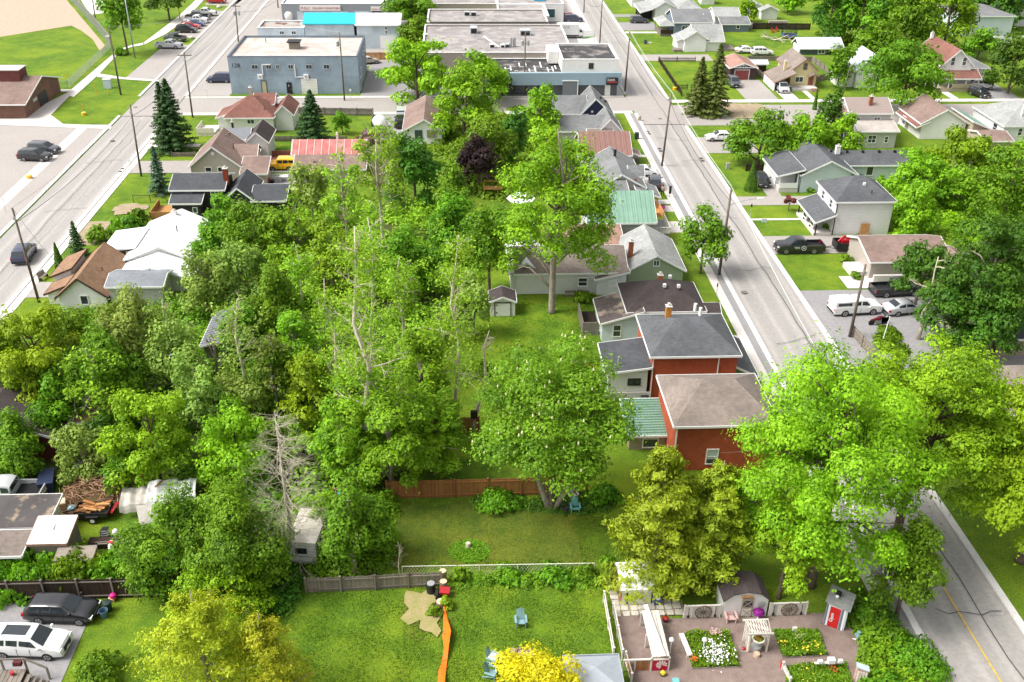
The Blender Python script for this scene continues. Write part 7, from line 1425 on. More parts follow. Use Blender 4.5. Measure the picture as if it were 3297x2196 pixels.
# little play house with white board roof and red front
xa, ya = DP(1290, 1478); xb = DP(1440, 1478)[0]; yb = DP(1400, 1130)[1]+.4
o = prop('play_house', 'narrow open play house with white plank roof and red windmill panel', 'play house', (xa+xb)/2, ya)
hw = (xb-xa)/2; D_ = yb-ya
for x in (-hw, hw):
    for y in (0, D_*.5, D_): MB().box(x-.05, x+.05, y-.05, y+.05, 0, 1.25).build('post', plank_wh, o)
rp_ = MB().box(-hw+.04, hw-.04, -.02, .03, .05, 1.0).build('red_panel', mat('crimson_panel', (.45, .01, .04), .5, bump=0), o)
for k in range(9): a = k*2*pi/9*.8-.2; mk('windmill_blade', MB().quad((.1+.04*cos(a), -.035, .6+.04*sin(a)), (.1+.36*cos(a-.16), -.035, .6+.36*sin(a-.16)), (.1+.36*cos(a+.16), -.035, .6+.36*sin(a+.16)), (.1+.05*cos(a+.3), -.035, .6+.05*sin(a+.3))).mesh('windmill_blade', white), rp_)
n = 4
for i in range(n): mk('roof_board', MB().box(-hw+.02+i*(2*hw)/n, -hw-.01+(i+1)*(2*hw)/n, 0, D_+.1, 1.28, 1.32).mesh('roof_board', plank_wh), o)
mk('loose_board', MB().bar((-.25, D_+.5, 1.45), (.15, -.1, 1.45), .28, .05).mesh('loose_board', plank_wh), o); MB().box(-hw-.05, hw+.05, -.05, .05, 1.02, 1.1).build('beam', plank_wh, o)
o = prop('yard_gate', 'rusty brown double gate with white frame beside the red panel', 'gate', *DP(1155, 1478)); L_ = DP(1290, 1478)[0]-DP(1155, 1478)[0]
for i in range(7): mk('board', MB().box(.06+i*(L_-.1)/7, .04+(i+1)*(L_-.1)/7, -.02, .02, .03, .98).mesh('board', plank_b), o)
MB().box(-.75, L_+.02, -.05, .05, 1.0, 1.08).build('top_rail', plank_wh, o); MB().box(-.04, .04, -.05, .05, 0, 1.).build('post', plank_wh, o); MB().box(-.75, -.67, -.05, .05, 0, 1.).build('post', plank_wh, o)
# red-doored hut, turned
X = T('D4', 470, 655); o = prop('garden_hut', 'tilted white and blue striped hut with a red door and grey roof', 'shed', X[0], X[1], -32)
MB().box(-1.05, .0, 0, 1.1, 0, 1.65).build('wall', sd('hut_siding', (.62, .70, .74), .12), o); MB().slab([(-1.15, -.12, 1.85), (.12, -.12, 1.7), (.12, 1.25, 1.7), (-1.15, 1.25, 1.85)], .06).build('roof', R_lgrey, o)
dr = MB().box(-.83, -.33, -.04, -.005, .03, 1.5).build('door', mat('red_hut_door', (.55, .02, .02), .5, bump=0), o); text('Open', (-.62, -.05, .45), .28, white, dr, rot=(pi/2, -pi/2, 0))
for x, m in ((-.99, W_bgrey), (-.23, W_bgrey), (-.90, white), (-.12, white)): MB().box(x-.045, x+.045, -.03, -.004, .02, 1.6).build('stripe', m, o)
MB().box(.005, .03, .4, .75, .8, 1.2).build('side_window', carglass, o); o.scale = (1.3, 1.3, 1.2)
oo = prop('roof_pot', 'dark bucket and white globe resting on the hut roof', 'pot', X[0]-.3, X[1]+1.2, z=2.2); MB().lathe([(.2, 0), (.22, .2)], (0, 0, 0), 12).build('pot', black, oo); MB().lathe([(.02, 0), (.12, .1), (.12, .18), (.02, .26)], (-.2, -.3, 0), 10).build('globe', white, oo)
X = T('D4', 537, 700); o = prop('pedestal_table', 'small white three-legged table with stacked blue pots beside the hut', 'table', *X); MB().box(-.2, .2, -.2, .2, .5, .55).build('top', P_adi, o); MB().tube([(0, 0, .1), (0, 0, .5)], .05, 8).build('stem', white, o)
for k in range(3): MB().bar((0, 0, .15), (.38*cos(k*2.1+.5), .38*sin(k*2.1+.5), .03), .06, .06).build('leg', white, o)
oo = prop('blue_pots', 'blue and white stacked pots on the pedestal table', 'pot', X[0], X[1], z=.55); MB().lathe([(.14, 0), (.14, .12), (.11, .14), (.12, .3), (.06, .32)], (0, 0, 0), 12).build('pot', P_adi, oo)
X = T('D4', 550, 900); o = prop('doll_house', 'pink slatted doll house with blue roof at the bottom of the gravel yard', 'play house', X[0], X[1], -15); MB().box(-.35, .35, 0, .35, 0, 1.1).build('wall', P_pink, o); MB().slab([(-.4, -.05, 1.35), (.4, -.05, 1.15), (.4, .4, 1.15), (-.4, .4, 1.35)], .08).build('roof', W_pblue, o)
for i in range(4): mk('slat', MB().box(-.28+i*.16, -.18+i*.16, -.03, 0, .1, .95).mesh('slat', plank_wh), o)
X = T('D4', 395, 838); o = prop('planter_row', 'plank shelf carrying three white boxes over the lowest bed', 'shelf', *X); MB().box(-.95, .95, -.08, .1, .62, .68).build('shelf', plank_wh, o); MB().box(-.04, .04, -.04, .04, 0, .62).build('post', plank_w, o)
for x, s_ in ((-.6, .14), (.1, .22), (.7, .13)): oo = prop('bird_house', 'white box on the plank shelf, '+{-.6: 'leftmost', .1: 'largest one in the middle', .7: 'rightmost'}[x], 'box', X[0]+x, X[1], z=.68); MB().box(-s_, s_, -s_*.7, s_*.7, 0, s_*1.5).build('box', white, oo)
X = T('D4', 175, 830); o = prop('red_post', 'red milk-can shaped post by the picket edge of the lowest bed', 'post', *X); MB().lathe([(.14, 0), (.15, .4), (.1, .5), (.12, .62), (.02, .66)], (0, 0, 0), 12).build('can', P_red, o)
fence('lattice_fence', 'short white picket strip beside the red post', None, None, .7, plank_wh, .08, .05, wpts=[T('D4', 182, 840), T('D4', 215, 915)])
for (t, x, y, lab, hh) in (('D3', 1730, 1330, 'white globe lamp post standing in the daisy bed', 1.1), ('D3', 2098, 1700, 'white globe on a dark ring at the bottom of the yard', .9), ('D3', 1455, 1330, 'white dog-shaped lamp ornament by the play house roof', 1.1)):
    o = prop('globe_lamp', lab, 'lamp', *T(t, x, y)); MB().tube([(0, 0, 0), (0, 0, hh)], .03, 6).build('stem', white, o); MB().lathe([(.02, hh), (.15, hh+.1), (.17, hh+.2), (.1, hh+.32), (.02, hh+.36)], (0, 0, 0), 12).build('globe', white, o)
X = DP(1415, 1060); o = prop('flower_pot', 'red geranium pot at the corner of the play house', 'planter', *X); MB().lathe([(.16, 0), (.22, .25)], (0, 0, 0), 10).build('pot', black, o); blooms(o, 'blossoms', P_red, .25, .3, 120, .06)
X = DP(1393, 1515); o = prop('flower_pot', 'pot of yellow flowers in front of the red panel', 'planter', *X); MB().lathe([(.14, 0), (.2, .22)], (0, 0, 0), 10).build('pot', black, o); blooms(o, 'blossoms', yf, .2, .27, 90, .06)
X = DP(1500, 1600); o = prop('garden_ornament', 'pale turquoise cushion ornament at the bottom of the yard', 'ornament', *X); MB().box(-.2, .2, -.2, .2, 0, .5).build('block', P_turq, o)
# canopy tent at the bottom edge
X = DP(800, 1700); o = prop('canopy_tent', 'grey fabric canopy with hipped top at the bottom edge', 'tent', *X); cx = [(-1.75, -1.2), (1.75, -1.2), (1.75, 1.6), (-1.75, 1.6)]
tm_ = mat('grey_canvas', (.33, .36, .40), .8, var=.06, bump=.1)
for a, b_ in zip(cx, cx[1:]+cx[:1]): mk('canvas_panel', MB().slab([(a[0], a[1], 1.9), (b_[0], b_[1], 1.9), (.1, .2, 2.5)], .03).mesh('canvas_panel', tm_), o); MB().bar((*a, 1.87), (*b_, 1.87), .05, .3).build('valance', tm_, o)
for a in cx: MB().tube([(*a, 0), (*a, 1.9)], .03, 6).build('leg', steel, o)
# fire pit, orange netting, log line and barrel
X = T('D2', 2300, 1335); o = prop('fire_pit', 'round fire pit with stone ring and ashes on the front lawn', 'fire pit', *X)
for k in range(14): a = k*2*pi/14; mk('stone', MB().box(-.1, .1, -.07, .07, 0, .16).mesh('stone', mat('pit_stone', (.20, .14, .11), .9)), o, (.42*cos(a), .42*sin(a), 0)).rotation_euler = (0, 0, a+pi/2)
MB().lathe([(.36, 0), (.36, .05)], (0, 0, 0), 16).build('ash_bed', mat('ash_ember', (.22, .16, .16), .9), o); organic('bare_patch', [(X[0]-.65, X[1]-.5), (X[0]+.6, X[1]-.55), (X[0]+.65, X[1]+.5), (X[0]-.6, X[1]+.55)], dirt, 26, .2, 4)
cl_ = [((1638, 880), (1642, 880), 0.9), ((1640, 1000), (1672, 1010), .9), ((1638, 1110), (1690, 1100), 1.0), ((1632, 1180), (1705, 1170), .9), ((1645, 1280), (1685, 1290), 1.), ((1625, 1400), (1668, 1400), .9), ((1595, 1480), (1660, 1480), .9), ((1590, 1640), (1650, 1640), .9)]
mb = MB(); PP = [(T('D2', *a, .15), T('D2', *b_, .15), z) for a, b_, z in cl_]
o = thing('safety_netting', 'twisted strip of bright orange safety netting dividing the front lawn', 'netting', (*PP[0][0], 0)); c0 = PP[0][0]; n0 = 12; row = []
import itertools
for (a, b_, z), (a2, b2, z2) in zip(PP, PP[1:]):
    for i in range(n0):
        t, t2 = i/n0, (i+1)/n0; L4 = []
        for tt_ in (t, t2):
            l_ = Vector((a[0]*(1-tt_)+a2[0]*tt_-c0[0], a[1]*(1-tt_)+a2[1]*tt_-c0[1], .12)); r_ = Vector((b_[0]*(1-tt_)+b2[0]*tt_-c0[0], b_[1]*(1-tt_)+b2[1]*tt_-c0[1]-.1, .35+.25*sin(l_.y*1.4))); L4.append((l_, r_))
        mb.quad(L4[0][0], L4[0][1], L4[1][1], L4[1][0])
mb.build('netting_strip', mat('orange_netting', (.85, .16, .01), .6, var=.15, scale=12, bump=.4), o, fix=False)
for k, (x, y) in enumerate(((1640, 1000), (1640, 1190), (1640, 1400))): X = T('D2', x, y); MB().tube([(X[0]-c0[0], X[1]-c0[1], 0), (X[0]-c0[0], X[1]-c0[1], .7)], .02, 5).build('stake', steel, o)
for k, (x, y, hh, rr_) in enumerate(((1638, 720, 1.0, .26), (1642, 790, .8, .27), (1620, 920, .35, .34))):
    X = T('D2', x, y); o = prop('cut_log', ('tall cut log upright at the end of the picket fence', 'second cut log standing in front of the tall one', 'pale broad stump block beside the orange netting')[k], 'log', *X); MB().lathe([(rr_, 0), (rr_*.95, hh)], (0, 0, 0), 14).build('log_bark', mat('log_bark', (.28, .20, .13), .9, 'bark'), o); MB().lathe([(rr_*.93, hh), (rr_*.92, hh+.01)], (0, 0, 0), 14).build('cut_face', mat('fresh_cut_wood', (.62, .48, .32), .8), o)
X = T('D2', 1537, 815); o = prop('barrel', 'black plastic barrel standing against the picket fence', 'barrel', *X); MB().lathe([(.30, 0), (.33, .25), (.30, .85), (.27, .87), (.27, .8)], (0, 0, 0), 16).build('drum', black, o); MB().lathe([(.27, .875), (.27, .89)], (0, 0, 0), 16).build('lid_ring', steel, o)
X = T('D2', 1585, 860); o = prop('loose_tyre', 'black tyre leaning beside the red wheelbarrow', 'tyre', *X); MB().lathe([(.18, -.09), (.33, -.09), (.33, .09), (.18, .09)], (0, 0, .32), 16, 'x').build('tyre', rubber, o)
X = T('D2', 1650, 845); o = prop('wheelbarrow', 'tipped red wheelbarrow beside the cut logs', 'wheelbarrow', *X); MB().slab([(-.35, -.25, .6), (.35, -.3, .5), (.4, .3, .55), (-.3, .3, .65)], .16).build('tray', P_red, o); MB().bar((-.5, -.2, .3), (.5, -.25, .55), .04, .04).bar((-.5, .2, .3), (.5, .25, .55), .04, .04).build('handles', black, o); MB().lathe([(.17, -.05), (.17, .05)], (-.55, 0, .18), 12, 'y').build('wheel', rubber, o)
bush(*[q/1 for q in ((800+1665/2.613)/1.4006, (1596+940/2.613)/1.4006)], 1.1, 30, 'small lime shrub growing out of the cut log heap', m=L_lime)
X = T('D2', 1860, 470); o = prop('ivy_ring', 'round patch of ivy ground cover in the back lawn', 'ground cover', *X); g = np.random.default_rng(2); N = 4200; a = g.uniform(0, 6.28, N); r = np.sqrt(g.uniform(0, 1, N)); c = np.stack([r*np.cos(a)*1.55, r*np.sin(a)*1.25, .06+.2*g.uniform(0, 1, N)*(1.1-r)], 1); v, q, t = leaves(c, unit(g.normal(size=(N, 3))*.45+np.array([0, 0, 1])), .08, g, tint=g.uniform(0, 1, N)); tag(mk('ivy_leaves', npmesh('ivy_leaves', v, q, L_green, t), o), kind='stuff')
oo = prop('tree_stump', 'pale cut stump in the middle of the round ivy patch', 'stump', *T('D2', 1848, 445)); MB().lathe([(.2, 0), (.17, .55)], (0, 0, 0), 12).build('stump_wood', barkp, oo)
X = T('C2', 1893, 730); o = prop('nest_box', 'dark bird box fixed to the leaning broken snag', 'bird box', X[0]-.1, X[1]+1.5, z=1.9) if False else prop('nest_box', 'dark bird box fixed to the leaning broken snag', 'bird box', *V(1090, 990), z=1.6); MB().box(-.3, .3, -.5, -.2, 0, .7).build('box', plank_d, o)
oo = prop('paving_stone', 'single flat stone in the grass beside the olive cedar', 'stone', *DP(905, 560)); MB().box(-.25, .25, -.2, .2, 0, .06).build('slab', stone, oo)
# ---- the cluttered yard on the left
X = T('D2', 520, 600); o = prop('camper_trailer', 'white travel trailer half hidden under the dead conifer', 'caravan', X[0]-.2, X[1], -8)
cmw = sd('white_camper_panel', (.66, .66, .66), .5)
MB().box(-1.25, .75, 0, 3.6, .45, 2.25).build('body', cmw, o); MB().box(-1.3, .8, -.05, 3.65, 2.25, 2.32).build('roof', mat('camper_roof', (.70, .68, .64), .8, 'dirt', col2=(.55, .50, .42)), o); MB().box(-.75, .1, -.03, .02, 1.25, 1.75).build('rear_window', carglass, o)
for y in (.5, 1.8): MB().box(.75, .77, y, y+.9, 1.25, 1.75).build('side_window', carglass, o)
MB().box(-1.2, .7, -.12, .02, .45, .6).build('bumper', steel, o); MB().box(-1.28, .78, -.02, 3.62, .95, 1.02).build('trim_strip', steel, o); mk('wheel', MB().lathe([(.34, -.1), (.34, .1)], (0, 0, 0), 14, 'x').mesh('wheel', rubber), o, (.62, 1.6, .34))
X = T('C1', 820, 1440); o = prop('brush_pile', 'big tangled pile of cut brown branches', 'brush pile', *X); o.scale = (1.15, 1.15, 1.3); gg = np.random.default_rng(6); mb = MB()
for i in range(330):
    a = gg.uniform(0, 6.28); r = 2.3*np.sqrt(gg.uniform()); p = Vector((r*cos(a)*1.15, r*sin(a)*.85, max(.05, 1.25*(1-(r/2.5)**1.6))*gg.uniform(.3, 1))); d = Vector((gg.normal(), gg.normal(), gg.normal()*.35)).normalized(); L_ = gg.uniform(.5, 1.5)
    q = p+d*L_*.5; q.z = max(.03, q.z); p2 = p-d*L_*.5; p2.z = max(.03, p2.z); mb.tube([p2, p+Vector(gg.normal(size=3))*.06, q], [gg.uniform(.02, .05), .03, .012], 4, cap=False)
tag(mb.build('branches', mat('dry_branch', (.36, .22, .14), .9, 'bark'), o, fix=False), kind='stuff')
X = T('C1', 400, 1420); o = prop('skip_bin', 'dark blue wheeled rubbish container behind the silver pickup', 'container', X[0], X[1], 12); nv = mat('navy_plastic', (.02, .03, .07), .5, bump=0); MB().slab([(-.55, 0, 1.05), (.55, 0, 1.05), (.5, 1.7, 1.25), (-.5, 1.7, 1.25)], 1.0).build('bin_body', nv, o); MB().slab([(-.6, -.05, 1.12), (.6, -.05, 1.12), (.55, 1.75, 1.32), (-.55, 1.75, 1.32)], .05).build('lid', nv, o)
card = mat('cardboard', (.42, .28, .16), .9, bump=.05)
X = T('C1', 510, 1540); o = prop('cardboard_box', 'large open cardboard box with printed lid beside the brush pile', 'box', X[0], X[1], 15); MB().box(-.5, .5, -.35, .35, 0, .7).build('carton', card, o); MB().box(-.55, .45, -.3, .4, .7, .74).build('lid', mat('pale_card', (.6, .5, .38), .8), o)
X = T('C1', 470, 1562); o = prop('cardboard_box', 'flattened cardboard box at the foot of the open one', 'box', X[0], X[1]-.5, -10); MB().box(-.45, .35, -.2, .25, 0, .22).build('carton', card, o)
X = T('C1', 608, 1550); o = prop('plastic_bag', 'light blue stuffed plastic bag on the dirt', 'bag', *X); MB().lathe([(.2, 0), (.34, .12), (.30, .34), (.12, .46), (.05, .5)], (0, 0, 0), 9).build('bag', mat('sky_blue_plastic', (.25, .52, .62), .4, var=.2, scale=6, bump=.8), o)
X = T('C1', 710, 1200); o = prop('trash_heap', 'heap of white and pale plastic sheets above the brush pile', 'heap', *X)
for i in range(14): a = gg.uniform(0, 6.28); MB().slab([(gg.uniform(-.8, .0), gg.uniform(-.5, 0), .3+gg.uniform(0, .5)), (gg.uniform(0, .9), gg.uniform(-.5, 0), .3+gg.uniform(0, .4)), (gg.uniform(0, .8), gg.uniform(0, .7), .5+gg.uniform(0, .5)), (gg.uniform(-.9, 0), gg.uniform(0, .7), .5)], .04).build('plastic_sheet', (P_silver, W_pblue, white)[i % 3] if i % 4 else card, o)
X = T('C1', 1245, 1310); o = prop('folding_table', 'red tray table beside the tarp-covered boat', 'table', X[0], X[1], 0); MB().box(-.6, .6, -.3, .3, .55, .72).build('top', P_red, o)
for x in (-.5, .5):
    for y in (-.25, .25): MB().box(x-.03, x+.03, y-.03, y+.03, 0, .55).build('leg', black, o)
# boat under tarps on a trailer
X = T('C1', 1350, 1500); o = prop('covered_boat', 'white boat and trailer half covered by sagging grey and white tarps', 'boat', X[0], X[1], 8); tarp = mat('grey_tarp', (.44, .41, .37), .8, var=.15, scale=2, bump=.6); tarpw = mat('white_tarp', (.80, .80, .79), .7, var=.05, bump=.3)
hull = MB(); sect = [(-2.6, .15, .9), (-1.9, .75, 1.15), (-.6, 1.0, 1.35), (1.2, 1.0, 1.35), (2.4, .9, 1.3)]
for (x0, w0, z0), (x1, w1, z1) in zip(sect, sect[1:]):
    hull.quad((x0, -w0, z0*.75), (x1, -w1, z1*.75), (x1, -w1*.5, .35), (x0, -w0*.5, .45)); hull.quad((x0, w0, z0*.75), (x0, w0*.5, .45), (x1, w1*.5, .35), (x1, w1, z1*.75)); hull.quad((x0, -w0*.5, .45), (x1, -w1*.5, .35), (x1, w1*.5, .35), (x0, w0*.5, .45))
hull.build('hull', plank_w, o)
def drape(x0, x1, w_, zt, m, nm, nx=22, ny=16, seed=1):
    gq = np.random.default_rng(seed); mb = MB(); 
    def f(i, j):
        u = i/nx; v_ = j/ny*2-1; x = x0+(x1-x0)*u; y = v_*w_; z = zt-.25*abs(v_)**2.2-.55*max(0, abs(v_)-.72)*3+.05*sin(x*5+v_*3)+.04*sin(v_*11+x*2)-.08*sin(u*pi*3)**2; return (x, y*(1-.12*max(0, abs(v_)-.8)*4), max(.05, z))
    for i in range(nx):
        for j in range(ny): mb.quad(f(i, j), f(i+1, j), f(i+1, j+1), f(i, j+1))
    return mb.build(nm, m, o, smooth=True, fix=False)
drape(-.7, 1.5, 1.45, 1.75, tarpw, 'white_tarp', seed=1); drape(1.45, 2.9, 1.2, 1.7, tarpw, 'second_tarp', seed=2); drape(-2.7, -.5, 1.5, 1.35, tarp, 'grey_tarp', seed=3)
MB().slab([(-1.2, -2.4, .15), (.1, -2.3, .1), (.2, -1.3, 1.1), (-1.5, -1.2, 1.05)], .05).build('tarp_skirt', tarp, o); MB().bar((-3.4, -1.2, .6), (-3, -.2, .75), .25, .1).build('red_ramp', P_red, o); MB().box(1.6, 2.5, -.7, .2, 1.72, 1.9).build('hatch', white, o); MB().bar((-.1, -.2, 1.85), (.4, .5, 1.9), .12, .05).build('plank', plank_b, o)
# rubble and bric-a-brac by the sumacs
X = T('D1', 890, 350); o = prop('stacked_tiles', 'untidy stack of pale tiles and trays behind the sumac', 'stack', *X)
for i in range(12): mk('tile_tray', MB().box(-.25+gg.uniform(-.12, .12), .25+gg.uniform(-.1, .1), -.18, .18, .05+i*.07, .10+i*.07).mesh('tile_tray', (white, curtain, black)[i % 3]), o)
X = T('D1', 975, 370); o = prop('scooter', 'white and black ride-on scooter among the clutter', 'scooter', *X); MB().lathe([(.02, 0), (.22, .08), (.22, .3), (.14, .42)], (0, .2, .35), 10).build('seat', white, o); MB().box(-.12, .12, -.3, .35, .1, .36).build('body', black, o); mk('wheel', MB().lathe([(.16, -.05), (.16, .05)], (0, 0, 0), 10, 'x').mesh('wheel', rubber), o, (0, -.3, .16))
X = T('D1', 935, 470); o = prop('toy_pony', 'white toy horse with a red saddle blanket', 'toy', *X); MB().tube([(0, -.1, .25), (0, .2, .5), (0, .5, .5)], [.14, .2, .17], 8).build('body', white, o); MB().box(-.2, .2, .12, .35, .5, .72).build('saddle', P_pink if False else P_red, o)
for k, (x0, y0, x1, y1, lab) in enumerate(((690, 425, 815, 425, 'pale pole lying across the clutter, shorter one'), (800, 395, 1030, 385, 'long pale plank laid across the clutter'), (820, 408, 1090, 398, 'second long plank below the first in the clutter'))):
    a, b_ = T('D1', x0, y0, .6), T('D1', x1, y1, .6); o = prop('plank', lab, 'plank', a[0], a[1], z=.6); MB().bar((0, 0, 0), (b_[0]-a[0], b_[1]-a[1], .05), .09, .06).build('timber', plank_wh if k < 1 else plank_w, o)
o = prop('lumber_rack', 'low timber rack holding the clutter planks', 'rack', *T('D1', 900, 440)); MB().box(-1.3, .9, -.1, .6, 0, .55).build('rack_frame', plank_d, o)
X = T('D1', 680, 700); h = House('old_timber_store', 'low old timber lean-to behind the dark fence', 'shed', X[0], X[1]); h.vol(X[0]-1.7, X[0]+.9, X[1]+.4, X[1]+1.6, 1.4, 'sn', 1.6, plank_d, plank_w, ov=.08, tm=plank_w)
X = T('D1', 860, 590); o = prop('slide', 'yellow plastic slide behind the dark fence', 'toy', *X); MB().bar((-.3, .2, .9), (.4, 0, .5), .3, .08).build('chute', P_yellow, o)
# bins and toys by the black car
X = T('D1', 915, 965); o = prop('rubbish_bin', 'dark round rubbish bin with lid next to the black estate car', 'bin', *X); MB().lathe([(.24, 0), (.29, .7), (.31, .72), (.28, .78), (.05, .82)], (0, 0, 0), 16).build('bin_body', mat('dark_green_plastic', (.02, .04, .035), .5, bump=0), o)
X = T('D1', 882, 1020); o = prop('plastic_bucket', 'open grey-blue bin in front of the dark round bin', 'bin', *X); MB().lathe([(.20, 0), (.28, .6), (.30, .62), (.27, .62), (.19, .08)], (0, 0, 0), 16).build('bin_body', mat('slate_blue_plastic', (.08, .15, .22), .5, bump=0), o)
X = T('D1', 960, 880); o = prop('toy_heap', 'bright pink toy pushchair heap below the white clothes rail', 'toy', *X); MB().lathe([(.05, 0), (.22, .05), (.2, .25), (.05, .32)], (0, 0, .3), 10).build('hood', mat('magenta_plastic', (.75, .01, .25), .5, bump=0), o); MB().box(-.35, .1, -.2, .1, .05, .25).build('frame', mat('skin_plastic', (.6, .35, .22), .6, bump=0), o)
X = T('D1', 930, 850); o = prop('clothes_rail', 'short white pole on legs against the dark fence', 'rail', X[0], X[1]+.15); MB().tube([(-.5, 0, .55), (.5, 0, .55)], .03, 6).build('rail', white, o); MB().box(-.45, -.42, -.02, .02, 0, .55).box(.42, .45, -.02, .02, 0, .55).build('leg', white, o)
X = T('D1', 40, 915); o = prop('window_frame_pair', 'pair of empty white window frames leaning by the dark fence', 'frame', *X)
for k in (0, .55): MB().bar((-.5+k, 0, .05), (-.1+k, 0, .05), .04, .04).bar((-.5+k, .2, .35), (-.1+k, .2, .35), .04, .04).bar((-.5+k, 0, .05), (-.5+k, .2, .35), .04, .04).bar((-.1+k, 0, .05), (-.1+k, .2, .35), .04, .04).build('frame', white, o)
# wooden deck with steps at the bottom left
dx, dy = T('D1', 150, 1560, .9); o = prop('timber_deck', 'weathered timber deck with steps at the bottom left corner', 'deck', dx, dy)
for i in range(10): mk('deck_board', MB().box(-2.6+i*.28, -2.35+i*.28, -2.2, .95, .84, .9).mesh('deck_board', plank_w), o)
for i in range(4): mk('step', MB().box(.25+i*.3, .54+i*.3, -1.2, .7, .66-i*.2, .72-i*.2).mesh('step', plank_w), o)
for y in (.95,): MB().box(-2.6, .2, y-.05, y+.05, 1.75, 1.83).build('handrail', plank_w, o); MB().bar((.2, y, 1.8), (1.5, y-.1, 1.0), .1, .08).build('handrail', plank_w, o)
for x in (-2.5, -1.2, .2): MB().box(x-.05, x+.05, .9, 1.0, 0, 1.8).build('post', plank_w, o)
MB().box(1.4, 1.5, .8, .9, 0, 1.05).build('post', plank_w, o); MB().box(-2.6, .2, -2.2, .9, 0, .82).build('skirt', plank_d, o)
oo = prop('planter_box', 'dark red planter hung on the deck rail', 'planter', dx-.1, dy+.75, z=1.45); MB().box(-.3, .2, -.1, .15, 0, .3).build('box', mat('oxblood_box', (.10, .02, .02), .7), oo); oo = prop('red_pot', 'small bright red pot on the deck boards', 'pot', dx-.5, dy+.5, z=.9); MB().lathe([(.11, 0), (.14, .25)], (0, 0, 0), 10).build('pot', P_red, oo)
# ---- people
skin = mat('skin', (.45, .26, .18), .6, var=.04, bump=0); hair = mat('dark_hair', (.03, .02, .015), .7, bump=0)
def person(x, y, rz, label, top, legs, pose='stand', hold=None, H_=1.68):
    o = prop('person', label, 'person', x, y, rz, z=.08)
    def skinmesh(nm, vs, es, rad, m):
        me = bpy.data.meshes.new(nm); me.from_pydata(vs, es, []); q = bpy.data.objects.new(nm, me); LINK(q); md = q.modifiers.new('s', 'SKIN')
        for i, r in enumerate(rad): me.skin_vertices[0].data[i].radius = (r, r) if not isinstance(r, tuple) else r
        me.skin_vertices[0].data[0].use_root = True; q.modifiers.new('d', 'SUBSURF').levels = 2; q.modifiers['d'].render_levels = 2
        dg = bpy.context.evaluated_depsgraph_get(); m2 = bpy.data.meshes.new_from_object(q.evaluated_get(dg)); m2.name = nm; bpy.data.objects.remove(q)
        m2.materials.clear(); m2.materials.append(m); m2.polygons.foreach_set('use_smooth', [True]*len(m2.polygons)); return mk(nm, m2, o)
    step = .16
    vs = [(0,0,.92),(0,0,1.12),(0,0,1.34),(0,-.01,1.46),(0,-.02,1.56),(0,-.02,1.64),(-.18,0,1.38),(-.25,-.03,1.12),(-.22,-.16,.92),(-.21,-.22,.84),(.18,0,1.38),(.25,-.03,1.12),(.22,-.16,.92),(.21,-.22,.84),
          (-.09,0,.86),(-.10,-step*.6,.48),(-.10,-step*.3,.09),(-.10,-step*.3-.13,.04),(.09,0,.86),(.10,step*.3,.48),(.10,step,.10),(.10,step-.13,.04)]
    es = [(0,1),(1,2),(2,3),(3,4),(4,5),(2,6),(6,7),(7,8),(8,9),(2,10),(10,11),(11,12),(12,13),(0,14),(14,15),(15,16),(16,17),(0,18),(18,19),(19,20),(20,21)]
    ra = [(.14,.1),(.12,.09),(.15,.1),.05,.08,.085,.06,.045,.035,.03,.06,.045,.035,.03,.08,.06,.04,.035,.08,.06,.04,.035]
    skinmesh('body', vs, es, ra, skin)
    skinmesh('shirt', [(0,0,.90),(0,0,1.12),(0,0,1.36),(-.18,0,1.38),(-.24,-.02,1.2),(.18,0,1.38),(.24,-.02,1.2)], [(0,1),(1,2),(2,3),(3,4),(2,5),(5,6)], [(.155,.115),(.13,.1),(.16,.11),.07,.06,.07,.06], top)
    skinmesh('trousers', [(0,0,.92),(-.09,0,.84),(-.10,-step*.6,.5),(.09,0,.84),(.10,step*.3,.5)]+([(-.10,-step*.3,.14),(.10,step,.14)] if legs is not skin else []), [(0,1),(1,2),(0,3),(3,4)]+([(2,5),(4,6)] if legs is not skin else []), [(.15,.115),.09,.072,.09,.072]+([.05,.05] if legs is not skin else []), legs if legs is not skin else top)
    mk('hair', MB().lathe([(.02, .0), (.085, .02), (.10, .09), (.08, .16), (.02, .19)], (0, .015, 1.575), 12).mesh('hair', hair, smooth=True), o)
    mk('face', MB().lathe([(.012, 0), (.012, .02)], (-.03, -.105, 1.64), 6, 'y').lathe([(.012, 0), (.012, .02)], (.03, -.105, 1.64), 6, 'y').bar((0, -.11, 1.63), (0, -.125, 1.60), .02, .02).mesh('face', hair), o)
    for sx in (-1, 1):
        for k in range(4): mk('finger', MB().tube([(sx*.215+(k-1.5)*.016, -.235, .82), (sx*.215+(k-1.5)*.017, -.25, .775-.006*(k in (1, 2))), (sx*.215+(k-1.5)*.017, -.24, .745)], [.009, .009, .007], 5).mesh('finger', skin), o)
        mk('thumb', MB().tube([(sx*.18, -.22, .84), (sx*.165, -.245, .80)], [.011, .009], 5).mesh('thumb', skin), o)
    o.scale = (H_/1.74,)*3; return o
X = T('B3', 1390, 350); person(X[0], X[1], 150, 'person in a pink top and dark shorts standing on the pavement strip', P_pink, black)
X = T('C2', 745, 1490); person(X[0], X[1], -30, 'person in black clothes among the bushes holding a bright blue object', black, black); oo = prop('blue_object', 'bright sky-blue box held by the person in black', 'box', X[0]+.3, X[1]-.25, z=.95); MB().box(-.16, .16, -.05, .1, 0, .22).build('box', mat('cyan_plastic', (.05, .45, .75), .4, bump=0), oo)
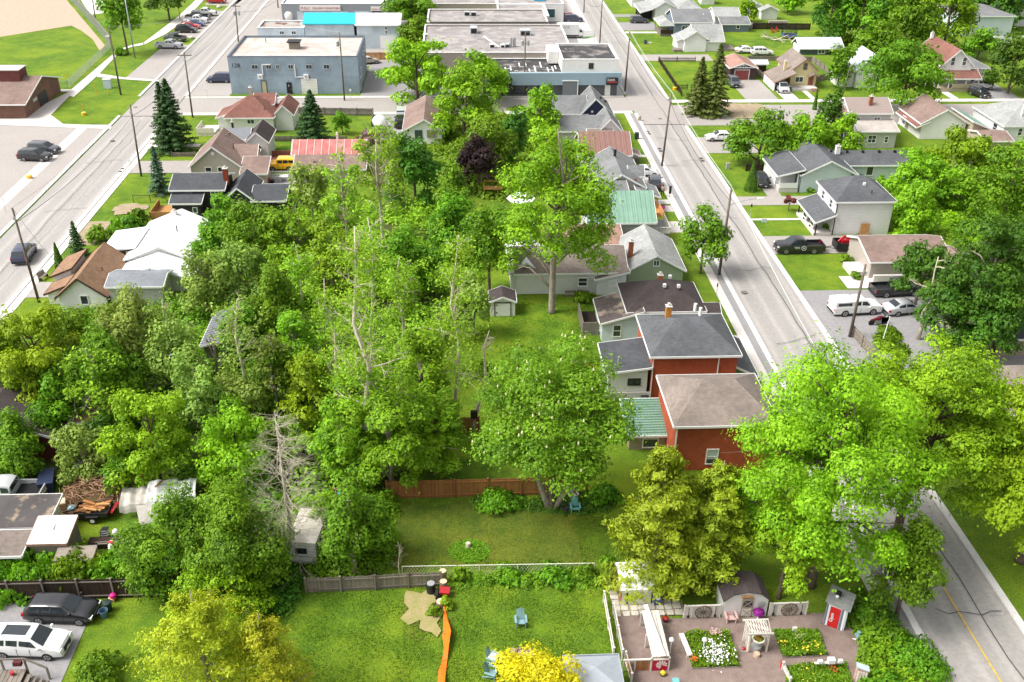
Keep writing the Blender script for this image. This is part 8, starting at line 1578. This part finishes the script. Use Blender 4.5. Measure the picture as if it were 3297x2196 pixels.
# ---- small street things
def sign(t, x, y, hh, lab, m=white, w_=.35): X = T(t, x, y); o = prop('street_sign', lab, 'sign', *X); MB().tube([(0, 0, 0), (0, 0, hh)], .03, 6).build('post', steel, o); MB().box(-w_/2, w_/2, -.03, 0, hh-.45, hh).build('plate', m, o)
sign('A1', 1748, 828, 2.1, 'white sign on a thin post beside the drive of the navy minivan'); sign('A1', 1110, 1465, 2.2, 'thin sign post beside the weathered pole by the blue-green spruce'); sign('A2', 862, 842, 2., 'small white sign in front of the number 128 building'); sign('B1', 50, 475, 2., 'thin sign post on the verge at the left edge'); sign('A1', 1215, 408, 1.2, 'short sign on the lawn by the curved path')
sign('B3', 1845, 1185, 1.6, 'small sign post on the pavement below the young maple', black, .15); sign('B3', 2128, 530, 2., 'post with a small banner on the far kerb', black, .2); sign('A4', 2050, 970, 2., 'thin post beside the green-roofed lean-to')
for t, x, y, lab, hh in (('A1', 812, 790, 'tall yellow bollard left of the pale utility cabinet', 1.7), ('A1', 912, 790, 'short yellow bollard in front of the pale utility cabinet', .9), ('A1', 562, 655, 'yellow post by the chain-link fence', 1.), ('A1', 700, 925, 'yellow marker post above the lawn hydrant', 1.)):
    X = T(t, x, y); o = prop('bollard', lab, 'bollard', *X); MB().lathe([(.07, 0), (.07, hh), (.03, hh+.04)], (0, 0, 0), 8).build('post', P_yellow, o)
for t, x, y, lab in (('A1', 708, 968, 'yellow and red fire hydrant on the lawn by the washroom'), ('A3', 1495, 755, 'small yellow fire hydrant at the dark slatted fence'), ('B1', 250, 195, 'bright yellow low marker in the big car park')):
    X = T(t, x, y); o = prop('fire_hydrant', lab, 'hydrant', *X); MB().lathe([(.16, 0), (.11, .06), (.11, .5), (.15, .54), (.09, .68), (.03, .74)] if 'low' not in lab else [(.42, 0), (.42, .45), (.3, .5)], (0, 0, 0), 10).build('barrel', P_yellow, o); MB().tube([(-.18, 0, .4), (.18, 0, .4)], .05, 8).build('outlet', P_red if 'low' not in lab else P_yellow, o)
X = T('A1', 905, 745); o = prop('utility_cabinet', 'pale tall utility cabinet on the lawn', 'cabinet', *X); MB().box(-.65, .65, 0, .7, 0, 1.6).build('cabinet_body', W_pblue, o); MB().box(-.7, .7, -.05, .75, 1.6, 1.68).build('top', white, o)
for t, x, y, lab in (('A1', 1612, 325, 'pale boulder pair on the lawn strip by the silver pickup'), ('A1', 1842, 66, 'flat pale boulders on the strip below the red car')):
    X = T(t, x, y); o = prop('boulder', lab, 'rock', *X); MB().lathe([(.5, 0), (.65, .2), (.45, .5), (.1, .6)], (0, 0, 0), 8).build('rock', stone, o, smooth=True)
X = T('B1', 370, 1040); o = prop('park_bench', 'grey slatted bench on the verge beside the tan-roofed house', 'bench', X[0], X[1], 80); MB().box(-.7, .7, -.25, .2, .42, .47).build('seat', plank_w, o); MB().slab([(-.7, .2, .5), (.7, .2, .5), (.7, .32, .9), (-.7, .32, .9)], .04).build('backrest', plank_w, o)
for x in (-.6, .6): MB().box(x-.03, x+.03, -.2, .25, 0, .42).build('leg', black, o)
X = T('A3', 1175, 1170); o = prop('wheelie_bin', 'dark wheeled bin at the pavement edge below the navy house', 'bin', *X); MB().slab([(-.3, -.3, 1.), (.3, -.3, 1.), (.3, .35, 1.05), (-.3, .35, 1.05)], .98).build('bin_body', mat('dark_green_plastic', (0, 0, 0)), o)
X = T('A3', 1197, 1020); o = prop('kerb_post', 'tan round-topped kerb post at the street corner', 'post', *X); MB().lathe([(.2, 0), (.28, .5), (.3, .8), (.15, 1.0), (.03, 1.05)], (0, 0, 0), 12).build('post', W_tan, o)
X = T('A3', 1250, 370); o = prop('transformer_box', 'green ground transformer box with rock beside the pale cottage', 'cabinet', *X); MB().box(-.35, .25, -.3, .3, 0, .9).build('cabinet_body', W_dgreen, o); MB().box(.4, 1.3, -.2, .3, 0, .35).build('step_stone', stone, o)
X = T('A3', 1940, 1420); o = prop('transformer_box', 'grey utility pedestal on the lawn above the cone cedar', 'cabinet', *X); MB().box(-.25, .25, -.2, .2, 0, .9).build('cabinet_body', steel, o)
X = T('A3', 770, 350); o = prop('shop_sign', 'white and green framed roadside sign beside the cube van', 'sign', *X); MB().box(-1.3, 1.3, -.04, .04, 1.1, 2.4).build('board', white, o); MB().box(-1.3, 1.3, -.06, .06, .9, 1.1).build('green_strip', mat('leaf_green_paint', (.15, .45, .05), .6, bump=0), o)
for x in (-1.3, 1.3): MB().box(x-.04, x+.04, -.04, .04, 0, 2.5).build('post', steel, o)
X = T('B3', 1385, 468); o = prop('flower_pot', 'white pot of pink flowers in front of the green-roofed house', 'planter', *X); MB().lathe([(.25, 0), (.35, .35)], (0, 0, 0), 12).build('pot', white, o); blooms(o, 'blossoms', mat('pink_petal', (.8, .05, .35), .6, bump=0), .5, .4, 260, .09)
X = T('B3', 1452, 358); o = prop('kerb_mailbox', 'black banner on a short post at the pavement edge', 'sign', *X); MB().tube([(0, 0, 0), (0, 0, 1.8)], .04, 6).build('post', steel, o); MB().box(-.17, .17, -.05, .05, .6, 1.7).build('banner', black, o)
X = T('C4', 1135, 185); o = prop('flag_pole', 'white slanting pole with a faded pink flag beside the garden bed', 'flag', *X); MB().tube([(0, 0, 0), (.25, 0, 3.6)], .05, 6).build('pole_shaft', white, o); MB().slab([(.25, -.02, 3.6), (-.55, -.02, 3.45), (-.5, -.02, 3.0), (.2, -.02, 3.1)], .02).build('flag_cloth', P_pink, o)
X = T('B4', 155, 578); o = prop('lawn_sign', 'small pale lawn sign by the front walk', 'sign', *X); MB().box(-.35, .35, -.02, .02, .25, .7).build('board', W_pblue, o); MB().box(-.3, -.27, -.01, .01, 0, .25).box(.27, .3, -.01, .01, 0, .25).build('stakes', steel, o)
X = T('B4', 1110, 635); o = prop('bicycle', 'children bicycle leaning at the white two-storey wall', 'bicycle', X[0], X[1])
for x in (-.4, .4): w_ = MB(); [w_.bar((x+.26*cos(k*.524), 0, .28+.26*sin(k*.524)), (x+.26*cos((k+1)*.524), 0, .28+.26*sin((k+1)*.524)), .03, .03) for k in range(12)]; w_.build('wheel', rubber, o)
MB().bar((-.4, 0, .28), (0, 0, .3), .03, .03).bar((-.15, 0, .65), (.3, 0, .7), .03, .03).bar((0, 0, .3), (-.15, 0, .75), .03, .03).bar((.4, 0, .28), (.3, 0, .85), .03, .03).build('frame', P_red, o)
X = T('B4', 1110, 1425); o = prop('motorcycle', 'dark red and black motorcycle parked on the drive under the dark maple', 'motorcycle', X[0], X[1], 10)
for x in (-.75, .75): mk('wheel', MB().lathe([(.18, -.07), (.33, -.07), (.33, .07), (.18, .07)], (0, 0, 0), 14, 'y').mesh('wheel', rubber), o, (x, 0, .33))
MB().tube([(-.9, 0, .6), (-.3, 0, .7), (.2, 0, .85), (.6, 0, .7)], [.1, .17, .22, .12], 8).build('tank_and_seat', mat('maroon_paint', (.12, .01, .02), .25, bump=0), o); MB().box(-.35, .3, -.2, .2, .25, .6).build('engine', steel, o); MB().bar((.75, 0, .33), (.5, 0, 1.05), .1, .06).bar((.5, -.35, 1.1), (.5, .35, 1.1), .04, .04).build('fork_and_handlebar', steel, o); MB().box(.55, .65, -.2, .2, .8, 1.3).build('windscreen', carglass, o)
# trampoline, branches, chairs in the far yard
X = T('A4', 362, 320); o = prop('trampoline', 'round trampoline with blue pad and black net in the far yard', 'trampoline', *X); MB().lathe([(1.75, .75), (1.75, .8), (1.45, .82)], (0, 0, 0), 24).build('pad', mat('blue_pad', (.05, .15, .5), .6, bump=0), o); MB().lathe([(1.44, .80), (1.44, .83)], (0, 0, 0), 24).build('mat_surface', black, o)
for k in range(6): a = k*pi/3; MB().tube([(1.75*cos(a), 1.75*sin(a), 0), (1.75*cos(a), 1.75*sin(a), 2.6)], .03, 6).build('leg', black, o)
nb_ = MB()
for k in range(40):
    a, b_ = k*pi/20, (k+1)*pi/20; nb_.bar((1.7*cos(a), 1.7*sin(a), .85), (1.7*cos(b_), 1.7*sin(b_), 2.5), .02, .02); nb_.bar((1.7*cos(b_), 1.7*sin(b_), .85), (1.7*cos(a), 1.7*sin(a), 2.5), .02, .02); nb_.bar((1.7*cos(a), 1.7*sin(a), 2.5), (1.7*cos(b_), 1.7*sin(b_), 2.5), .04, .04)
tag(nb_.build('net', black, o, fix=False), kind='stuff')
X = T('A4', 240, 345); o = prop('fallen_tree', 'pale fallen tree limbs lying beside the trampoline', 'log', *X); mb = MB(); gg = np.random.default_rng(5)
for d in ((1, .1, .05), (-1, .2, .1), (-.6, .5, .2), (.7, -.2, .2)): grow(mb, Vector((0, 0, .2)), Vector(d), 3.2, .16, gg, 2, .5, 3, 0)
mb.build('limb', barkp, o, fix=False)
for x, y, lab in ((268, 265, 'red garden chair left of the trampoline'), (228, 275, 'second red chair beside the first near the trampoline')): X = T('A4', x, y); adirondack(X[0], X[1], 20, lab, P_red)
for x, y, w_, lab in ((65, 240, 1.6, 'stacked pale blocks against the long dark fence'), (270, 240, 2.2, 'tan shed panel leaning on the long dark fence')): X = T('A4', x, y); o = prop('pale_stack', lab, 'panel', *X); MB().box(-w_, w_, 0, .5, 0, 1.2 if w_ < 2 else 1.7).build('panel', W_beige, o)
# white dome cover, pool, lawn furniture of the middle yards
X = T('A2', 1105, 1085); o = prop('covered_hull', 'white rounded boat cover parked on the drive behind the yard fence', 'boat', *X); MB().lathe([(1.25, .2), (1.3, .9), (1.05, 1.6), (.6, 2.0), (.05, 2.15)], (0, .6, 0), 18).build('cover', tarpw, o, smooth=True); MB().box(-1.1, 1.1, -.2, 1.4, .1, .4).build('trailer_frame', black, o); MB().box(-.25, .25, -.75, -.5, .3, .7).build('motor', P_navy, o)
X = T('B3', 170, 650); o = prop('swimming_pool', 'round above-ground pool with white rim under the tall open tree', 'pool', *X); MB().lathe([(2.1, 0), (2.1, 1.05), (2.25, 1.1), (1.95, 1.1), (1.95, .9)], (0, 0, 0), 28).build('pool_wall', W_pblue, o); MB().lathe([(1.94, .85), (1.94, .9)], (0, 0, 0), 28).build('water', mat('pool_water', (.05, .30, .45), .08, bump=.1, spec=.6), o)
X = T('B3', 120, 440); o = prop('swing_frame', 'pale orange timber play frame behind the tall open tree', 'play frame', *T('B2', 2040, 350)); MB().box(-1, -.9, 0, .1, 0, 2.3).box(.9, 1, 0, .1, 0, 2.3).box(-1, 1, 0, .1, 2.2, 2.3).box(-1, 1.6, .1, 1.3, 1., 1.1).build('timber_frame', plank_o, o)
X = T('B2', 265, 165); o = prop('ladder', 'long white aluminium ladder lying on its side below the yellow off-roader', 'ladder', *T('B2', 165, 168)); L_ = T('B2', 375, 168)[0]-T('B2', 165, 168)[0]; MB().box(0, L_, -.03, .03, .1, .16).box(0, L_, -.03, .03, .55, .61).build('rails', white, o)
for k in range(12): mk('rung', MB().box(.1+k*L_/12.2, .16+k*L_/12.2, -.03, .03, .16, .55).mesh('rung', white), o)
X = T('B2', 175, 235); o = prop('ride_on_mower', 'red ride-on mower behind the beige house wing', 'mower', *X); MB().box(-.5, .1, -.35, .35, .3, .8).build('hood', P_red, o); MB().box(.1, .6, -.35, .35, .3, .55).build('seat_base', black, o)
for x in (-.4, .45): mk('wheel', MB().lathe([(.24, -.4), (.24, .4)], (0, 0, 0), 12, 'y').mesh('wheel', rubber), o, (x, 0, .24))
X = T('B2', 300, 215); o = prop('patio_table', 'white patio table behind the beige house wing', 'table', *X); MB().box(-.6, .6, -.5, .5, .7, .76).build('top', white, o); MB().box(-.5, -.42, -.4, .4, 0, .7).box(.42, .5, -.4, .4, 0, .7).build('leg', white, o)
for x, y, lab in ((2225, 455, 'white patio umbrella cover behind the tall open tree'),): X = T('B3', 200, 470); o = prop('garden_canopy', lab, 'canopy', *X); MB().lathe([(1.9, 1.8), (1., 2.3), (.05, 2.5)], (0, 0, 0), 8).build('canopy_cloth', tarpw, o); MB().tube([(0, 0, 0), (0, 0, 2.4)], .04, 6).build('pole_shaft', steel, o)
X = T('A2', 1035, 405); o = prop('chairs_stack', 'white stacked loungers behind the cedar fence', 'lounger', *X)
for k in range(4): mk('lounger_slat', MB().box(-.9, .9, 0, .9, .3+k*.35, .42+k*.35).mesh('lounger_slat', white), o)
X = T('A2', 345, 165); o = prop('storage_tank', 'white tank standing beside the delivery building wall', 'tank', *X); MB().lathe([(1.1, 0), (1.15, 1.4), (.8, 1.9), (.1, 2.1)], (0, 0, 0), 16).build('tank', white, o, smooth=True)
o = prop('tarp_sheet', 'blue tarp crumpled on the plaza roof at the top', 'tarp', *T('A3', 360, 8, 4.0), z=3.9+.1); MB().slab([(-1.6, -.6, .3), (1.5, -.5, .25), (1.2, 1.2, .5), (-1.2, 1.0, .6)], .1).build('tarp', mat('cyan_tarp', (.03, .35, .6), .5, bump=.5), o)
X = T('A3', 470, 500, 4.0); o = prop('roof_clutter', 'dark heap of chairs and motorcycle parts on the low storefront roof', 'heap', X[0]-.2, X[1]+.6, z=3.85)
for i in range(16): MB().box(*(lambda x, y, z: (x, x+gg.uniform(.1, .7), y, y+gg.uniform(.1, .6), z, z+gg.uniform(.2, .8)))(gg.uniform(-1, 1), gg.uniform(-.5, 3), gg.uniform(0, .7))).build('scrap', black if i % 4 else steel, o)
